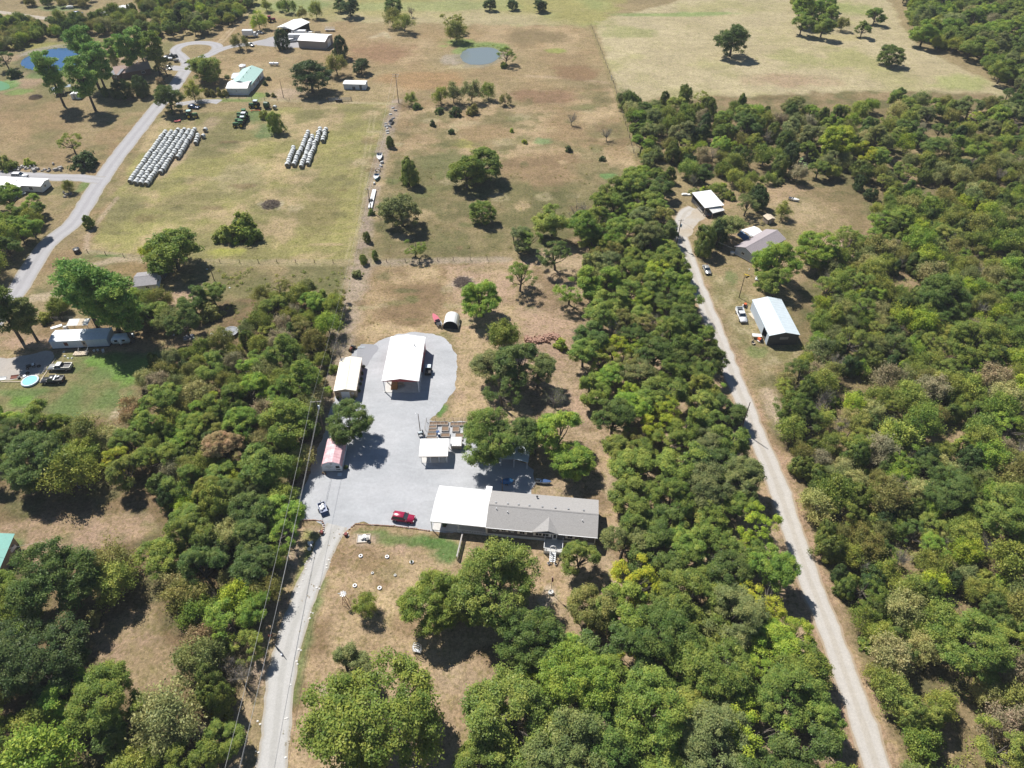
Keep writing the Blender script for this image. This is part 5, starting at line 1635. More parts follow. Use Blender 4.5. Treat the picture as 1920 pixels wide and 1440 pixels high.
def boat(name, label, x, y, rz, L, W, hm, dm, group=None, z=0.35):
    t = thing(name, label, 'boat', x, y, rz, group)
    st = [(-.5, .92, .0), (-.2, 1.0, .0), (.15, .9, .02), (.36, .55, .1), (.5, .06, .3)]
    V, F = [], []
    for f, ww, kz in st:
        w = W / 2 * ww
        V += [(f * L, -w, z + .65 + .1 * f), (f * L, -w * .7, z + kz), (f * L, w * .7, z + kz), (f * L, w, z + .65 + .1 * f)]
    for i in range(len(st) - 1):
        for k in range(3):
            F.append([i * 4 + k, i * 4 + k + 1, i * 4 + k + 5, i * 4 + k + 4])
    F += [[0, 3, 2, 1], [16, 17, 18, 19]]
    part(t, 'hull', hm, (V, F))
    V2, F2 = [], []
    for f, ww, kz in st:
        w = W / 2 * ww
        V2 += [(f * L, -w, z + .66 + .1 * f), (f * L, w, z + .66 + .1 * f)]
    for i in range(1, len(st) - 1):
        F2.append([i * 2, i * 2 + 1, i * 2 + 3, i * 2 + 2])
    part(t, 'deck', dm, (V2, F2))
    part(t, 'cockpit', INSIDE, B(-.47 * L, -.2 * L, -W * .38, W * .38, z + .05, z + .35))
    part(t, 'windscreen', GLASSB, PR([(-.16 * L, z + .66), (-.05 * L, z + .66), (-.15 * L, z + 1.0)], 'y', -W * .36, W * .36))
    part(t, 'cradle', STEEL, B(-.4 * L, .3 * L, -.35, -.27, .12, z + .12), B(-.4 * L, .3 * L, .27, .35, .12, z + .12))
    for s in (-1, 1): wheel(t, -.15 * L, s * W * .42, .27, .18)
    return t


def pole(name, label, px, py, h, arms=(), top=True, r=.14, extra=None, group=None):
    p = at(px, py)
    t = thing(name, label, 'utility pole', p.x, p.y, 0, group)
    part(t, 'shaft', POLEM, C((0, 0, -.3), (0, 0, h), r * 1.2, r * .75, 8))
    for z, w, a in arms:
        part(t, 'crossarm', GREYWD, RZ(B(-w / 2, w / 2, -.05, .05, z - .06, z + .06), a))
        for s in (-.45, 0, .45):
            part(t, 'insulator', WHITEP, C((s * w * math.cos(a), s * w * math.sin(a), z + .06), (s * w * math.cos(a), s * w * math.sin(a), z + .26), .05, n=6))
    if extra:
        part(t, 'transformer', PALEM, C((.32, -.1, extra), (.32, -.1, extra + .9), .26, n=10), SPH((.32, -.1, extra + .9), .26, .26, .1, 10, 4))
        part(t, 'bracket', STEEL, B(0, .3, -.15, -.05, extra + .4, extra + .5))
    return t, p


def cable(label, a, b, sag=1.0, r=.03, name='power_cable', n=16):
    a, b = Vector(a), Vector(b)
    pts = []
    for i in range(n + 1):
        f = i / n
        q = a.lerp(b, f)
        q.z -= sag * 4 * f * (1 - f)
        pts.append(q)
    o = part(None, name, WIRE, TUBE(pts, r, 5))
    return tag(o, label, 'cable')


def local(t, px, py, z=0.0):
    """surveyed point in a thing's own axes"""
    p = at(px, py, z)
    c, s = math.cos(t.rotation_euler.z), math.sin(t.rotation_euler.z)
    dx, dy = p.x - t.location.x, p.y - t.location.y
    return dx * c + dy * s, -dx * s + dy * c
# ================================================================== the yard in the middle
# ---- red barn with an open front bay
x, y, a, L = frame((721.5, 735.6), (788.8, 736.0))
t = thing('red_barn', 'red metal barn with white roof and open front bay on the gravel', 'barn', x, y, a)
W, D = 8.55, 16.2
gable(t, D, W, 3.95, .75, None, WHITE, .22, ribs=1.0)
part(t, 'wall', REDM, B(0.05, W - .05, D - .12, D, 0, 3.9), B(W - .12, W, 7.2, D - .12, 0, 3.9), B(0, .12, 7.2, D - .12, 0, 3.9), B(.12, W - .12, 7.2, 7.32, 0, 3.9))
part(t, 'gable_end', REDM, PR([(-.15, 3.74), (W + .15, 3.74), (W + .15, 3.98), (W / 2, 4.62), (-.15, 3.98)], 'y', -.1, -.02), PR([(0, 3.9), (W, 3.9), (W / 2, 4.62)], 'y', D - .1, D + .03), PR([(0.1, 3.9), (W - .1, 3.9), (W / 2, 4.6)], 'y', 7.21, 7.31))
part(t, 'slab', CONC, B(-.15, W + .15, -.1, 7.2, 0, .1))
for xx, yy in ((.1, .08), (W - .1, .08), (.1, 3.6), (W - .1, 3.6), (W - .1, 5.4), (.1, 5.4)):
    part(t, 'post', WHITEP, B(xx - .09, xx + .09, yy - .09, yy + .09, .1, 3.74))
parts(t, 'eave_beam', WHITEP, B(0, .14, 0.1, 7.2, 3.58, 3.74), B(W - .14, W, 0.1, 7.2, 3.58, 3.74))
parts(t, 'side_rail', WHITEP, B(W - .13, W - .05, .2, 7.2, 1.0, 1.12), B(W - .13, W - .05, .2, 7.2, 2.1, 2.2))
d = part(t, 'rear_door', WHITEP, B(2.6, 5.9, 7.15, 7.21, .1, 3.0))
parts(d, 'door_panel', WHITEP, *[B(2.7, 5.8, 7.11, 7.15, .2 + k * .7, .82 + k * .7) for k in range(4)])
window(t, W, 10.5, 1.2, 1.2, 1.0, 'x+')
window(t, W, 13.2, 1.2, 1.2, 1.0, 'x+')
for xx in (2.9, 6.3):
    part(t, 'roof_vent', STEEL, C((xx, 12.6, 4.35), (xx, 12.6, 4.95), .09, n=8), C((xx, 12.6, 4.9), (xx, 12.6, 5.0), .16, n=8))
q = local(t, 738, 731)
tw = thing('lumber_stack', 'stack of orange lumber boards under the barn front', 'lumber', *at(736, 727)[:2], a)
for k in range(5):
    part(tw, 'board', NEWW, MV(B(-.9 + .04 * k, .7, -1.1 + .1 * k, 1.5, .12 + .26 * k, .36 + .26 * k), .6, .3))
p = at(749, 724)
c_ = thing('workbench', 'dark workbench under the red barn roof', 'bench', p.x, p.y, a)
part(c_, 'top', WOOD, B(-1.1, 1.1, -.4, .4, .85, .95))
for sx in (-1, 1):
    for sy in (-.33, .33): part(c_, 'leg', WOOD, B(sx - .05, sx + .05, sy - .05, sy + .05, .1, .85))
p = at(803.5, 699)
c_ = thing('utility_buggy', 'dark utility buggy with pale roof parked beside the red barn', 'buggy', p.x, p.y, a + 1.57)
part(c_, 'body', BLACKP, TB(-1.3, 1.3, -.7, .7, .35, .95, .08), bevel=.05)
part(c_, 'roof', PALEM, B(-.1, 1.15, -.68, .68, 1.8, 1.88))
part(c_, 'cargo_box', DARK, B(-1.35, -.2, -.66, .66, .95, 1.25))
part(c_, 'seat', DARK, B(-.1, .35, -.6, .6, .95, 1.35))
part(c_, 'frame', DARK, *[C((xx, yy, .9), (xx, yy, 1.8), .04, n=5) for xx in (-.05, 1.1) for yy in (-.62, .62)])
for sx in (-.85, .85):
    for sy in (-.7, .7): wheel(c_, sx, sy, .32, .25)

# ---- tan garage
x, y, a, L = frame((630, 746.5), (669.8, 745.5))
t = thing('tan_garage', 'tan metal garage with cream roof and pale roll-up door', 'garage', x, y, a)
W, D = L, 11.6
gable(t, D, W, 2.45, .55, TANW, CREAM, .16, ribs=1.0)
d = part(t, 'roll_up_door', WHITEW, B(1.5, 3.5, -.05, .0, .05, 2.1))
parts(d, 'door_panel', WHITEW, *[B(1.55, 3.45, -.09, -.05, .08 + k * .5, .53 + k * .5) for k in range(4)])
part(t, 'door_trim', TIMBER, B(1.36, 1.5, -.07, 0, 0, 2.2), B(3.5, 3.64, -.07, 0, 0, 2.2), B(1.36, 3.64, -.07, 0, 2.2, 2.32))
parts(t, 'corner_trim', TIMBER, B(-.03, .1, -.03, .1, 0, 2.42), B(W - .1, W + .03, -.03, .1, 0, 2.42))
part(t, 'fascia', TIMBER, PR([(-.16, 2.32), (0, 2.36), (W / 2, 2.86), (W, 2.36), (W + .16, 2.32), (W + .16, 2.44), (W / 2, 3.02), (-.16, 2.44)], 'y', -.2, -.14))
part(t, 'wheel_ornament', WHITEP, TOR((W - .85, -.08, 1.55), .3, .045, 14, 5, 'y'), *[C((W - .85, -.08, 1.55), (W - .85 + .3 * math.cos(k * 1.047), -.08, 1.55 + .3 * math.sin(k * 1.047)), .02, n=4) for k in range(6)])
part(t, 'star_ornament', TERRA, *[PR([(.7, 1.5), (.7 + .1 * math.cos(k * 1.2566 + 2.2), 1.5 + .1 * math.sin(k * 1.2566 + 2.2)), (.7 + .3 * math.cos(k * 1.2566 + 1.5708), 1.5 + .3 * math.sin(k * 1.2566 + 1.5708)), (.7 + .1 * math.cos(k * 1.2566 + .94), 1.5 + .1 * math.sin(k * 1.2566 + .94))], 'y', -.07, -.02) for k in range(5)])
part(t, 'side_door', WHITEW, B(W, W + .05, 5.4, 6.3, .05, 2.05))
for yy in (2.6, 8.6): window(t, W, yy, 1.1, .9, .9, 'x+')
xs = [at(*q) for q in ((681, 690), (679, 703), (677.5, 713), (675.5, 722), (673.5, 735))]
for k, p in enumerate(xs):
    o = thing('potted_shrub', ORD[k + 1] + ' potted shrub from the back along the tan garage side', 'plant', p.x + .15, p.y, k, 'potted shrubs beside the tan garage')
    part(o, 'pot', TERRA, C((0, 0, 0), (0, 0, .4), .2, .26, 10))
    f_ = link('foliage', ARCH['shrub'][k % 4][0], o)
    f_.scale = (.28, .28, .32); f_.location.z = .35; f_.color = (*LC['deep'], 1)
for k, (px, py) in enumerate(((634, 748), (665, 748))):
    p = at(px, py)
    o = thing('planter_pot', ('west' if k == 0 else 'east') + ' dark planter pot at the front corner of the tan garage', 'planter', p.x, p.y - .2, 0, 'pots in front of the garage')
    part(o, 'pot', DARK, C((0, 0, 0), (0, 0, .45), .2, .3, 10))
    f_ = link('foliage', ARCH['shrub'][k][0], o)
    f_.scale = (.22, .22, .25); f_.location.z = .4; f_.color = (*LC['dark'], 1)

# ---- pink-roofed lofted shed
x, y, a, L = frame((606.5, 885), (642.5, 884.5))
t = thing('lofted_shed', 'white shed with faded pink-red barrel roof under the dark oak', 'shed', x, y, a)
W, D = L, 7.0
prof = [(0, .25), (W, .25), (W, 1.9), (W - .35, 2.75), (W / 2 + .5, 3.3), (W / 2 - .5, 3.3), (.35, 2.75), (0, 1.9)]
part(t, 'wall', WHITEW, PR(prof, 'y', 0, D))
rp = [(-.12, 1.82), (.28, 2.84), (W / 2 - .52, 3.40), (W / 2 + .52, 3.40), (W - .28, 2.84), (W + .12, 1.82)]
ops = []
for q0, q1 in zip(rp[:-1], rp[1:]):
    ops.append(SL([(q0[0], -.12, q0[1]), (q1[0], -.12, q1[1]), (q1[0], D + .12, q1[1]), (q0[0], D + .12, q0[1])], -.05))
r = part(t, 'roof', PINKM, *ops)
part(r, 'standing_seam', PINKM, *[TUBE([(q[0], yy, q[1] + .05) for q in rp], .025, 4) for yy in np.arange(0, D + .1, .75)])
parts(t, 'skid', WOOD, B(.2, .4, 0, D, 0, .25), B(W - .4, W - .2, 0, D, 0, .25))
d = part(t, 'door', WHITEP, B(W - 1.35, W - .25, -.05, 0, .3, 2.2))
part(d, 'upper_pane', GLASS, B(W - 1.25, W - .4, -.08, -.05, 1.35, 2.05))
parts(d, 'lower_pane', GLASS, *[B(W - 1.22 + k * .31, W - .98 + k * .31, -.08, -.05, .75, 1.0) for k in range(3)])
part(t, 'wall_wreath', GREYWD, TOR((W / 2, -.06, 2.75), .2, .05, 12, 5, 'y'))
f_ = part(t, 'wall_frame', GREYWD, B(1.0, 2.0, -.06, 0, 1.45, 1.52), B(1.0, 2.0, -.06, 0, 2.0, 2.07), B(1.0, 1.07, -.06, 0, 1.52, 2.0), B(1.93, 2.0, -.06, 0, 1.52, 2.0))
parts(t, 'wall_bracket', GREYWD, B(.72, .78, -.05, 0, 1.5, 2.0), B(2.22, 2.28, -.05, 0, 1.5, 2.0), B(1.4, 1.5, -.06, 0, 1.05, 1.2), B(1.7, 1.8, -.06, 0, .7, .85))
window(t, W, 2.2, 1.1, .8, .7, 'x+')
window(t, W, 4.6, 1.1, .8, .7, 'x+')
p = at(637, 890.5)
solid('door_step', PALEM, 'pale metal step in front of the pink-roofed shed door', 'step', p.x, p.y, a, B(-.45, .45, -.35, .35, 0, .16), B(-.45, .45, 0, .35, .16, .3))
p = at(648.5, 879)
o = thing('potted_shrub', 'dark potted shrub at the corner of the pink-roofed shed', 'plant', p.x, p.y)
part(o, 'pot', DARK, C((0, 0, 0), (0, 0, .4), .22, .3, 10))
f_ = link('foliage', ARCH['shrub'][0][0], o); f_.scale = (.35, .35, .35); f_.location.z = .35; f_.color = (*LC['deep'], 1)
for k, (px, py) in enumerate(((606, 888), (610.5, 889.5))):
    p = at(px, py)
    o = thing('clay_pot', ('larger' if k else 'smaller') + ' clay pot by the west corner of the pink-roofed shed', 'pot', p.x, p.y)
    part(o, 'pot', TERRA, C((0, 0, 0), (0, 0, .3), .14, .2, 9))
    f_ = link('foliage', ARCH['shrub'][k][0], o); f_.scale = (.14, .14, .14); f_.location.z = .25; f_.color = (*LC['dry'], 1)

# ---- small pavilion beside the garden
x, y, a, L = frame((790.5, 868), (838.5, 867.5))
t = thing('pavilion', 'small open pavilion with white roof in front of the garden beds', 'pavilion', x, y, a)
W, D = L, 4.6
part(t, 'roof', WHITE, SL([(-.35, -.3, 2.5), (W + .3, -.3, 2.5), (W + .3, D * .55, 2.9), (-.35, D * .55, 2.9)], -.09), SL([(-.35, D * .55, 2.9), (W + .3, D * .55, 2.9), (W + .3, D + .2, 2.6), (-.35, D + .2, 2.6)], -.09))
part(t, 'fascia', TIMBER, B(-.35, W + .3, -.36, -.3, 2.36, 2.56))
for k, xx in enumerate((0.05, W * .36, W * .70, W - .05)):
    for yy in (.05, D - .1):
        part(t, 'post', WHITEP, B(xx - .06, xx + .06, yy - .06, yy + .06, 0, 2.5 if yy < 1 else 2.58))
part(t, 'slab', CONC, B(-.1, W + .1, -.05, D, 0, .06))
p = at(813.5, 861.5)
o = thing('porch_swing', 'orange wooden swing hanging under the pavilion eave', 'swing', p.x, p.y + .5, a)
part(o, 'frame', NEWW, C((-.75, -.1, .05), (-.6, .2, 2.2), .05), C((.75, -.1, .05), (.6, .2, 2.2), .05), C((-.75, .5, .05), (-.6, .2, 2.2), .05), C((.75, .5, .05), (.6, .2, 2.2), .05), C((-.7, .2, 2.2), (.7, .2, 2.2), .05))
part(o, 'seat', NEWW, B(-.5, .5, 0, .4, .5, .56))
part(o, 'backrest', NEWW, B(-.5, .5, .4, .46, .56, 1.0))
p = at(798, 858)
o = thing('round_table', 'small dark round table under the pavilion', 'table', p.x, p.y + .8)
part(o, 'top', DARK, C((0, 0, .72), (0, 0, .78), .45, n=12))
part(o, 'pedestal', DARK, C((0, 0, .06), (0, 0, .72), .06, n=8))

# ---- garden: fenced raised beds
beds = [((805, 792.5), (841, 799)), ((844, 793.5), (881, 800)), ((804, 799.5), (819.5, 804.5)), ((803, 806), (819, 811)), ((801, 813), (818.5, 819)), ((828, 801), (842, 810)), ((848, 801.5), (862, 811)), ((826.5, 814), (844, 821)), ((853.5, 814), (870, 821.5)), ((852, 823), (868, 827)), ((799, 820), (820, 823.5)), ((868, 803), (882, 811))]
bl = ['long back row bed on the west', 'long back row bed on the east', 'small bed behind, west column', 'middle bed of the west column', 'front bed of the west column', 'square grassy bed in the second row', 'square bare bed in the second row', 'wide bed behind the pavilion', 'bed beside the little hen house', 'narrow bed behind the little hen house', 'narrow bed hidden behind the pavilion roof', 'square bed under the hanging oak']
for k, ((px0, py0), (px1, py1)) in enumerate(beds):
    p0, p1 = at(px0, py1), at(px1, py0)
    w, d = p1.x - p0.x, p1.y - p0.y
    o = thing('raised_bed', 'timber raised bed, ' + bl[k], 'raised bed', p0.x, p0.y, 0.02, 'raised beds in the fenced garden')
    for nm, op in (('plank', B(0, w, 0, .09, 0, .42)), ('plank', B(0, w, d - .09, d, 0, .42)), ('plank', B(0, .09, .09, d - .09, 0, .42)), ('plank', B(w - .09, w, .09, d - .09, 0, .42))):
        part(o, nm, GREYWD, op)
    part(o, 'soil', SOIL, B(.09, w - .09, .09, d - .09, 0, .3))
    if k < 2:
        for j in range(4): part(o, 'divider', WOOD, B(w * (.2 + .2 * j) - .05, w * (.2 + .2 * j) + .05, .09, d - .09, .28, .44))
p0, p1, p2, p3 = at(800, 791), at(884, 791.5), at(886, 826), at(795, 822)
o = thing('garden_fence', 'thin wire fence on posts round the raised beds', 'fence', p0.x, p0.y)
C4 = [(p - p0) for p in (p0, p1, p2)] 
C4 = [p3 - p0] + C4
for s in range(3):
    q0, q1 = C4[s], C4[s + 1]
    n = max(2, int((q1 - q0).length / 2))
    for k in range(n + (1 if s == 2 else 0)):
        q = q0.lerp(q1, k / n)
        part(o, 'post', WOOD, C((q.x, q.y, 0), (q.x, q.y, 1.4), .05, n=5))
    part(o, 'wire', WIREM, *[C((q0.x, q0.y, z), (q1.x, q1.y, z), .012, n=4) for z in (.3, .6, .9, 1.2, 1.38)])
p = at(823.5, 818)
o = thing('blue_barrel', 'blue plastic barrel standing between the garden beds', 'barrel', p.x, p.y)
part(o, 'drum', BLUEP, C((0, 0, 0), (0, 0, .9), .3, n=12), TOR((0, 0, .3), .3, .03, 12, 5), TOR((0, 0, .6), .3, .03, 12, 5))
part(o, 'lid', WHITEP, C((0, 0, .9), (0, 0, .94), .26, n=12))
p = at(821, 812)
solid('blue_crate', BLUEP, 'blue and white crate beside the barrel in the garden', 'crate', p.x, p.y, .3, B(-.35, .35, -.3, .3, 0, .5), B(-.37, .37, -.32, .32, .46, .52))
x, y, a, L = frame((846, 843.5), (865.5, 843.5))
t = thing('hen_house', 'little timber hen house with pale slatted roof east of the pavilion', 'hen house', x, y, a)
part(t, 'wall', WOOD, B(0, L, 0, .1, .3, 1.4), B(0, L, 2.0, 2.1, .3, 1.6), B(0, .1, .1, 2.0, .3, 1.4), B(L - .1, L, .1, 2.0, .3, 1.4))
for xx in (.05, L - .05):
    for yy in (.05, 2.05): part(t, 'leg', WOOD, B(xx - .05, xx + .05, yy - .05, yy + .05, 0, .3))
r = part(t, 'roof', GREYWD, SL([(-.1, -.15, 1.45), (L + .1, -.15, 1.45), (L + .1, 2.25, 1.75), (-.1, 2.25, 1.75)], -.05))
for k in range(7): part(r, 'slat', WHITEP, SL([(-.05 + k * (L + .1) / 7, -.16, 1.51), (-.05 + (k + .7) * (L + .1) / 7, -.16, 1.51), (-.05 + (k + .7) * (L + .1) / 7, 2.26, 1.81), (-.05 + k * (L + .1) / 7, 2.26, 1.81)], -.03))
part(t, 'railing', WOOD, B(L + .2, L + 1.2, 1.0, 1.06, .2, .3), B(L + .2, L + 1.2, 1.0, 1.06, .7, .8), B(L + 1.1, L + 1.2, .9, 1.0, 0, .9))
p = at(789, 817)
o = thing('meat_smoker', 'black barrel smoker on legs beside the light pole', 'smoker', p.x, p.y, .3)
part(o, 'barrel', BLACKP, C((-.6, 0, .9), (.6, 0, .9), .35, n=12))
part(o, 'lid', PALEM, C((-.5, 0, 1.0), (.5, 0, 1.0), .3, n=12))
parts(o, 'leg', BLACKP, *[C((sx, sy, 0), (sx, sy, .75), .04, n=5) for sx in (-.5, .5) for sy in (-.25, .25)])
part(o, 'chimney', BLACKP, C((.45, .1, 1.2), (.45, .1, 1.9), .07, n=8))
p = at(793, 813)
solid('propane_bottle', DARK, 'small dark propane bottle behind the smoker', 'bottle', p.x, p.y, 0, C((0, 0, 0), (0, 0, .9), .18, n=10), C((0, 0, .9), (0, 0, 1.15), .08, n=8), SPH((0, 0, .9), .18, .18, .1, 10, 4))
t, p = pole('light_pole', 'slim dark light pole on the gravel beside the smoker', 788.5, 812, 6.4, r=.09)
part(t, 'lamp_head', WHITEP, C((0, 0, 6.3), (-.5, .1, 6.5), .035), SPH((-.55, .1, 6.45), .16, .12, .1, 8, 5))

# ---- the house with its attached carport
x, y, a, L = frame((912, 988.2), (1119.5, 1007.6), 3.35)
t = thing('house', 'long grey-shingled house with slate siding, white trim and shutters', 'house', x, y, a)
W, D, HW = L, 8.95, 3.2
lx, ly = local(t, 925, 919.5, 3.35)
part(t, 'wall', GREYW, B(.0, W - .3, .35, D - .1, .75, HW), PR([(.35, HW), (D - .1, HW), (D * .52, HW + 1.2)], 'x', .02, W - .32))
part(t, 'skirting', WHITEW, B(.03, W - .33, .32, D - .13, 0, .62))
part(t, 'skirt_trim', WHITEP, B(-.02, W - .28, .30, .35, .62, .8))
RZ0, RR = HW + .12, HW + 1.5
my = D * .52
ra = part(t, 'roof', SHINGLE, SL([(-.15, -.1, RZ0), (W + .1, -.1, RZ0), (W + .1, my, RR), (-.15, my, RR)], .12), SL([(-.15, my, RR), (W + .1, my, RR), (W + .1, D + .25, RZ0), (-.15, D + .25, RZ0)], .12))
part(ra, 'ridge_cap', SHINGLE, PR([(my - .25, RR - .03), (my, RR + .06), (my + .25, RR - .03), (my, RR - .0)], 'x', -.16, W + .11))
part(t, 'gutter', WHITEP, B(-.15, W + .1, -.2, -.1, RZ0 - .1, RZ0 + .02))
for k, f in enumerate((.05, .16, .26, .36, .48, .6, .72, .86)): part(ra, 'roof_vent', STEEL, B(f * W, f * W + .3, my + .5, my + .8, RR - .2, RR + .04))
for fx, fy, zz in ((.07, .42, .0), (.175, .37, .0), (.86, .33, .0)):
    z_ = RZ0 + (RR - RZ0) * fy / .52
    part(ra, 'vent_pipe', WHITEP, C((fx * W, fy * D, z_ - .1), (fx * W, fy * D, z_ + .4), .09, n=8))
part(ra, 'chimney_flue', WHITEP, C((.43 * W, .9 * D, RZ0 + .1), (.43 * W, .9 * D, RZ0 + .75), .16, n=10))
part(ra, 'flue_cap', DARK, C((.43 * W, .9 * D, RZ0 + .75), (.43 * W, .9 * D, RZ0 + .85), .24, n=10))
# dormer gable over the door
gx0, gx1 = W * .415, W * .655
gm_x = W * .56
zt = RZ0 + .95
ydk = (zt - RZ0) / (RR - RZ0) * my
dm_ = part(t, 'dormer_roof', SHINGLE, SL([(gx0, -.18, RZ0 + .02), (gm_x, -.25, zt), (gm_x, ydk + 1.4, zt + .02)], .08), SL([(gx1, -.18, RZ0 + .02), (gm_x, -.25, zt), (gm_x, ydk + 1.4, zt + .02)], .08))
part(t, 'dormer_face', GREYW, PR([(gx0 + .5, HW - .1), (gx1 - .5, HW - .1), (gx1 - .5, RZ0 + .05), (gm_x, zt - .12), (gx0 + .5, RZ0 + .05)], 'y', .18, .34))
ww = .35
for fx, w, h in ((.135, .95, .9), (.30, 1.1, 1.15), (.735, 1.1, 1.15)):
    window(t, fx * W, ww, HW - .45 - h, w, h, 'y-', shutters=WHITEP)
window(t, .445 * W, ww, HW - .45 - 1.2, 1.35, 1.2, 'y-')
window(t, .445 * W + 1.4, ww, HW - .45 - 1.2, 1.35, 1.2, 'y-')
part(t, 'shutter', WHITEP, B(.445 * W - .42, .445 * W - .04, .3, .35, HW - 1.65, HW - .45))
part(t, 'shutter', WHITEP, B(.445 * W + 2.79, .445 * W + 3.17, .3, .35, HW - 1.65, HW - .45))
d = part(t, 'front_door', WHITEP, B(.6 * W, .6 * W + .95, .27, .35, .85, 2.9))
part(d, 'door_pane', GLASS, B(.6 * W + .2, .6 * W + .75, .24, .27, 1.3, 2.7))


def star(xc, zc, r, y0):
    return [PR([(xc, zc), (xc + r * .4 * math.cos(k * 1.2566 + 2.2), zc + r * .4 * math.sin(k * 1.2566 + 2.2)), (xc + r * math.cos(k * 1.2566 + 1.5708), zc + r * math.sin(k * 1.2566 + 1.5708)), (xc + r * .4 * math.cos(k * 1.2566 + .94), zc + r * .4 * math.sin(k * 1.2566 + .94))], 'y', y0 - .06, y0) for k in range(5)]


part(t, 'wall_star', PALEM, *star(.235 * W, 2.15, .55, .35))
part(t, 'wall_wheel', PALEM, TOR((.07 * W, .3, 2.1), .4, .04, 16, 5, 'y'), *[C((.07 * W, .3, 2.1), (.07 * W + .4 * math.cos(k * .785), .3, 2.1 + .4 * math.sin(k * .785)), .02, n=4) for k in range(8)])
part(t, 'wall_wheel', PALEM, TOR((.90 * W, .3, 2.1), .4, .04, 16, 5, 'y'), *[C((.90 * W, .3, 2.1), (.90 * W + .4 * math.cos(k * .785), .3, 2.1 + .4 * math.sin(k * .785)), .02, n=4) for k in range(8)])
for xx in (.02, W - .34): part(t, 'corner_trim', WHITEP, B(xx - .06, xx + .1, .28, .45, .8, HW))
# porch with railing and the arched stair
px0, px1 = .535 * W, .70 * W
part(t, 'porch_deck', CONC, B(px0, px1, -2.6, .3, .72, .84))
part(t, 'porch_skirt', WHITEP, B(px0, px1, -2.62, -2.56, 0, .72), B(px0, px0 + .06, -2.56, .3, 0, .72), B(px1 - .06, px1, -2.56, .3, 0, .72))
sx0 = (px0 + px1) / 2 - .55
sx1 = sx0 + 1.1
for (u0, v0, u1, v1) in ((px0, .2, px0, -2.55), (px1, .2, px1, -2.55), (px0, -2.55, sx0, -2.55), (sx1, -2.55, px1, -2.55)):
    part(t, 'handrail', WHITEP, C((u0, v0, 1.75), (u1, v1, 1.75), .06, n=6), C((u0, v0, 1.0), (u1, v1, 1.0), .035, n=5))
    n = max(3, int(math.hypot(u1 - u0, v1 - v0) / .3))
    part(t, 'baluster', WHITEP, *[C((u0 + (u1 - u0) * k / n, v0 + (v1 - v0) * k / n, .84), (u0 + (u1 - u0) * k / n, v0 + (v1 - v0) * k / n, 1.75), .03, n=4) for k in range(n + 1)])
for u, v in ((px0, -2.55), (px1, -2.55), (sx0, -2.55), (sx1, -2.55), (px0, .15), (px1, .15)):
    part(t, 'porch_post', WHITEP, B(u - .08, u + .08, v - .08, v + .08, 0, 1.95))
part(t, 'stair_arch', WHITEP, TUBE([(sx0, -2.5, .84), (sx0, -2.5, 2.2), (sx0 + .15, -2.5, 2.55), ((sx0 + sx1) / 2, -2.5, 2.7), (sx1 - .15, -2.5, 2.55), (sx1, -2.5, 2.2), (sx1, -2.5, .84)], .09, 6), *[C((sx0 + .3 + .25 * k, -2.5, 2.35), (sx0 + .3 + .25 * k, -2.5, 2.6), .05, n=5) for k in range(3)])
for k in range(5): part(t, 'stair_tread', WHITEP, B(sx0, sx1, -2.95 - .38 * k, -2.65 - .38 * k, .62 - .145 * k, .70 - .145 * k))
for s in (sx0, sx1): part(t, 'stair_rail', WHITEP, SL([(s - .06, -2.55, 1.85), (s + .06, -2.55, 1.85), (s + .06, -4.7, .95), (s - .06, -4.7, .95)], .12), B(s - .07, s + .07, -4.75, -4.6, 0, 1.0), *[C((s, -2.8 - .38 * k, .65 - .145 * k), (s, -2.8 - .38 * k, 1.65 - .155 * k), .03, n=4) for k in range(5)])
part(t, 'stair_stringer', WHITEP, SL([(sx0 - .05, -2.6, .7), (sx0 + .03, -2.6, .7), (sx0 + .03, -4.6, 0.05), (sx0 - .05, -4.6, 0.05)], .2), SL([(sx1 - .03, -2.6, .7), (sx1 + .05, -2.6, .7), (sx1 + .05, -4.6, 0.05), (sx1 - .03, -4.6, 0.05)], .2))
for u in (sx0 - .15, sx1 + .15):
    p = t.matrix_basis @ Vector((u, -4.95, 0))
    o = thing('planter_pot', ('west' if u < sx0 else 'east') + ' dark planter pot at the foot of the porch stair', 'planter', p.x, p.y, 0, 'pots at the porch stair')
    part(o, 'pot', WHITEP, C((0, 0, 0), (0, 0, .38), .2, .28, 10))
    part(o, 'plant_soil', DARK, C((0, 0, .36), (0, 0, .4), .24, n=10))
hx, hy, ha = x, y, a
# carport against the house end
x, y, a2, L2 = frame((806.5, 977), (912, 988), 3.2)
t = thing('carport', 'big white-roofed carport against the west end of the grey house', 'carport', x, y, a2)
W, D = L2 - .02, 9.1
lx, ly = local(t, 824, 910.8, 3.2)
D = ly
part(t, 'roof', WHITE, SL([(0, 0, 3.1), (W, 0, 3.1), (W, D * .5, 3.75), (lx * .5, D * .5, 3.75)], -.08), SL([(lx * .5, D * .5, 3.75), (W, D * .5, 3.75), (W, D, 3.2), (lx, D, 3.2)], -.08))
part(t, 'fascia', WHITEP, B(0, W, -.05, -.005, 2.92, 3.16))
for xx in (.15, W * .5, W - .12):
    for yy in (.15, D - .2): part(t, 'post', WHITEP, B(xx - .07, xx + .07, yy - .07, yy + .07, 0, 3.05))
part(t, 'end_truss', WHITEP, PR([(.15, 2.9), (D - .2, 2.9), (D * .5, 3.6)], 'x', .1, .16))
part(t, 'slab', CONC, B(.2, W, .1, D - .3, 0, .12))
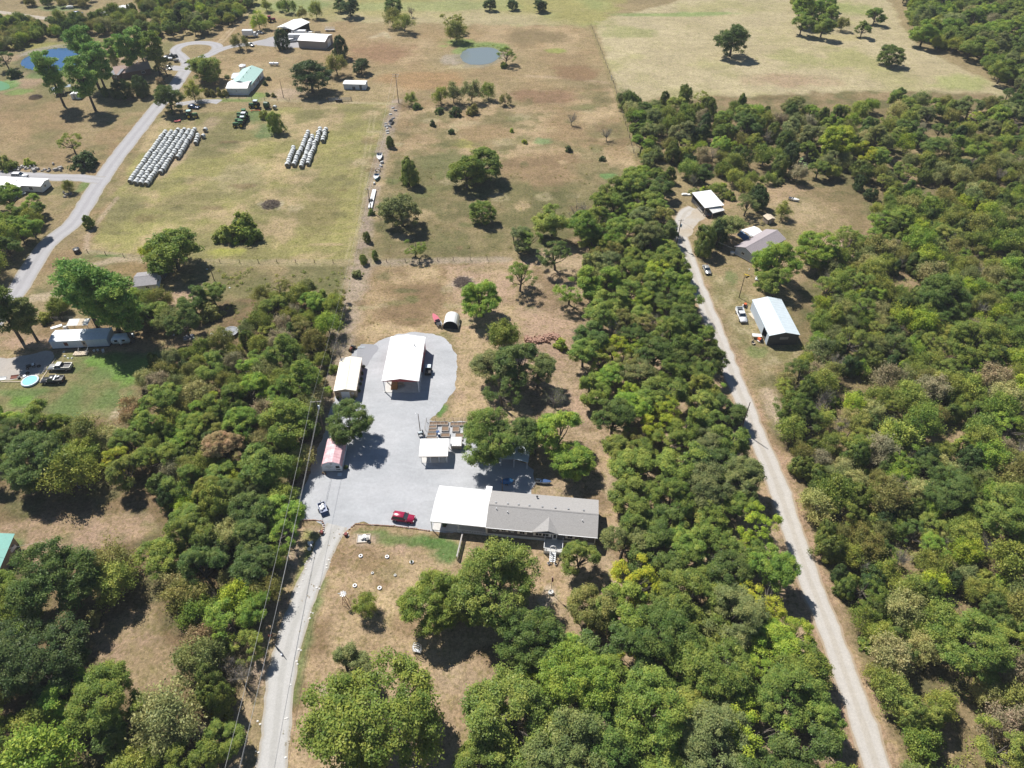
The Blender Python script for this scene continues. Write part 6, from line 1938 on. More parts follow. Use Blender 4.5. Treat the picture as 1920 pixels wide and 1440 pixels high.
for k in range(2):
    x0 = W * .47 + k * W * .26
    f_ = part(t, 'railing_panel', WHITEP, B(x0, x0 + W * .25, .12, .2, 1.0, 1.1), B(x0, x0 + W * .25, .12, .2, .25, .33))
    part(f_, 'baluster', WHITEP, *[B(x0 + j * W * .25 / 9, x0 + .1 + j * W * .25 / 9, .14, .18, .33, 1.0) for j in range(10)])
p = t.matrix_basis @ Vector((2.6, 1.2, 0))
o = thing('hanging_plant', 'potted plant standing under the carport front edge', 'plant', p.x, p.y, z=.12)
part(o, 'pot', TERRA, C((0, 0, 0), (0, 0, .5), .22, .3, 10))
f_ = link('foliage', ARCH['shrub'][1][0], o); f_.scale = (.4, .4, .5); f_.location.z = .4; f_.color = (*LC['deep'], 1)
p = t.matrix_basis @ Vector((W - .9, D + .7, 0))
solid('porch_cover', WHITE, 'small white awning behind the carport and house junction', 'awning', p.x, p.y, a2, B(-.65, .65, -.7, .7, 2.9, 2.98), *[C((sx, .6, 0), (sx, .6, 2.9), .05) for sx in (-.6, .6)])
for px, py in ((809, 997), (840, 1000)):
    pass
# service mast behind the house, its drop cable
t, p = pole('service_mast', 'dark service mast rising behind the grey house', 942, 921, 4.4, r=.09)
cable('thin service cable from the mast to the pavilion roof', (p.x, p.y, 4.3), (*at(840, 842, 2.8)[:2], 2.9), .5, .012)
# ---- fence down the lawn from the carport
x, y, a, L = frame((868.5, 1003), (857, 1050))
o = thing('lawn_fence', 'grey weathered board fence running down the lawn from the carport', 'fence', x, y, a)
n = 5
for k in range(n + 1): part(o, 'post', GREYWD, B(L * k / n - .06, L * k / n + .06, -.06, .06, 0, 1.25))
for k in range(n):
    for z in (.25, .62, 1.0): part(o, 'board', GREYWD, B(L * k / n + .06, L * (k + 1) / n - .06, -.04, .04, z, z + .2))
part(o, 'cap_rail', GREYWD, B(0, L, -.12, .12, 1.26, 1.31))

# ---- carport behind the garden oak, and the things round it
x, y, a, L = frame((939, 873.5), (988.5, 879.5))
t = thing('side_carport', 'blue-grey metal carport under the oaks behind the house', 'carport', x, y, a)
W, D = L, 6.0
gable(t, D, W, 2.5, .5, None, PALEM, .2)
for xx in (.05, W * .5, W - .05):
    for yy in (.05, D - .05): part(t, 'post', WHITEP, B(xx - .06, xx + .06, yy - .06, yy + .06, 0, 2.5))
part(t, 'back_wall', INSIDE, B(0, W, D - .05, D, .1, 2.5))
p = at(951, 905)
o = thing('tarp_boat', 'small boat under a bright blue tarp behind the grey house', 'boat', p.x, p.y, .1)
part(o, 'tarp_cover', BLUET, SPH((0, 0, .5), 1.5, .8, .5, 14, 6))
part(o, 'trailer_bed', STEEL, B(-1.4, 1.5, -.6, .6, .3, .38))
for s in (-1, 1): wheel(o, -.2, s * .75, .28, .18)
boat('canoe', 'pale blue canoe lying on the grass behind the house', *at(1019, 905.5)[:2], -.12, 3.4, 1.0, PALEM, BLUEP, z=.12)
p = at(1208, 805)
solid('picnic_bench', DARK, 'dark low bench under the slope oaks', 'bench', p.x, p.y, .1, B(-.9, .9, -.3, .3, .4, .48), B(-.8, -.7, -.25, .25, 0, .4), B(.7, .8, -.25, .25, 0, .4))

# ---- vehicles in the yard
car('red_suv', 'dark red sport utility car parked by the lawn edge', 'car', *at(757, 974)[:2], frame((738, 970), (776, 976))[2] , REDP, 4.7, 1.85, 1.7)
x, y, a, L = frame((603, 947), (609, 965))
t = thing('cargo_trailer', 'small blue open trailer with white load near the yard entrance', 'trailer', x, y, a)
part(t, 'bed', BLUEP, B(0, L, -.75, .75, .45, .55))
parts(t, 'side_panel', BLUEP, B(0, L, -.78, -.7, .55, 1.0), B(0, L, .7, .78, .55, 1.0), B(0, .08, -.7, .7, .55, 1.0), B(L - .08, L, -.7, .7, .55, 1.0))
part(t, 'tailgate', BLUEP, SL([(L, -.7, 1.0), (L, .7, 1.0), (L + .5, .7, .2), (L + .5, -.7, .2)], .06))
for s in (-1, 1): wheel(t, L * .5, s * .9, .33, .22)
part(t, 'tongue', DARK, B(-1.0, 0, -.06, .06, .4, .5))
o = thing('load_sack', 'white sacks piled in the small blue trailer', 'sack', *at(605, 954)[:2], a, z=.55)
for k in range(4): part(o, 'sack', WHITEP, SPH((-.5 + .35 * k, (-1) ** k * .25, .2), .42, .32, .22, 8, 5))

# ---- the front lawn
rings = [(676.5, 1043, 'white tyre planter, western one of the back row', .42), (726, 1044.5, 'white tyre planter, middle one of the back row', .42), (772, 1054.5, 'white tyre planter with a leafy plant, eastern one', .42), (665.5, 1098.5, 'white tyre planter, western one of the front row', .43), (712, 1103, 'white tyre planter, eastern one of the front row', .43), (698.5, 1075, 'small grey-white tyre planter on the mid lawn, western', .28), (741, 1079, 'small grey-white tyre planter on the mid lawn, eastern', .28)]
for k, (px, py, lb, r) in enumerate(rings):
    p = at(px, py)
    o = thing('tyre_planter', lb, 'planter', p.x, p.y, k, 'tyre planters on the front lawn')
    part(o, 'ring', WHITEP if r > .4 else PAPER, TOR((0, 0, .14), r * .72, r * .3, 18, 8), smooth=True)
    part(o, 'soil', SOIL, C((0, 0, 0), (0, 0, .15), r * .5, n=12))
    f_ = link('plant', ARCH['shrub'][k % 4][0], o)
    s = .2 if k == 2 else .06
    f_.scale = (s, s, s * 1.3); f_.location.z = .1; f_.color = (*LC['deep'], 1)
p = at(682, 1010)
a = frame((671, 1016), (691, 1015))[2]
o = thing('flower_bed', 'square timber-edged flower bed with ornaments on the lawn', 'flower bed', p.x, p.y, a)
for op in (B(-1.35, 1.35, -1.0, -.88, 0, .2), B(-1.35, 1.35, .88, 1.0, 0, .2), B(-1.35, -1.23, -.88, .88, 0, .2), B(1.23, 1.35, -.88, .88, 0, .2)): part(o, 'timber', TIMBER, op)
part(o, 'gravel_fill', CONC, B(-1.23, 1.23, -.88, .88, 0, .08))
p = at(684, 1009)
o = thing('bird_bath', 'white bird bath inside the square flower bed', 'bird bath', p.x, p.y)
part(o, 'bowl', WHITEP, C((0, 0, .7), (0, 0, .82), .18, .4, 12))
part(o, 'pedestal', WHITEP, C((0, 0, .08), (0, 0, .7), .14, .1, 8))
part(o, 'foot', WHITEP, C((0, 0, .08), (0, 0, .16), .25, n=10))
p = at(680, 1012)
solid('garden_statue', PAPER, 'low white garden ornament in the square flower bed', 'statue', p.x, p.y, .4, SPH((0, 0, .3), .35, .2, .22, 10, 6), SPH((.3, 0, .5), .14, .12, .16, 8, 5), C((-.2, -.08, 0), (-.2, -.08, .25), .06), C((.2, .08, 0), (.2, .08, .25), .06))
p = at(690, 1014)
o = thing('black_kettle', 'black cauldron at the corner of the square flower bed', 'kettle', p.x, p.y)
part(o, 'pot', BLACKP, SPH((0, 0, .4), .38, .38, .36, 12, 7), C((0, 0, .65), (0, 0, .75), .3, .34, 12))
parts(o, 'leg', BLACKP, *[C((.2 * math.cos(k * 2.1), .2 * math.sin(k * 2.1), 0), (.2 * math.cos(k * 2.1), .2 * math.sin(k * 2.1), .2), .04, n=5) for k in range(3)])
for k, (px, py) in enumerate(((603.5, 1000), (649, 1004))):
    p = at(px, py)
    o = thing('barrel_planter', ('west' if k == 0 else 'east') + ' dark red barrel planter at the driveway mouth', 'planter', p.x, p.y, 0, 'barrel planters at the driveway mouth')
    part(o, 'barrel', TERRA, C((0, 0, 0), (0, 0, .35), .32, .4, 12), C((0, 0, .35), (0, 0, .7), .4, .34, 12))
    part(o, 'hoop', DARK, TOR((0, 0, .2), .37, .02, 12, 4), TOR((0, 0, .52), .38, .02, 12, 4))
    parts(o, 'stone', ROCK, SPH((-.5, .4, .12), .28, .2, .16, 7, 5), SPH((.2, .5, .1), .22, .2, .14, 7, 5), SPH((.5, -.1, .1), .2, .24, .13, 7, 5))
p = at(582, 1024)
o = thing('stone_ornament', 'white horse-like stone ornament on the verge by the driveway', 'statue', p.x, p.y, -.9)
part(o, 'body', WHITEP, SPH((0, 0, .75), .75, .32, .32, 12, 7))
part(o, 'neck', WHITEP, C((.5, 0, .85), (.85, 0, 1.45), .2, .13, 8), SPH((.98, 0, 1.45), .27, .12, .14, 8, 5))
for sx in (-.5, .5):
    for sy in (-.18, .18): part(o, 'leg', WHITEP, C((sx, sy, 0), (sx, sy, .65), .08, .11, 6))
parts(o, 'base_stone', ROCK, SPH((-.6, .6, .1), .45, .35, .2, 8, 5), SPH((.5, -.5, .1), .5, .4, .2, 8, 5))
# edging stones along the gravel: too small to pick out singly
ops = []
for ln in (((568, 975.5), (588, 975.5), (604, 977), (607.5, 985), (606, 997)), ((655, 993), (660, 988), (667, 983), (690, 984), (725, 986), (750, 988), (780, 992), (808, 996))):
    W_ = [at(*q) for q in ln]
    for q0, q1 in zip(W_[:-1], W_[1:]):
        n = max(1, int((q1 - q0).length / .42))
        for k in range(n):
            q = q0.lerp(q1, (k + random.uniform(-.1, .1)) / n)
            ops.append(RZ(MV(TB(-.2, .2, -.13, .13, 0, random.uniform(.14, .26), .05), q.x, q.y), random.uniform(-.4, .4), q.x, q.y))
o = part(None, 'stone_edging', RUSTR, *ops)
tag(o, 'low reddish stone edging between gravel yard and lawn', 'edging', kind='stuff')
# loose white stones down the driveway edges
ops = []
for px, py in ((566, 1085), (560, 1100), (556, 1108), (617, 1050), (612, 1060), (597, 1102), (584, 1152), (580, 1160), (562, 1215), (545, 1283), (536, 1350), (533, 1416), (486, 1355), (482, 1410), (540, 1150), (536, 1160), (532, 1172), (526, 1186), (530, 1180), (583, 1048), (578, 1055), (574, 1062), (588, 1040), (555, 1245)):
    for k in range(2):
        q = at(px + random.uniform(-3, 3), py + random.uniform(-5, 5))
        r = random.uniform(.12, .28)
        ops.append(SPH((q.x, q.y, r * .1), r, r * .8, r * .4, 7, 5))
tag(part(None, 'driveway_stones', ROCK, *ops), 'scattered pale stones along the driveway edges', 'stones', kind='stuff')
# flagpole
p = at(1033, 1112)
t = thing('flagpole', 'thin flagpole with a limp dark red flag on the lawn', 'flagpole', p.x, p.y)
part(t, 'shaft', STEEL, C((0, 0, 0), (0, 0, 5.6), .055, .035, 8))
part(t, 'flag', mat('flag_red', (0.30, 0.03, 0.06), .8, var=.2), PR([(.05, 4.1), (.25, 4.0), (.32, 4.5), (.2, 5.5), (.05, 5.5)], 'y', -.05, .04))
part(t, 'finial', WHITEP, SPH((0, 0, 5.65), .07))
part(t, 'stone_base', ROCK, C((0, 0, 0), (0, 0, .4), .6, .52, 12))
part(t, 'base_ring', PAPER, TOR((0, 0, .42), .42, .1, 14, 6))
# yard windmill ornament, white arch swing, driveway gate
p = at(648, 1130)
t = thing('yard_windmill', 'rusty ornamental windmill with white blades on the lawn', 'windmill', p.x, p.y)
part(t, 'tower', RUSTI, *[C((sx * .5, sy * .5, 0), (sx * .08, sy * .08, 3.0), .045, n=5) for sx in (-1, 1) for sy in (-1, 1)], *[C((-.5 + .14 * z, -.5 + .14 * z, z), (.5 - .14 * z, -.5 + .14 * z, z), .03, n=4) for z in (.8, 1.6, 2.4)])
parts(t, 'blade', WHITEP, *[PR([(.08, -.06), (.55, -.14), (.55, .14), (.08, .06)], 'z', 3.1, 3.13) if k < 0 else RZ(([(0.1, -.05, 3.2), (.62, -.15, 3.12), (.62, .15, 3.28), (.1, .05, 3.24)], [[0, 1, 2, 3], [3, 2, 1, 0]]), k * math.pi / 4) for k in range(8)])
part(t, 'tail_vane', WHITEP, B(-.9, -.4, -.02, .02, 3.05, 3.4))
p = at(783, 1222)
t = thing('garden_arch', 'white garden arbour with a bench seat at the lawn edge', 'arbour', p.x, p.y, -.2)
parts(t, 'upright', WHITEP, *[C((sx, sy, 0), (sx, sy, 2.1), .05, n=6) for sx in (-.7, .7) for sy in (-.35, .35)])
part(t, 'canopy', WHITEP, *[TUBE([(-.7, sy, 2.1), (-.45, sy, 2.45), (0, sy, 2.6), (.45, sy, 2.45), (.7, sy, 2.1)], .06, 5) for sy in (-.35, 0, .35)])
part(t, 'side_lattice', WHITEP, *[B(sx - .02, sx + .02, -.35, .35, z, z + .06) for sx in (-.7, .7) for z in np.arange(.3, 2.1, .3)])
part(t, 'seat', WHITEP, B(-.68, .68, -.3, .3, .45, .52))
p = at(517, 1212)
t = thing('road_gate', 'open grey pipe gate on a short post beside the driveway', 'gate', p.x, p.y, -.75)
part(t, 'gate_frame', STEEL, C((0, 0, .3), (2.6, 0, .3), .04, n=6), C((0, 0, 1.2), (2.6, 0, 1.2), .04, n=6), C((2.6, 0, .3), (2.6, 0, 1.2), .04, n=6), C((0, 0, .75), (2.6, 0, .75), .03, n=6), C((0, 0, .3), (2.6, 0, 1.2), .03, n=6))
part(t, 'gate_post', POLEM, C((0, 0, 0), (0, 0, 1.5), .1, n=8))
p = at(509, 1197)
t = thing('mailbox', 'red mailbox on a post beside the driveway gate', 'mailbox', p.x, p.y, .4)
part(t, 'box', ORANGE, B(-.3, .3, -.12, .12, 1.0, 1.3))
part(t, 'post', WOOD, B(-.06, .06, -.06, .06, 0, 1.0))
p = at(529, 1228)
solid('drive_marker', BLUEP, 'small blue bucket at the driveway edge', 'bucket', p.x, p.y, 0, C((0, 0, 0), (0, 0, .3), .16, .2, 10))

# ---- hoop shelter with boat, brush heaps, rock heap, dark junk by the garage
x, y, a, L = frame((830.5, 616), (857, 615))
t = thing('hoop_shelter', 'white fabric hoop shelter with dark open mouth on the brown yard', 'shelter', x, y, -.08)
Wd, Hh, D = 4.2, 2.6, 4.3
arc = [(Wd / 2 - Wd / 2 * math.cos(k * math.pi / 12), Hh * math.sin(k * math.pi / 12) ** .8 if 0 < k < 12 else 0) for k in range(13)]
V, F = [], []
for yy, o_ in ((0, 0), (D, 0)):
    V += [(q[0], yy, q[1]) for q in arc]
for k in range(12): F.append([k, k + 1, 14 + k, 13 + k])
V += [(Wd / 2 + (q[0] - Wd / 2) * .97, yy, q[1] * .97) for yy in (0.02, D - .05) for q in arc]
for k in range(12): F.append([26 + k, 39 + k, 40 + k, 27 + k])
F.append([13 + k for k in range(13)])
part(t, 'fabric_cover', WHITEP, (V, F))
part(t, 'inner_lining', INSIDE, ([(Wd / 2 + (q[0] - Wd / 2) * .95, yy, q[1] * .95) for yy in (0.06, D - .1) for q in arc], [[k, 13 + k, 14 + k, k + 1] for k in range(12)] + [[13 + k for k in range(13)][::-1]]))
part(t, 'hoop_frame', STEEL, TUBE([(q[0], 0, q[1]) for q in arc], .05, 5))
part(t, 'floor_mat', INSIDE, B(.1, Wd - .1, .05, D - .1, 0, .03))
b_ = boat('ski_boat', 'white boat with red seats on a trailer beside the hoop shelter', *at(818.5, 603)[:2], 2.0, 5.2, 1.7, WHITEP, mat('red_vinyl', (.5, .12, .16), .5))
p = at(833, 617)
part(b_, 'outboard_motor', BLACKP, B(-3.05, -2.65, -.25, .25, .6, 1.2))
p = at(858, 606)
solid('storage_drum', WHITEP, 'white tank lying against the east side of the hoop shelter', 'tank', p.x, p.y, 1.9, C((-1.3, 0, .4), (1.3, 0, .4), .4, n=12), SPH((-1.3, 0, .4), .15, .4, .4, 10, 6), SPH((1.3, 0, .4), .15, .4, .4, 10, 6))


def brush_heap(label, px, py, r, hgt, n=420, m=None, name='brush_pile'):
    p = at(px, py)
    ops = []
    for k in range(n):
        a_ = random.uniform(0, 6.28)
        q = r * math.sqrt(random.random())
        zc = hgt * (1 - (q / r) ** 1.6) * random.uniform(.2, 1)
        d = Vector((random.gauss(0, 1), random.gauss(0, 1), random.gauss(0, .35))).normalized() * random.uniform(.4, 1.0)
        c = Vector((q * math.cos(a_), q * math.sin(a_), zc + .1))
        ops.append(C(c - d, c + d, random.uniform(.025, .06), .015, 4))
    o = solid(name, m or BRUSHM, label, 'brush pile', p.x, p.y, 0, *ops)
    return o


brush_heap('heap of dead grey brush in the brown yard', 868, 530, 2.6, 1.2)
brush_heap('heap of dead reddish brush in the hay field', 508, 384, 3.0, 1.1)
ops = []
for k in range(420):
    f = random.random()
    q = at(985 + 64 * f, 636 + 4 * math.sin(f * 6) + random.gauss(0, 2.6))
    r = random.uniform(.2, .5)
    ops.append(RZ(MV(TB(-r, r, -r * .7, r * .7, -.05, random.uniform(.25, .8), r * .3), q.x, q.y), random.uniform(0, 3), q.x, q.y))
tag(part(None, 'rock_rubble', RUSTR, *ops), 'long heap of rusty broken rock on the bare slope', 'rubble', kind='stuff')
p = at(661, 655)
t = thing('scrap_tractor', 'small black and rusty garden tractor on the gravel pad', 'tractor', p.x, p.y, -1.9)
part(t, 'hood', RUSTI, TB(.2, 1.2, -.3, .3, .5, 1.0, .05))
part(t, 'seat', BLACKP, B(-.5, -.1, -.25, .25, .6, 1.1))
part(t, 'frame', BLACKP, B(-.9, 1.2, -.25, .25, .35, .5))
for sx, r in ((-.55, .42), (.85, .28)):
    for sy in (-.5, .5): wheel(t, sx, sy, r, .25)
p = at(677.5, 651.5)
solid('steel_ramp', PALEM, 'pale steel ramp lying flat on the gravel pad', 'ramp', p.x, p.y, .05, B(-.95, .95, -.28, -.2, .02, .12), B(-.95, .95, .2, .28, .02, .12), *[B(-.9 + k * .22, -.84 + k * .22, -.2, .2, .04, .09) for k in range(9)])

# ---- power line along the west boundary
tA, pA = pole('utility_pole', 'utility pole with grey transformer at the yard corner by the garage', 608, 811, 10.5, ((10.1, 2.4, .1),), extra=8.0)
tM, pM = pole('utility_pole', 'dark pole on the bare fence strip among the pale beams', 696, 397, 8.5, ((8.2, 1.6, .1),))
tF, pF = pole('utility_pole', 'tall pole with crossarm at the far end of the fence strip', 747.5, 193, 12.0, ((11.7, 2.6, .1), (10.9, 2.0, .1)))
dirv = Vector((pA.x - pM.x, pA.y - pM.y, 0)).normalized()
endp = pA + dirv * 88
for s, lb in ((-1.05, 'western'), (1.05, 'eastern')):
    cable(f'{lb} power cable from the yard corner pole over the driveway', (pA.x + s, pA.y, 10.3), (endp.x + s, endp.y, 10.0), 1.4, .024)
    cable(f'{lb} thin power cable from the yard corner pole to the strip pole', (pA.x + s, pA.y, 10.3), (pM.x + s * .6, pM.y, 8.4), 1.5, .012)
    cable(f'{lb} thin power cable from the strip pole to the far pole', (pM.x + s * .6, pM.y, 8.4), (pF.x + s, pF.y, 11.9), 1.6, .02)
cable('lower telephone cable along the driveway', (pA.x, pA.y, 7.6), (endp.x + .3, endp.y, 7.2), 1.2, .018, 'telephone_cable')
for k, (px0, py0) in enumerate(((606.5, 811), (604.5, 800))):
    pass
# east road poles
tR1, pR1 = pole('utility_pole', 'bare utility pole at the gravel road beside the oak wood', 1389, 808, 9.5, r=.12)
tR2, pR2 = pole('utility_pole', 'bare utility pole in the yard of the pale metal shop', 1385.5, 558, 7.0, r=.12)
tR3, pR3 = pole('utility_pole', 'utility pole with crossarm at the upper bend of the gravel road', 1268, 462, 9.5, ((9.2, 1.8, .2),), extra=7.0)
cable('thin service cable from the road bend pole to the east farmhouse', (pR3.x, pR3.y, 9.0), (*at(1385, 470, 3)[:2], 3.2), .8, .02)
tW, pW = pole('utility_pole', 'dark pole in the lower clearing beside the west wood', 122, 1042, 6.0, r=.12)
cable('thin cable from the lower clearing pole', (pW.x, pW.y, 5.8), (pW.x - 26, pW.y - 4, 4.0), .8, .02)
pole('utility_pole', 'thin pole beside the green-roofed house fence', 532, 184, 7.5, r=.12)
pole('utility_pole', 'thin pole in front of the cedar at the grey-walled shed', 636, 115, 8.5, r=.12)
pole('utility_pole', 'pole beside the clump behind the camper', 402, 526, 5.0, r=.12)
# ================================================================== neighbours
def house_x(name, label, cat, pl, pr, depth, hw, rise, wm, rm, over=.3, group=None, ribs=None):
    """building whose ridge runs along its front; returns thing with local x = depth, y = from the right end to the left"""
    x, y, a, L = frame(pl, pr)
    p = at(*pr)
    t = thing(name, label, cat, p.x, p.y, a + math.pi / 2, group)
    gable(t, L, depth, hw, rise, wm, rm, over, ribs=ribs)
    return t, L


def xwin(t, y0, z, w, h, **k):
    """window on the front (local -x) of a house_x"""
    return window(t, 0, y0, z, w, h, 'x-', **k)


# ---- west: pale mobile home and its yard
t, L = house_x('mobile_home', 'pale blue-white single-wide mobile home beside the tall pines', 'mobile home', (100, 655), (206, 650), 4.6, 2.55, .35, mat('bluish_siding', (.56, .62, .68), .6, var=.08), mat('bluish_roof', (.62, .66, .70), .5, var=.08), .1, ribs=1.2)
for k in range(13): part(t, 'siding_seam', WHITEW, B(-.03, 0, L * k / 13 + .02, L * k / 13 + .07, .3, 2.5))
part(t, 'boarded_window', RUSTI, B(-.05, 0, L * .70, L * .70 + .95, 1.0, 2.1))
d = part(t, 'door', TIMBER, B(-.05, 0, L * .38, L * .38 + 1.0, .35, 2.35))
part(d, 'door_pane', GLASSB, B(-.08, -.05, L * .38 + .25, L * .38 + .75, 1.2, 2.0))
part(t, 'skirting', INSIDE, B(-.02, 4.62, -.02, L + .02, 0, .28))
p = at(153, 664)
o = thing('broken_deck', 'broken plank deck with leaning rails before the pale mobile home', 'deck', p.x, p.y, .05)
for k in range(8): part(o, 'plank', TIMBER, RZ(B(-1.9 + .46 * k, -1.5 + .46 * k, -.75, .75, .3, .36), random.uniform(-.06, .06)))
for k, (u, v, w, z) in enumerate(((-1.0, .6, -.6, 1.4), (1.1, .8, 1.9, 1.7), (.7, .5, 1.7, 1.1))): part(o, 'rail', WHITEP, C((u, v, .35), (w, v + .3, z), .07, n=5))
parts(o, 'leg', WOOD, *[B(sx - .06, sx + .06, sy - .06, sy + .06, 0, .3) for sx in (-1.7, 1.7) for sy in (-.6, .6)])
for k, (px, py, lb) in enumerate(((177, 659, 'white bucket'), (184, 658, 'white basin'), (194, 659, 'white cooler box'))):
    p = at(px, py)
    solid(('bucket', 'basin', 'cooler_box')[k], PAPER, lb + ' on the ground beside the plank deck', ('bucket', 'basin', 'box')[k], p.x, p.y, k, *((C((0, 0, 0), (0, 0, .45), .25, .32, 10),) if k < 2 else (B(-.5, .5, -.25, .25, 0, .45), B(-.52, .52, -.27, .27, .42, .5))))
p = at(229, 648)
t = thing('camper', 'small rounded silver-white camper at the end of the pale mobile home', 'camper', p.x, p.y, .12)
part(t, 'shell', PALEM, PR([(-2.1, .5), (2.0, .5), (2.35, 1.2), (2.1, 2.2), (1.4, 2.5), (-1.5, 2.5), (-2.2, 2.1), (-2.4, 1.2)], 'y', 0, 2.2), bevel=.15, smooth=True)
parts(t, 'window', GLASS, B(.5, 1.3, -.03, .02, 1.4, 1.95), B(-1.4, -.6, -.03, .02, 1.4, 1.95))
part(t, 'door', WHITEP, B(-.35, .25, -.04, .02, .6, 2.1))
for yy in (.1, 2.1): wheel(t, -.2, yy, .34, .2)
part(t, 'hitch', DARK, B(2.2, 3.2, 1.0, 1.2, .45, .55))
p = at(247, 632)
solid('window_unit', PALEM, 'pale box leaning by the end of the camper', 'box', p.x, p.y, .5, B(-.7, .7, -.5, .5, 0, .9), B(-.5, .5, -.53, -.5, .2, .7))
a_ = frame((136, 691), (94, 692))[2]
car('pickup', 'silver crew-cab pickup on the grass below the pale mobile home', 'pickup', *at(115, 692)[:2], a_, SILVER, 5.8, 1.95, 1.85, 'pickup', roofm=WHITEP)
a_ = frame((121, 714), (82, 716))[2]
t = car('flatbed_truck', 'black pickup with open loaded bed beside the blue pool', 'pickup', *at(101, 716)[:2], a_, BLACKP, 5.4, 1.9, 1.75, 'pickup')
part(t, 'tool_box', WHITEP, B(-.95, -.5, -.9, .9, 1.2, 1.5))
p = at(105, 713)
o = thing('scrap_load', 'grey scrap metal piled in the black pickup bed', 'scrap', *(at(110, 713)[:2]), a_, z=1.05)
parts(o, 'pipe', STEEL, *[C((random.uniform(-.8, .6), random.uniform(-.6, .6), random.uniform(0, .3)), (random.uniform(-.6, .8), random.uniform(-.6, .6), random.uniform(.1, .5)), .07, n=5) for k in range(9)])
p = at(57.5, 716)
t = thing('paddling_pool', 'round bright blue paddling pool on the grey drive edge', 'pool', p.x, p.y)
part(t, 'pool_wall', mat('pool_rim', (.62, .72, .80), .4, var=.2, scale=2), TOR((0, 0, .3), 1.85, .24, 24, 8), smooth=True)
part(t, 'pool_floor', POOLB, C((0, 0, .02), (0, 0, .12), 1.95, n=24))
part(t, 'pool_liner', POOLB, C((0, 0, .12), (0, 0, .42), 1.55, 1.85, 24))
p = at(58, 689)
t = thing('quad_bike', 'dark dismantled quad bike on the grey drive', 'quad bike', p.x, p.y, .5)
part(t, 'frame', BLACKP, B(-.8, .9, -.25, .25, .4, .7), B(-.5, .2, -.3, .3, .7, .9))
part(t, 'handlebar', STEEL, C((.5, -.45, 1.1), (.5, .45, 1.1), .04, n=5), C((.6, 0, .7), (.5, 0, 1.1), .05, n=5))
part(t, 'fender', WHITEP, B(.45, 1.0, -.5, .5, .75, .8))
for sx in (-.7, .8):
    for sy in (-.5, .5): wheel(t, sx, sy, .32, .28)
for k, (px, py, lb) in enumerate(((73, 687, 'lying loose on the grey drive'), (52, 700, 'standing by the dismantled quad bike'))):
    p = at(px, py)
    solid('loose_tyre', TYRE, 'old black tyre ' + lb, 'tyre', p.x, p.y, 0, TOR((0, 0, .13), .36, .14, 14, 7))
p, q = at(75, 716), at(105, 672)
d = (q - p)
solid('timber_edge', TIMBER, 'long pale timber edging the grey drive by the pickup', 'timber', p.x, p.y, math.atan2(d.y, d.x), B(0, d.length, -.1, .1, 0, .16), B(d.length * .3, d.length * .3 + .05, -.12, .12, 0, .17))
p, q = at(2, 716), at(46, 716)
d = (q - p)
solid('timber_edge', TIMBER, 'pale timber edging west of the blue paddling pool', 'timber', p.x, p.y, math.atan2(d.y, d.x), B(0, d.length, -.1, .1, 0, .16), B(d.length * .5, d.length * .5 + .05, -.12, .12, 0, .17))
for k, (px, py, c, lb) in enumerate(((4, 711, PAPER, 'white bent sheet at the frame edge by the drive'), (27, 708, RUSTI, 'rusty sheet beside the timber edging'), (36, 709, DARK, 'black tub beside the paddling pool'), (47, 707, WHITEP, 'white tub behind the paddling pool'))):
    p = at(px, py)
    if k < 2: solid('metal_sheet', c, lb, 'sheet', p.x, p.y, .2, B(-.9, .9, -.4, .4, .03, .08), SL([(-.9, .4, .08), (.9, .4, .08), (.9, .7, .3), (-.9, .7, .3)], .04))
    else: solid('plastic_tub', c, lb, 'tub', p.x, p.y, .2, C((0, 0, 0), (0, 0, .45), .3, .38, 12), TOR((0, 0, .45), .36, .03, 12, 5))
p = at(106, 613)
solid('door_panel', WHITEP, 'white panel lying on bare ground behind the pale mobile home', 'panel', p.x, p.y, .55, B(-1.4, 1.4, -.5, .5, .05, .14), B(-1.3, -.1, -.4, .4, .14, .17), B(.1, 1.3, -.4, .4, .14, .17))
p = at(124, 617)
o = thing('washing_machine', 'white washing machine standing behind the pale mobile home', 'washing machine', p.x, p.y, .2)
part(o, 'body', WHITEP, B(-.4, .4, -.4, .4, 0, .95))
part(o, 'lid', PAPER, B(-.33, .33, -.33, .33, .95, .98))
part(o, 'control_panel', DARK, B(-.4, .4, .3, .4, .95, 1.1))
p = at(153, 618)
o = thing('lean_to', 'patched white lean-to roof behind the pale mobile home', 'shed', p.x, p.y, .05)
for k in range(4): part(o, 'roof_sheet', PAPER if k != 2 else TIMBER, SL([(-2.8 + 1.4 * k, -1.0, 2.2 + .02 * (k % 2)), (-1.38 + 1.4 * k, -1.0, 2.2 + .02 * (k % 2)), (-1.38 + 1.4 * k, 1.6, 2.5 + .02 * (k % 2)), (-2.8 + 1.4 * k, 1.6, 2.5 + .02 * (k % 2))], .05))
for sx in (-2.6, 2.6):
    for sy in (-.9, 1.5): part(o, 'post', WOOD, C((sx, sy, 0), (sx, sy, 2.2), .06, n=6))
p = at(433, 626)
t = thing('trampoline', 'grey round trampoline in the rough grass of the north scrub', 'trampoline', p.x, p.y)
part(t, 'jump_mat', mat('net_grey', (.24, .25, .27), .7, var=.2), C((0, 0, .75), (0, 0, .8), 1.9, n=22))
part(t, 'pad_ring', mat('pad_grey', (.4, .42, .45), .6), TOR((0, 0, .8), 2.05, .13, 22, 6))
parts(t, 'leg', STEEL, *[C((2.0 * math.cos(k), 2.0 * math.sin(k), 0), (2.0 * math.cos(k), 2.0 * math.sin(k), .75), .05, n=5) for k in np.arange(0, 6.2, 1.047)])
p = at(354, 634)
o = thing('tarp_heap', 'crumpled grey-blue tarp heap edged with junk on the grass', 'tarp', p.x, p.y, .3)
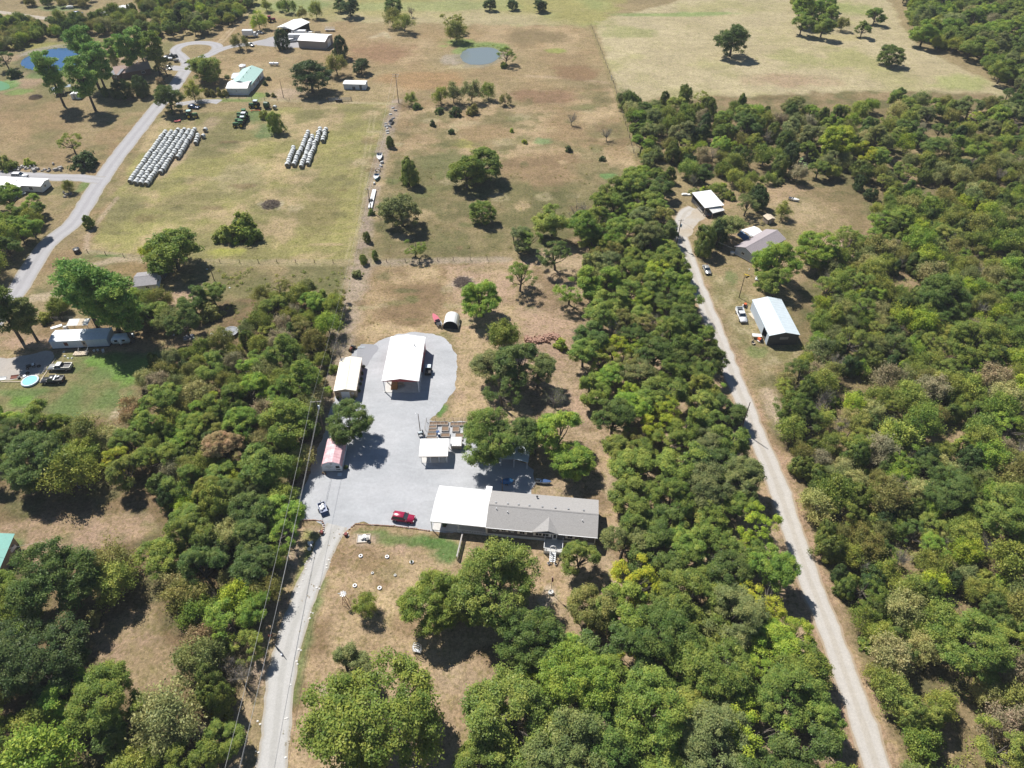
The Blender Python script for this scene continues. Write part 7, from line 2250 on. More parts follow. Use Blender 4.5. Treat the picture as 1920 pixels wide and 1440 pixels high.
part(o, 'tarp', mat('tarp_grey', (.24, .25, .29), .6, var=.35, scale=2.5), *[SPH((random.uniform(-1.1, 1.1), random.uniform(-.8, .8), .15), random.uniform(.4, .8), random.uniform(.3, .6), random.uniform(.25, .5), 8, 5) for k in range(12)])
parts(o, 'board', TIMBER, *[C((random.uniform(-1.6, 1.6), random.uniform(-1.2, -.8), .1), (random.uniform(-1.6, 1.6), random.uniform(-1.2, -.4), .3), .06, n=4) for k in range(6)])
p = at(289.5, 609)
o = thing('well_house', 'tiny white well house behind the camper', 'well house', p.x, p.y, .2)
part(o, 'wall', WHITEW, B(-.6, .6, -.5, .5, 0, 1.1))
part(o, 'roof', WHITEP, SL([(-.75, -.65, 1.1), (.75, -.65, 1.1), (.75, 0, 1.5), (-.75, 0, 1.5)], -.05), SL([(-.75, 0, 1.5), (.75, 0, 1.5), (.75, .65, 1.1), (-.75, .65, 1.1)], -.05))
ops = []
for px, py in ((400, 627), (403, 631), (396, 626), (452, 623), (449, 618), (375, 645), (408, 637), (412, 628), (455, 630), (420, 640), (326, 628), (150, 645), (120, 660), (128, 672), (122, 668), (135, 672), (431, 540), (388, 505)):
    q = at(px, py)
    ops.append(RZ(MV(TB(-.3, .3, -.2, .2, 0, .2, .08), q.x, q.y), random.uniform(0, 3), q.x, q.y))
tag(part(None, 'yard_litter', PAPER, *ops), 'scattered pale litter round the pale mobile home yard', 'litter', kind='stuff')
x, y, a, L = frame((257, 549), (296, 545))
t, L = house_x('cottage', 'low grey-roofed cottage hidden behind the tall pines', 'house', (257, 549), (297, 544.5), 6.5, 2.3, .9, WHITEW, mat('old_shingle', (.27, .26, .27), .9, var=.15), .3)
window(t, 2.5, -.02, 1.1, 1.0, .9, 'y-')
xwin(t, 2.0, 1.0, 1.0, 1.0)
x, y, a, L = frame((298, 522), (310, 521.5))
t = thing('storage_shed', 'little dark shed with junk under the big cottage tree', 'shed', x, y, a)
gable(t, 3.0, L, 1.9, .4, GREYW, mat('old_tin', (.4, .38, .36), .6, var=.2), .15)
part(t, 'door', WOOD, B(.5, 1.4, -.05, 0, .05, 1.7))
p = at(145.5, 473)
o = thing('stock_tank', 'black upright tank at the corner of the hay field', 'tank', p.x, p.y)
part(o, 'drum', BLACKP, C((0, 0, 0), (0, 0, 1.3), 1.0, n=14), C((0, 0, 1.3), (0, 0, 1.5), 1.0, .4, 14))
part(o, 'cap', DARK, C((0, 0, 1.5), (0, 0, 1.6), .25, n=10))

# ---- west: white mobile home by the lane
t, L = house_x('mobile_home', 'white flat-arched mobile home beside the paved lane', 'mobile home', (-40, 356), (82, 362), 5.0, 2.6, .5, WHITEW, WHITE, .25, ribs=1.5)
xwin(t, 3.2, .9, 1.4, 1.3, gm_=GLASS)
window(t, 1.6, 0, 1.2, 1.0, .9, 'y-')
part(t, 'skirting', INSIDE, B(-.02, 5.02, -.02, L + .02, 0, .3))
part(t, 'awning', WHITE, SL([(-5.2, 7.6, 2.35), (-.1, 6.4, 2.75), (-.1, L, 2.75), (-5.2, L, 2.35)], .08))
for yy in (8.0, 14.0, 20.0): part(t, 'awning_post', WHITEP, C((-5.0, yy, 0), (-5.0, yy, 2.3), .06, n=6))
parts(t, 'flue', STEEL, C((2.0, 9.5, 2.9), (2.0, 9.5, 3.5), .12, n=8), C((2.4, 6.0, 2.9), (2.4, 6.0, 3.3), .1, n=8))
p = at(34, 369)
solid('entry_ramp', PALEM, 'pale blue wheelchair ramp leading to the lane-side mobile home', 'ramp', p.x, p.y, .75, SL([(-2.6, -.6, .1), (2.6, -.6, .75), (2.6, .6, .75), (-2.6, .6, .1)], .08), C((-2.6, -.6, 1.0), (2.6, -.6, 1.6), .04), C((-2.6, .6, 1.0), (2.6, .6, 1.6), .04), *[C((sx, sy, 0), (sx, sy, 1.2), .05, n=5) for sx in (-2.4, 0, 2.4) for sy in (-.6, .6)])
car('parked_van', 'white van parked behind the lane-side mobile home', 'van', *at(39, 333)[:2], .0, WHITEP, 5.2, 2.0, 1.9, 'suv')
ops = []
for k in range(46):
    q = at(random.uniform(22, 118), 317 + random.gauss(0, 3.0))
    r = random.uniform(.25, .8)
    ops.append(RZ(MV(TB(-r, r, -r * .7, r * .7, 0, random.uniform(.3, .9), r * .25), q.x, q.y), random.uniform(0, 3), q.x, q.y))
tag(part(None, 'junk_row_debris', mat('junk_mix', (.16, .15, .14), .8, col2=(.42, .40, .37), scale=.25, detail=2), *ops), 'row of grey junk and scrap above the lane-side mobile home', 'junk', kind='stuff')
ops = []
for k in range(10):
    q = at(random.uniform(110, 135), 366 + random.gauss(0, 4))
    r = random.uniform(.3, .6)
    ops.append(RZ(MV(TB(-r, r, -r * .6, r * .6, 0, .5, .1), q.x, q.y), k, q.x, q.y))
tag(part(None, 'corner_debris', MATS['junk_mix'], *ops), 'small heap of scrap in the corner by the lane', 'junk', kind='stuff')

# ---- brick house and pond side
t, L = house_x('brick_house', 'brown-roofed brick house behind the two dark cedars', 'house', (222, 150), (285, 139), 9.0, 2.7, 1.6, BRICK, BRNSH, .45)
xwin(t, 2.5, 1.0, 1.6, 1.1)
window(t, 3.5, 0, 1.0, 1.4, 1.1, 'y-')
part(t, 'chimney', WHITEP, C((6.2, 4.0, 3.4), (6.2, 4.0, 4.2), .25, n=8))
t, L = house_x('brick_wing', 'grey-roofed low wing at the west end of the brick house', 'house', (211, 149), (226, 151), 8.0, 2.5, 1.1, BRICK, mat('slate_shingle', (.25, .25, .27), .9, var=.12), .35)
xwin(t, 1.5, .9, 1.2, 1.0)
part(t, 'skylight', PALEM, B(4.6, 5.4, 2.0, 4.0, 3.35, 3.5))
for k, (px, py, rz, pt, lb) in enumerate(((312, 113, .2, WHITEP, 'white pickup parked behind the brick house drive'), (322, 108, .5, BLACKP, 'dark pickup parked behind the white pickup'))):
    car('pickup', lb, 'pickup', *at(px, py)[:2], rz, pt, 5.6, 1.95, 1.85, 'pickup')
car('sedan', 'white car under the pines behind the brick house', 'car', *at(276, 103)[:2], .1, WHITEP, 4.6, 1.8, 1.45, 'sedan')
car('sedan', 'dark car under the easternmost pine behind the brick house', 'car', *at(281, 112)[:2], .0, BLACKP, 4.6, 1.8, 1.45, 'sedan')
car('sedan', 'silver and dark car on the brick house drive', 'car', *at(317, 129)[:2], -.9, SILVER, 4.4, 1.8, 1.5, 'sedan')
p = at(331, 116)
solid('dark_skip', DARK, 'small dark cart beside the parked pickups', 'cart', p.x, p.y, .2, TB(-1.1, 1.1, -.7, .7, .4, 1.0, -.1), C((-.6, -.7, .3), (-.6, .7, .3), .3), B(1.0, 2.0, -.05, .05, .5, .6))
p = at(113, 177)
t = thing('play_gazebo', 'blue-roofed timber play shelter near the blue pond', 'gazebo', p.x, p.y, .35)
part(t, 'roof', BLUET, SL([(-2.2, -2, 2.4), (2.2, -2, 2.4), (2.2, 0, 3.1), (-2.2, 0, 3.1)], -.06), SL([(-2.2, 0, 3.1), (2.2, 0, 3.1), (2.2, 2, 2.4), (-2.2, 2, 2.4)], -.06))
for sx in (-2, 2):
    for sy in (-1.8, 1.8): part(t, 'post', TIMBER, C((sx, sy, 0), (sx, sy, 2.45), .09, n=6))
part(t, 'platform', WOOD, B(-1.9, 1.9, -1.7, 1.7, .9, 1.0))
p = at(128, 171)
solid('canopy_awning', mat('grey_canvas', (.3, .36, .42), .7), 'grey-blue canvas canopy between gazebo and white shed', 'canopy', p.x, p.y, .3, SL([(-2.0, -1.4, 2.2), (2.0, -1.4, 2.2), (2.0, 0, 2.7), (-2.0, 0, 2.7)], -.05), SL([(-2.0, 0, 2.7), (2.0, 0, 2.7), (2.0, 1.4, 2.2), (-2.0, 1.4, 2.2)], -.05), *[C((sx, sy, 0), (sx, sy, 2.2), .06, n=5) for sx in (-1.9, 1.9) for sy in (-1.3, 1.3)])
x, y, a, L = frame((135, 186), (151, 186))
t = thing('storage_shed', 'little white shed by the dark pine near the gazebo', 'shed', x, y, a)
gable(t, 3.6, L, 2.0, .5, WHITEW, WHITE, .15)
part(t, 'door', GREYWD, B(1.0, 1.9, -.05, 0, .05, 1.8))
brush_heap('grey heap of dead brush beside the gazebo', 67, 183, 2.6, 1.0, 260)

# ---- north-west: far mobile home
t, L = house_x('mobile_home', 'far white mobile home beyond the dark tree belt', 'mobile home', (202, 39), (243, 24), 6.0, 2.7, .8, WHITEW, WHITE, .2)
xwin(t, 4, 1.0, 1.4, 1.0); xwin(t, 11, 1.0, 1.4, 1.0)
part(t, 'door', GREYWD, B(-.05, 0, 8, 9, .3, 2.3))
t, L = house_x('storage_shed', 'small white annex shed beside the far mobile home', 'shed', (238, 22), (250, 19), 4, 2.1, .4, WHITEW, WHITE, .15)
part(t, 'door', GREYWD, B(-.05, 0, 1, 2, .1, 1.8))
car('sedan', 'dark blue car on the far drive by the tree belt', 'car', *at(147, 27)[:2], .1, BLUEP, 4.8, 1.85, 1.6, 'suv')
p = at(132, 16)
solid('covered_boat', PAPER, 'white covered heap beyond the far drive', 'boat', p.x, p.y, .2, SPH((0, 0, .7), 2.2, 1.0, .9, 12, 6), B(-1.6, 1.6, -.6, .6, 0, .4))

# ---- green-roofed house
x, y, a, L = frame((473, 171), (495, 143))
W_ = 9.0
ox, oy = x - W_ * math.sin(a), y + W_ * math.cos(a)
t = thing('green_roofed_house', 'white house with pale mint-green metal roof by the hay field', 'house', ox, oy, a - math.pi / 2)
gable(t, L, W_, 2.9, 1.6, WHITEW, MINT, .35, ribs=1.2)
for yy in (3.0, 7.5, 12.0): window(t, W_, yy, 1.0, 1.2, 1.1, 'x+')
part(t, 'door', WOOD, B(W_, W_ + .05, 10.0, 11.0, .1, 2.2))
parts(t, 'roof_vent', DARK, *[C((4.9, yy, 4.2), (4.9, yy, 5.0), .12, n=6) for yy in (4, 9, 14)])
x, y, a, L = frame((428, 178.5), (466, 178.5))
t, L = house_x('white_garage', 'white garage wing in front of the mint-roofed house', 'garage', (428, 178.5), (466, 178.5), 8.5, 3.0, .8, WHITEW, WHITE, .3)
xwin(t, L * .5, 1.5, .7, .6)
part(t, 'corner_trim', WHITEP, B(-.04, .1, -.04, .1, 0, 2.9), B(-.04, .1, L - .1, L + .04, 0, 2.9))
t, L = house_x('porch_wing', 'white-roofed porch wing west of the mint-roofed house', 'porch', (438, 158), (458, 157), 6.0, 2.6, .5, WHITEW, PALEM, .3)
xwin(t, 2, 1.0, 1.4, 1.0)
p = at(456, 130)
solid('round_tank', WHITEP, 'white round tank at the back of the mint-roofed house', 'tank', p.x, p.y, 0, C((0, 0, 0), (0, 0, 1.8), 1.6, n=14), C((0, 0, 1.8), (0, 0, 2.3), 1.6, .4, 14))
p = at(514.5, 123)
o = thing('propane_tank', 'white propane tank in the grass east of the mint-roofed house', 'tank', p.x, p.y, -.05)
part(o, 'tank', WHITEP, C((-1.9, 0, .9), (1.9, 0, .9), .6, n=14), SPH((-1.9, 0, .9), .5, .6, .6, 12, 8), SPH((1.9, 0, .9), .5, .6, .6, 12, 8))
parts(o, 'leg', CONC, B(-1.4, -1.1, -.4, .4, 0, .45), B(1.1, 1.4, -.4, .4, 0, .45))
part(o, 'valve_dome', PAPER, C((0, 0, 1.45), (0, 0, 1.75), .22, n=10))
for k, (px, py, lb, tn) in enumerate(((503, 146, 'small dark shrub at the east wall of the mint-roofed house', 'deep'), (496, 156, 'second dark shrub at the east wall of the mint-roofed house', 'deep'), (502, 176, 'sapling in the lawn of the mint-roofed house', 'dark'), (513, 178, 'thin sapling near the pole by the mint-roofed house', 'olive'), (426, 143, 'grey-green shrub west of the mint-roofed house', 'grey'))):
    tree('shrub', px, py, 5, tn, lb)

# ---- farmyard
p = at(466, 69)
a_ = frame((459, 70), (484, 70))[2]
t = thing('box_truck', 'white box truck parked before the lime green tree', 'truck', *at(471, 69)[:2], a_)
part(t, 'cargo_box', WHITEP, B(-3.8, 1.2, -1.15, 1.15, .9, 3.3), bevel=.05)
part(t, 'cab', WHITEP, TB(1.3, 2.9, -1.0, 1.0, .6, 2.3, .12), bevel=.05)
part(t, 'hood', WHITEP, TB(2.9, 3.7, -.9, .9, .6, 1.4, .05))
part(t, 'windscreen', GLASS, SL([(2.93, -.85, 1.4), (2.93, .85, 1.4), (2.75, .8, 2.15), (2.75, -.8, 2.15)], -.03))
for sx in (-2.4, 2.7):
    for sy in (-.95, .95): wheel(t, sx, sy, .45, .3)
car('sedan', 'silver car behind the white box truck', 'car', *at(487, 63)[:2], -.3, SILVER, 4.6, 1.8, 1.5, 'sedan')
car('sedan', 'pale silver-blue car on the lane spur', 'car', *at(470, 86)[:2], -.7, SILVER, 4.5, 1.8, 1.45, 'sedan')
t = tractor('red old tractor behind the lime green tree', *at(508, 41)[:2], .2, None, 1.1)
for ch in t.children:
    if ch.name.split('.')[0] in ('hood', 'fender', 'cab_roof'): 
        ch.data = ch.data.copy(); ch.data.materials[0] = REDP
x, y, a, L = frame((524, 65), (552, 70))
t = thing('machinery_shed', 'open-sided machinery shed with white roof in the farmyard', 'shed', x, y, a)
gable(t, 13, L, 3.6, 1.0, None, WHITE, .5)
for yy in (.1, 6.5, 12.9):
    for xx in (.1, L - .1): part(t, 'post', DARK, B(xx - .1, xx + .1, yy - .1, yy + .1, 0, 3.6))
part(t, 'back_wall', INSIDE, B(0, L, 12.95, 13.02, 0, 3.6), B(0, .05, 5, 12.9, 0, 3.6))
part(t, 'gable_end', WHITEW, PR([(0, 3.6), (L, 3.6), (L / 2, 4.55)], 'y', .0, .08))
p = at(534, 63)
tractor('dark tractor standing in the open machinery shed', p.x, p.y + 3, 1.2, None, 1.0)
p = at(545, 66)
solid('round_baler', DARK, 'dark round baler at the mouth of the machinery shed', 'baler', p.x, p.y + 1, .4, C((0, -.8, 1.1), (0, .8, 1.1), 1.0, n=12), B(-.9, 1.9, -.4, .4, .4, .8))
for k, (px, py, lb) in enumerate(((556, 75, 'white enclosed trailer nearest the grey-walled shed'), (562, 68, 'white enclosed trailer behind the other white trailer'))):
    p = at(px, py)
    t = thing('enclosed_trailer', lb, 'trailer', p.x, p.y, -.05, 'white trailers by the grey-walled shed')
    part(t, 'box', WHITEP, B(-3.6, 3.6, -1.2, 1.2, .5, 2.9), bevel=.06)
    part(t, 'door', PAPER, B(-3.65, -3.6, -1.0, 1.0, .6, 2.7))
    for sx in (-.5, .4):
        for sy in (-1.15, 1.15): wheel(t, sx, sy, .36, .2)
    part(t, 'hitch', DARK, B(3.6, 4.8, -.08, .08, .5, .6))
car('sedan', 'white car parked beside the grey-walled metal shed', 'car', *at(550, 78)[:2], .3, WHITEP, 4.8, 1.85, 1.5, 'suv')
t, L = house_x('metal_shed', 'long grey-walled metal shed with white roof and east door', 'shed', (561.5, 90), (611, 93), 10.5, 3.6, 1.1, TAUPE, WHITE, .25, ribs=1.2)
d = part(t, 'sliding_door', WHITEP, B(3.4, 7.2, -.06, 0, .05, 3.2))
part(d, 'door_seam', PAPER, B(5.25, 5.35, -.09, -.06, .05, 3.2), B(3.4, 7.2, -.09, -.06, 1.55, 1.65))
part(t, 'walk_door', GREYW, B(8.2, 9.1, -.05, 0, .05, 2.1))
part(t, 'siding_seam', TAUPE, *[B(-.03, 0, L * k / 16, L * k / 16 + .08, 0, 3.5) for k in range(17)])
p = at(619, 58)
o = thing('hay_feeder', 'grey cattle feeder trailer in the pasture behind the shed', 'feeder', p.x, p.y, -.05)
part(o, 'bed', GREYWD, B(-2.6, 2.6, -.9, .9, .6, .75))
part(o, 'rack', STEEL, *[C((-2.5 + .5 * k, s * .9, .75), (-2.5 + .5 * k, s * .9, 1.6), .04, n=4) for k in range(11) for s in (-1, 1)], C((-2.5, -.9, 1.6), (2.5, -.9, 1.6), .05), C((-2.5, .9, 1.6), (2.5, .9, 1.6), .05))
for sx in (-1.5, 1.5):
    for sy in (-.9, .9): wheel(o, sx, sy, .33, .2)
p = at(568, 53)
o = thing('red_implement', 'upright red farm implement beside the machinery shed', 'implement', p.x, p.y)
part(o, 'frame', ORANGE, *[C((sx, 0, 0), (sx * .6, 0, 2.8), .12, n=5) for sx in (-.9, .9)], C((-.7, 0, 1.6), (.7, 0, 1.6), .12, n=5), C((-.5, 0, 2.8), (.5, 0, 2.8), .12, n=5))
parts(o, 'tine', DARK, *[C((-.8 + .4 * k, -.4, 0), (-.8 + .4 * k, 0, .6), .05, n=4) for k in range(5)])
for k, (px, py, lb) in enumerate(((562, 57, 'dark harrow beside the machinery shed'), (596, 63, 'dark flat implement behind the grey-walled shed'), (514, 60, 'dark implement in front of the machinery shed'))):
    p = at(px, py)
    solid('farm_implement', DARK, lb, 'implement', p.x, p.y, .1, B(-1.4, 1.4, -.1, .1, .5, .65), B(-1.4, 1.4, .9, 1.1, .5, .65), *[C((-1.3 + .52 * j, 0, 0), (-1.3 + .52 * j, 1, .9), .09, n=5) for j in range(6)])
p = at(580, 62)
solid('flat_trailer', PAPER, 'small pale flat trailer behind the grey-walled shed', 'trailer', p.x, p.y, .0, B(-1.5, 1.5, -.8, .8, .5, .62), C((-.2, -.9, .3), (-.2, -.7, .3), .3), C((-.2, .7, .3), (-.2, .9, .3), .3), B(1.5, 2.6, -.06, .06, .5, .6))
t, L = house_x('storage_shed', 'small white storage shed with dark door beside the huge oak', 'shed', (645, 167.5), (686, 168.5), 4.2, 2.3, .35, mat('bluish_siding', (.5, .6, .7)), WHITE, .15)
parts(t, 'door', GREYW, B(-.05, 0, 1.6, 2.7, .05, 2.0), B(-.05, 0, 4.6, 5.9, .05, 1.3))
p = at(615, 146)
solid('stock_trailer', WHITEP, 'white trailer half hidden behind the huge oak', 'trailer', p.x, p.y, 1.2, B(-1.8, 1.8, -.9, .9, .5, 2.0), C((-.3, -1.0, .35), (-.3, 1.0, .35), .35), B(1.8, 2.9, -.06, .06, .5, .6))
x, y, a, L = frame((616, 190), (659, 189))
o = thing('pipe_gate', 'long grey pipe gate in the fence behind the hay field', 'gate', x, y, a)
parts(o, 'bar', STEEL, *[C((0, 0, z), (L, 0, z), .07, n=5) for z in (.35, .7, 1.05, 1.4)])
parts(o, 'gate_post', POLEM, *[C((xx, 0, 0), (xx, 0, 1.7), .13, n=6) for xx in (0, L * .5, L)])
p = at(636, 191)
solid('land_roller', DARK, 'dark land roller standing at the pipe gate', 'roller', p.x, p.y, .0, C((-1.3, 0, .6), (1.3, 0, .6), .6, n=12), B(-1.5, 1.5, -.08, .08, .5, .65), B(-.06, .06, -1.5, 0, .5, .6))

# tractors in the hay field
for px, py, rz, cb, rm, lb in ((480, 202, math.pi, True, PALEM, 'green cab tractor with pale roof next to the round baler'), (458, 219, math.pi, True, GREENP, 'hindmost of the four green tractors in a row'), (458, 225, math.pi, True, WHITEP, 'green tractor with white roof in the row of four'), (455, 231, math.pi, False, PALEM, 'green open tractor in the row of four'), (451, 238, math.pi, False, GREENP, 'nearest of the four green tractors in a row'), (359, 221, .2, True, MATS['mint_metal'], 'big green tractor under the dark lane oak')):
    tractor(lb, *at(px, py)[:2], rz + random.uniform(-.15, .15), 'green tractors', 1.15, cb, rm)
p = at(501, 203)
o = thing('hay_baler', 'dark green round hay baler beside the cab tractor', 'baler', p.x, p.y, 1.4)
part(o, 'chamber', mat('baler_green', (.02, .07, .025), .5), C((0, -.9, 1.5), (0, .9, 1.5), 1.25, n=14))
part(o, 'frame', DARK, B(-1.4, 2.4, -.5, .5, .4, .7))
for sy in (-1.05, 1.05): wheel(o, 0, sy, .5, .35)
p = at(480, 209)
o = thing('red_implement', 'low red implement in front of the cab tractor', 'implement', p.x, p.y, .05)
part(o, 'beam', ORANGE, B(-1.9, 1.9, -.1, .1, .4, .6), B(-1.9, -1.7, -.8, .1, .3, .6), B(1.7, 1.9, -.8, .1, .3, .6))
parts(o, 'tine', DARK, *[C((-1.6 + .4 * k, -.3, 0), (-1.6 + .4 * k, 0, .5), .04, n=4) for k in range(9)])
car('sedan', 'dark blue car parked under the light tree by the lane', 'car', *at(364, 203)[:2], -.25, BLUEP, 4.7, 1.85, 1.5, 'suv')
p = at(333, 228)
o = thing('red_implement', 'red mower deck lying in the shade of the dark lane oak', 'implement', p.x, p.y, .3)
part(o, 'deck', REDM, B(-1.2, 1.2, -.8, .8, .25, .5))
part(o, 'wheel', TYRE, C((-.9, -1.0, .3), (-.9, -.8, .3), .3), C((.9, -1.0, .3), (.9, -.8, .3), .3))

# ---- round bales, each one by itself
bw = mesh_from('bale_wrap', *TUBE([(0, -.66, .82), (0, -.62, .82), (0, .62, .82), (0, .66, .82)], [.74, .82, .82, .74], 16), WRAP)
be = mesh_from('bale_end', *C((0, -.68, .82), (0, -.64, .82), .735, n=16), HAY)
be2 = mesh_from('bale_end', *C((0, .64, .82), (0, .68, .82), .735, n=16), HAY)


def bale(x, y, rz, label, group, s=1.0):
    o = bpy.data.objects.new('hay_bale', None)
    COL.objects.link(o)
    o.location = (x, y, 0)
    o.rotation_euler = (0, 0, rz)
    o.scale = (s, 1, s)
    link('net_wrap', bw, o)
    link('hay_end', be, o)
    link('hay_end', be2, o)
    tag(o, label, 'hay bale', group)


rows1 = [((245, 343), (311, 251)), ((256, 346), (322, 251)), ((266, 347), (334, 248)), ((277, 348), (346, 247)), ((303, 326), (355, 249)), ((335, 298), (366, 247)), ((368, 271), (373, 258))]
rn1 = ['row closest to the lane', 'second row from the lane', 'third row from the lane', 'fourth row from the lane', 'fifth row from the lane', 'sixth row from the lane', 'stub row farthest from the lane']
rows2 = [((539, 313), (551, 281)), ((551.5, 312), (578, 252)), ((565.5, 315), (586, 260)), ((577.5, 310), (601, 246)), ((606.5, 267), (611, 247))]
rn2 = ['westernmost short row', 'second short row from the west', 'third short row from the west', 'fourth short row from the west', 'easternmost short row']
for rows, rn, grp in ((rows1, rn1, 'round bales in the long rows by the lane'), (rows2, rn2, 'round bales in the short rows in mid field')):
    for (p0, p1), nm in zip(rows, rn):
        q0, q1 = at(*p0), at(*p1)
        d = q1 - q0
        n = int(d.length / 1.72)
        rz = math.atan2(d.y, d.x) - math.pi / 2
        for k in range(n + 1):
            q = q0 + d * (k / n)
            bale(q.x + random.gauss(0, .12), q.y, rz + random.gauss(0, .07), f'net-wrapped round bale, {ORD[k + 1] if k + 1 < len(ORD) else "last"} from the near end of the {nm}', grp, random.uniform(.94, 1.06))
for px, py, lb in ((386, 247, 'loose round bale beside the long rows, hindmost one'), (382, 259, 'loose dark round bale beside the stub row'), (516, 205, 'single pale round bale beside the hay baler')):
    p = at(px, py)
    bale(p.x, p.y, random.uniform(-.4, .4), lb, 'loose round bales')

# ---- junk on the bare fence strip
boat('motor_boat', 'white motor boat standing on the bare fence strip', *at(712, 297)[:2], -1.45, 5.6, 2.1, WHITEP, WHITEP)
boat('motor_boat', 'blue and white small boat on the bare fence strip', *at(706, 335)[:2], -1.6, 4.0, 1.9, POOLB, WHITEP)
boat('motor_boat', 'small white boat at the far end of the fence strip', *at(734, 230)[:2], 1.4, 3.8, 1.5, WHITEP, DARK)
p = at(709.5, 320)
t = thing('boat_trailer', 'empty steel boat trailer between the two boats', 'trailer', p.x, p.y, 1.45)
part(t, 'frame', STEEL, C((-1.8, -.6, .5), (1.6, -.3, .5), .06), C((-1.8, .6, .5), (1.6, .3, .5), .06), C((-1.0, -.6, .5), (-1.0, .6, .5), .06), C((.6, -.4, .5), (.6, .4, .5), .06), C((1.6, 0, .5), (2.8, 0, .5), .06))
for sy in (-.8, .8): wheel(t, -.6, sy, .3, .2)
for k, (a0, b0, lb) in enumerate((((700.5, 358), (692, 392), 'western'), ((704, 358), (696.5, 392), 'eastern'))):
    x, y, a, L = frame(a0, b0)
    solid('white_beam', WHITEP, lb + ' long white beam lying on the fence strip', 'beam', x, y, a, B(0, L, -.28, .28, .1, .6), B(L * .3, L * .3 + .1, -.32, .32, 0, .1), B(L * .8, L * .8 + .1, -.32, .32, 0, .1))
p = at(695.5, 379)
solid('dark_crate', DARK, 'dark crate beside the long white beams', 'crate', p.x, p.y, .3, B(-.7, .7, -.6, .6, 0, .9), B(-.75, .75, -.65, .65, .8, .95))
ops = []
for px, py in ((724, 237), (727, 240), (723, 232), (728, 250), (726, 246), (737, 222), (733, 215), (741, 208), (738, 203), (714, 312), (716, 306), (702, 345), (731, 238)):
    q = at(px + random.uniform(-1, 1), py)
    ops.append(RZ(MV(TB(-.7, .7, -.4, .4, 0, random.uniform(.3, .8), .15), q.x, q.y), random.uniform(0, 3), q.x, q.y))
tag(part(None, 'strip_debris', mat('strip_mix', (.2, .2, .2), .7, col2=(.6, .6, .58), scale=.3, detail=2), *ops), 'scraps of metal and boards along the bare fence strip', 'junk', kind='stuff')

# ---- east farm
x, y, a, L = frame((1319, 405), (1353, 400))
t = thing('carport', 'white flat-roofed carport beside the gravel at the east farm', 'carport', x, y, a)
W, D = L, 9.5
part(t, 'roof', WHITE, SL([(-.2, -.2, 3.0), (W + .2, -.2, 3.0), (W + .2, D + .2, 3.3), (-.2, D + .2, 3.3)], -.12))
for xx in (.1, W * .5, W - .1):
    for yy in (.1, D - .1): part(t, 'post', WOOD, B(xx - .1, xx + .1, yy - .1, yy + .1, 0, 3.0))
part(t, 'back_wall', INSIDE, B(0, W, D - .05, D, 0, 3.0))
part(t, 'side_rail', GREYW, *[B(0, .06, 2, D - .1, z, z + .15) for z in (.4, .9, 1.4)])
car('sedan', 'dark car in the shade of the east carport', 'car', *at(1325, 402)[:2] , a + 1.5, BLACKP, 4.5, 1.8, 1.5, 'suv')
x, y, a, L = frame((1333, 408), (1355, 402))
t = thing('lean_to', 'grey-white lean-to roof in front of the east carport', 'shed', x, y - 1.0, a)
part(t, 'roof', PAPER, SL([(0, 0, 2.1), (L, 0, 2.1), (L, 2.8, 2.7), (0, 2.8, 2.7)], -.06))
for xx in (.1, L - .1): part(t, 'post', WOOD, B(xx - .06, xx + .06, .05, .17, 0, 2.1))
part(t, 'wall', INSIDE, B(.1, L, 1.4, 1.5, 0, 2.2))
x, y, a, L = frame((1377, 476), (1414, 492))
b0, b1 = at(1379, 461, 2.7), at(1436, 430, 2.7)
D = (b1 - b0).length
t = thing('farmhouse', 'mauve-grey roofed house with pale blue end wall at the east farm', 'house', x, y, a)
dn = (at(1436, 430, 2.7) - at(1379, 461, 2.7)).normalized()
t.rotation_euler.z = math.atan2(dn.y, dn.x) - math.pi / 2
gable(t, D, L * .98, 2.7, 1.3, mat('pale_blue_siding', (.44, .50, .56), .6, var=.06), MAUVE, .4)
part(t, 'skirt_trim', WHITEP, B(-.03, L * .98 + .03, -.05, 0, 0.0, .45))
part(t, 'gutter', WHITEP, B(-.5, -.4, -.3, D + .3, 2.3, 2.42))
window(t, 2.2, 0, 1.1, 1.2, 1.0, 'y-')
p = at(1376, 477)
solid('hot_tub', PAPER, 'white washtub at the corner of the east farmhouse', 'tub', p.x - .6, p.y, 0, C((0, 0, 0), (0, 0, .8), .55, .65, 12), TOR((0, 0, .8), .62, .06, 12, 5))
p = at(1407, 447)
t = thing('canopy_tent', 'white canopy with blue tarp side behind the east farmhouse', 'canopy', p.x, p.y, .45)
part(t, 'top', WHITE, SL([(-2.6, -2.2, 2.5), (2.6, -2.2, 2.5), (2.6, 0, 2.9), (-2.6, 0, 2.9)], -.05), SL([(-2.6, 0, 2.9), (2.6, 0, 2.9), (2.6, 2.2, 2.5), (-2.6, 2.2, 2.5)], -.05))
part(t, 'tarp_side', BLUET, SL([(-2.6, -2.2, 2.45), (-2.6, 2.2, 2.45), (-4.2, 2.0, 1.3), (-4.2, -2.0, 1.3)], .04))
for sx in (-2.5, 2.5):
    for sy in (-2.1, 2.1): part(t, 'post', STEEL, C((sx, sy, 0), (sx, sy, 2.5), .06, n=6))
a_ = frame((1321, 499), (1328, 514))[2]
car('sedan', 'silver-grey sedan beside the gravel road at the east farm', 'car', *at(1324.5, 508)[:2], a_, SILVER, 4.5, 1.75, 1.45, 'sedan')
a_ = frame((1384, 581), (1394, 605))[2]
t = car('work_truck', 'white pickup with ladder rack beside the pale metal shop', 'pickup', *at(1389, 595)[:2], a_, WHITEP, 5.8, 1.95, 1.9, 'pickup')
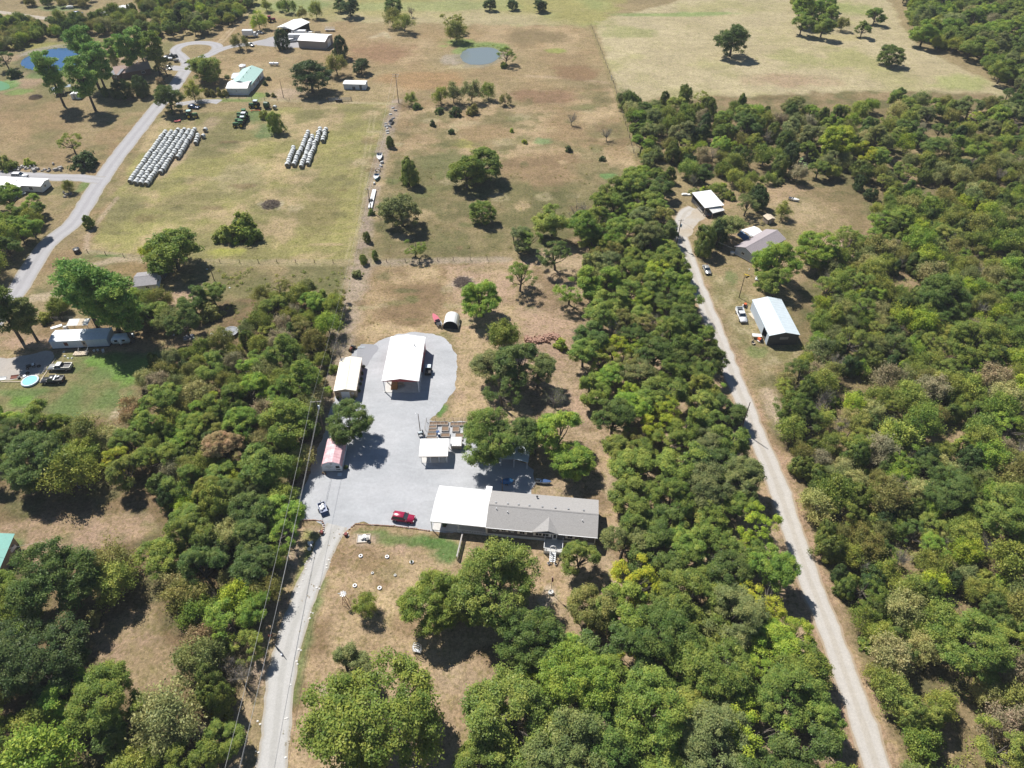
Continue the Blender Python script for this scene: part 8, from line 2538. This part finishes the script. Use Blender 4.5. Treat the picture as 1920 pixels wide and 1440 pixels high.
part(t, 'ladder_rack', PALEM, *[C((-2.7 + .9 * k, -.9, 1.7), (-2.7 + .9 * k, .9, 1.7), .05, n=5) for k in range(3)], C((-2.7, -.9, 1.7), (-.9, -.9, 1.7), .05), C((-2.7, .9, 1.7), (-.9, .9, 1.7), .05), *[C((xx, yy, 1.2), (xx, yy, 1.7), .05) for xx in (-2.7, -.9) for yy in (-.9, .9)])
x, y, a, L = frame((1437, 647.5), (1492.5, 646.5))
b0, b1 = at(1439, 631.8, 3.3), at(1407.6, 565.3, 3.3)
dn = b1 - b0
t = thing('metal_shop', 'pale-roofed metal shop with dark front wall at the east farm', 'shed', x, y, a)
t.rotation_euler.z = math.atan2(dn.y, dn.x) - math.pi / 2
W, D = L, dn.length
gable(t, D, W, 3.3, .95, None, PALEM, .15, ribs=1.1)
DSH = mat('dark_siding', (.085, .085, .09), .6, var=.15)
part(t, 'front_wall', DSH, PR([(0, 0), (W, 0), (W, 3.3), (W / 2, 4.2), (0, 3.3)], 'y', 0, .1))
part(t, 'wall', mat('pale_blue_siding', (.44, .50, .56)), B(0, .1, .12, 1.6, 0, 3.25), B(0, .1, 4.4, D, 0, 3.25), B(0, .1, 1.6, 4.4, 2.8, 3.25), B(W - .1, W, .12, D, 0, 3.25), PR([(.1, 0), (W - .1, 0), (W - .1, 3.25), (W / 2, 4.15), (.1, 3.25)], 'y', D - .1, D))
part(t, 'floor', INSIDE, B(.1, W - .1, .12, D - .1, 0, .05))
part(t, 'front_panel', mat('panel_grey', (.30, .29, .30), .5), B(W * .38, W * .66, -.06, 0, 1.9, 2.7))
for px, py, lb, nm, mm, k in ((1396, 575, 'orange riding mower near the white work truck', 'riding_mower', ORANGE, 0), (1425, 640, 'red push cart beside the dark shop front', 'push_cart', ORANGE, 1)):
    p = at(px, py)
    t = thing(nm, lb, 'mower' if k == 0 else 'cart', p.x, p.y, 1.1 + k)
    part(t, 'body', mm, TB(-.2, .9, -.4, .4, .3, .8, .08))
    part(t, 'seat', DARK, B(-.5, -.15, -.25, .25, .4, .95))
    part(t, 'deck', PAPER, B(-.3, .5, -.65, .65, .15, .3))
    for sx, r in ((-.5, .28), (.7, .2)):
        for sy in (-.45, .45): wheel(t, sx, sy, r, .2)
p = at(1418, 633)
o = thing('work_table', 'white-topped work table at the corner of the metal shop', 'table', p.x, p.y, -.1)
part(o, 'top', WHITEP, B(-1.2, 1.2, -.6, .6, .8, .88))
parts(o, 'leg', WOOD, *[B(sx - .05, sx + .05, sy - .05, sy + .05, 0, .8) for sx in (-1.1, 1.1) for sy in (-.5, .5)])
p = at(1412, 645)
o = thing('yard_chair', 'tan wooden yard chair by the work table', 'chair', p.x, p.y, .5)
part(o, 'seat', TIMBER, B(-.4, .4, -.4, .4, .35, .42))
part(o, 'backrest', TIMBER, B(-.4, .4, .36, .44, .42, 1.1))
parts(o, 'leg', TIMBER, *[B(sx - .05, sx + .05, sy - .05, sy + .05, 0, .35) for sx in (-.35, .35) for sy in (-.35, .35)])
p = at(1409, 581)
solid('oil_drum', BLACKP, 'black oil drum at the back corner of the metal shop', 'drum', p.x, p.y, 0, C((0, 0, 0), (0, 0, 1.0), .45, n=12), TOR((0, 0, .5), .45, .04, 12, 5))
p = at(1412, 593)
solid('plywood_sheet', TIMBER, 'tan plywood sheets lying beside the metal shop wall', 'plywood', p.x, p.y, 1.9, B(-1.4, 1.4, -.6, .6, .05, .1), B(-1.2, 1.4, -.5, .7, .11, .15))
p = at(1400, 518)
solid('toy_slide', YELLOWP, 'small yellow toy slide in the east farm yard', 'toy', p.x, p.y, .3, SL([(-.8, -.3, .9), (-.8, .3, .9), (.8, .3, .1), (.8, -.3, .1)], .06), C((-.8, -.3, 0), (-.8, -.3, .9), .06), C((-.8, .3, 0), (-.8, .3, .9), .06))
p = at(1402.5, 514)
solid('yard_lamp', PAPER, 'little white lamp post beside the yellow toy slide', 'lamp', p.x, p.y, 0, C((0, 0, 0), (0, 0, 1.6), .05, n=6), SPH((0, 0, 1.7), .22))
car('sedan', 'white car half hidden under the bright farmhouse oak', 'car', *at(1430, 528)[:2], -.5, WHITEP, 4.5, 1.8, 1.45, 'sedan')
x, y, a, L = frame((1438, 421), (1452, 420))
t = thing('storage_shed', 'tiny tan-roofed shed behind the east farmhouse', 'shed', x, y, a + .2)
gable(t, 2.6, L, 1.7, .4, WOOD, TIMBER, .2)
part(t, 'door', GREYWD, B(.6, 1.4, -.05, 0, .05, 1.5))
boat('row_boat', 'small white rowing boat on the dry grass beyond the farmhouse', *at(1488, 376)[:2], -.5, 3.6, 1.4, WHITEP, PAPER, z=.1)
p = at(1286, 366)
solid('junk_panel', PAPER, 'pale panels at the upper edge of the east farm yard', 'panel', p.x, p.y, .0, B(-1.5, 1.5, -.5, .5, .1, .4), B(-1.2, .4, -.4, .6, .4, .55))
ops = [SPH((0, 0, .2), 1.6, .7, .2, 10, 4)]
# ---- south-west corner house
x, y, a, L = frame((-80, 1104), (4, 1094))
t = thing('green_roofed_house', 'tan house with teal green roof at the west frame edge', 'house', x, y, a)
gable(t, 9, L, 2.9, 1.2, mat('tan_boards', (.30, .25, .19), .8, var=.15), TEAL, .4)
part(t, 'corner_trim', TIMBER, B(L - .1, L + .03, -.03, .1, 0, 2.8))
p = at(12, 1035)
t = thing('flatbed_trailer', 'white flatbed trailer behind the teal-roofed house', 'trailer', p.x, p.y, -.1)
part(t, 'bed', WHITEP, B(-2.6, 1.9, -1.0, 1.0, .7, .85))
parts(t, 'side_rail', WHITEP, B(-2.6, 1.9, .95, 1.05, .85, 1.3), B(-2.6, 1.9, -1.05, -.95, .85, 1.3), B(1.85, 1.95, -.95, .95, .85, 1.5))
part(t, 'crate', PAPER, B(-1.8, -.8, -.6, .5, .85, 1.5))
for sx in (-.8, .2):
    for sy in (-1.0, 1.0): wheel(t, sx, sy, .38, .25)
part(t, 'coupler', STEEL, C((1.9, 0, .7), (2.9, 0, .7), .06))

# ---- wire fences
def wire_fence(label, pts, gap=6.0, h=1.3):
    W_ = [at(*q) for q in pts]
    o = thing('wire_fence', label, 'fence', W_[0].x, W_[0].y)
    pm = mesh_from('post', *C((0, 0, -.1), (0, 0, h), .09, n=5), POLEM)
    ops = []
    for q0, q1 in zip(W_[:-1], W_[1:]):
        n = max(1, int((q1 - q0).length / gap))
        for k in range(n):
            q = q0.lerp(q1, k / n) - W_[0]
            c = link('post', pm, o)
            c.location = (q.x, q.y, 0)
            c.scale.z = random.uniform(.9, 1.15)
        for z in (.4, .8, 1.15):
            ops.append(C((*(q0 - W_[0])[:2], z), (*(q1 - W_[0])[:2], z), .015, n=3))
    part(o, 'wire', WIREM, *ops)


wire_fence('wire fence between brown pasture and pale mown field', ((1108, 48), (1150, 156), (1192, 300)))
wire_fence('wire fence across the back of the brown yard', ((690, 492), (760, 491), (850, 488), (945, 487)), 4)
wire_fence('wire fence along the near side of the hay field', ((165, 474), (300, 489), (450, 493), (660, 493)), 5)
wire_fence('wire fence behind the hay field by the mint-roofed house', ((425, 187), (520, 188), (612, 190)), 5)
wire_fence('wire fence behind the pale mobile home', ((66, 606), (100, 601), (140, 600)), 2.5)
p = at(1146, 150)
solid('corner_brace', PAPER, 'white post at the pasture fence corner', 'post', p.x, p.y, 0, C((0, 0, 0), (0, 0, 1.9), .16, n=8), C((0, 0, 1.6), (1.8, 0, .1), .09, n=6))

ops = []
for k in range(70):
    q = at(random.uniform(1498, 1545), random.uniform(293, 322))
    if inside([tuple(at(*w_))[:2] for w_ in [(1500, 297), (1520, 292), (1545, 295), (1545, 309), (1512, 315), (1500, 322)]], q.x, q.y):
        ops.append(C((q.x, q.y, .035), (q.x, q.y, .06), random.uniform(.35, .8), n=8))
tag(part(None, 'lily_leaves', mat('lily_green', (.17, .24, .10), .6, var=.2), *ops), 'pale green lily pads floating on the dark pond', 'lily pads', kind='stuff')
# ------------------------------------------------------------------ every wood tree says which one it is
LANDM = [('the red barn', -26, 132), ('the tan garage', -40, 128), ('the pink-roofed shed', -37, 107), ('the grey-roofed house', 6, 86), ('the white carport', -10, 88), ('the garden beds', -12, 113), ('the flagpole', 7, 70),
         ('the white hoop shelter', -20, 152), ('the pale metal shop', 77, 140), ('the white work truck', 68, 152), ('the east farmhouse', 93, 200), ('the east carport', 80, 238), ('the pale mobile home', -108, 142), ('the blue paddling pool', -118, 128),
         ('the trampoline', -75, 146), ('the far utility pole', -50, 300), ('the lily pond', None, (1530, 303)), ('the brick house', None, (255, 140)), ('the blue pond', None, (95, 112)), ('the grey pond', None, (900, 104)), ('the lone field oak', None, (1373, 108)),
         ('the round field oak', None, (1672, 126)), ('the lane-side mobile home', None, (50, 350)), ('the far mobile home', None, (220, 32)), ('the clearing pole', None, (122, 1042)), ('the teal-roofed house', None, (0, 1090)), ('the yard corner pole', None, (608, 811)),
         ('the driveway gate', None, (517, 1212)), ('the roadside utility pole', None, (1389, 808)), ('the road bend pole', None, (1268, 462)), ('the largest driveway oak', None, (700, 1390)), ('the dark dome-shaped oak', None, (1765, 600)), ('the lower round oak', None, (1825, 1260)),
         ('the far pasture clump', None, (745, 50)), ('the pale field clump', None, (1520, 65)), ('the turning loop', None, (370, 95)), ('the big pasture oaks', None, (890, 355)), ('the west frame oak', None, (75, 1290)), ('the dark house-level oak', None, (1775, 960)), ('the pasture fence corner', None, (1150, 156)), ('the forest point oak', None, (1735, 85))]
LM = [(n, x, y) if x is not None else (n, *tuple(at(*y))[:2]) for n, x, y in LANDM]
TONE = {'mid': 'green', 'dark': 'dark green', 'deep': 'very dark', 'bright': 'bright green', 'grey': 'grey-green', 'olive': 'olive', 'yellow': 'yellow', 'lime': 'lime green', 'dry': 'dry brown', 'pine': 'bright', 'cedar': 'brownish green', 'pale': 'pale', 'tan': 'tan', 'moss': 'mossy green'}
NOUN = {'oak': 'oak', 'big': 'oak', 'thin': 'thin-crowned oak', 'cedar': 'cedar', 'scrub': 'feathery tree', 'shrub': 'shrub', 'bare': 'half-bare tree', 'far': 'forest oak', 'open': 'open tree', 'pine': 'pine', 'field': 'oak'}
CMP = ['north', 'north-east', 'east', 'south-east', 'south', 'south-west', 'west', 'north-west']
USED = {}
for x, y, r, k, tone, root, grp in TREES:
    if 'label' in root: continue
    c = sorted(LM, key=lambda q: (q[1] - x) ** 2 + (q[2] - y) ** 2)
    size = 'small ' if r < (1.4 if k == 'shrub' else 3.0) else 'large ' if r > (2.0 if k == 'shrub' else 4.9) else ''
    for q in c[:6]:
        d = math.hypot(x - q[1], y - q[2])
        cp = CMP[int(((math.degrees(math.atan2(x - q[1], y - q[2])) + 22.5) % 360) // 45)]
        lb = f'{size}{TONE[tone]} {NOUN[k]} about {numw(max(2, int(round(d))))} metres {cp} of {q[0]}'
        if lb not in USED: break
    USED[lb] = 1
    root['label'] = lb
    root['group'] = f'{NOUN[k]}s of the {grp}' if grp else None

# ------------------------------------------------------------------ the air: a thin even haze over the whole farm
hz = bpy.data.materials.new('thin_haze')
hz.use_nodes = True
hn = hz.node_tree
hn.nodes.remove(hn.nodes['Principled BSDF'])
pv = hn.nodes.new('ShaderNodeVolumePrincipled')
pv.inputs['Color'].default_value = (0.86, 0.92, 1.0, 1)
pv.inputs['Density'].default_value = 0.00012
pv.inputs['Anisotropy'].default_value = 0.0
hn.links.new(pv.outputs[0], hn.nodes['Material Output'].inputs['Volume'])
hb = part(None, 'haze', hz, B(-4300, 4300, -2800, 6300, -1.0, 126.0))
tag(hb, kind='stuff')
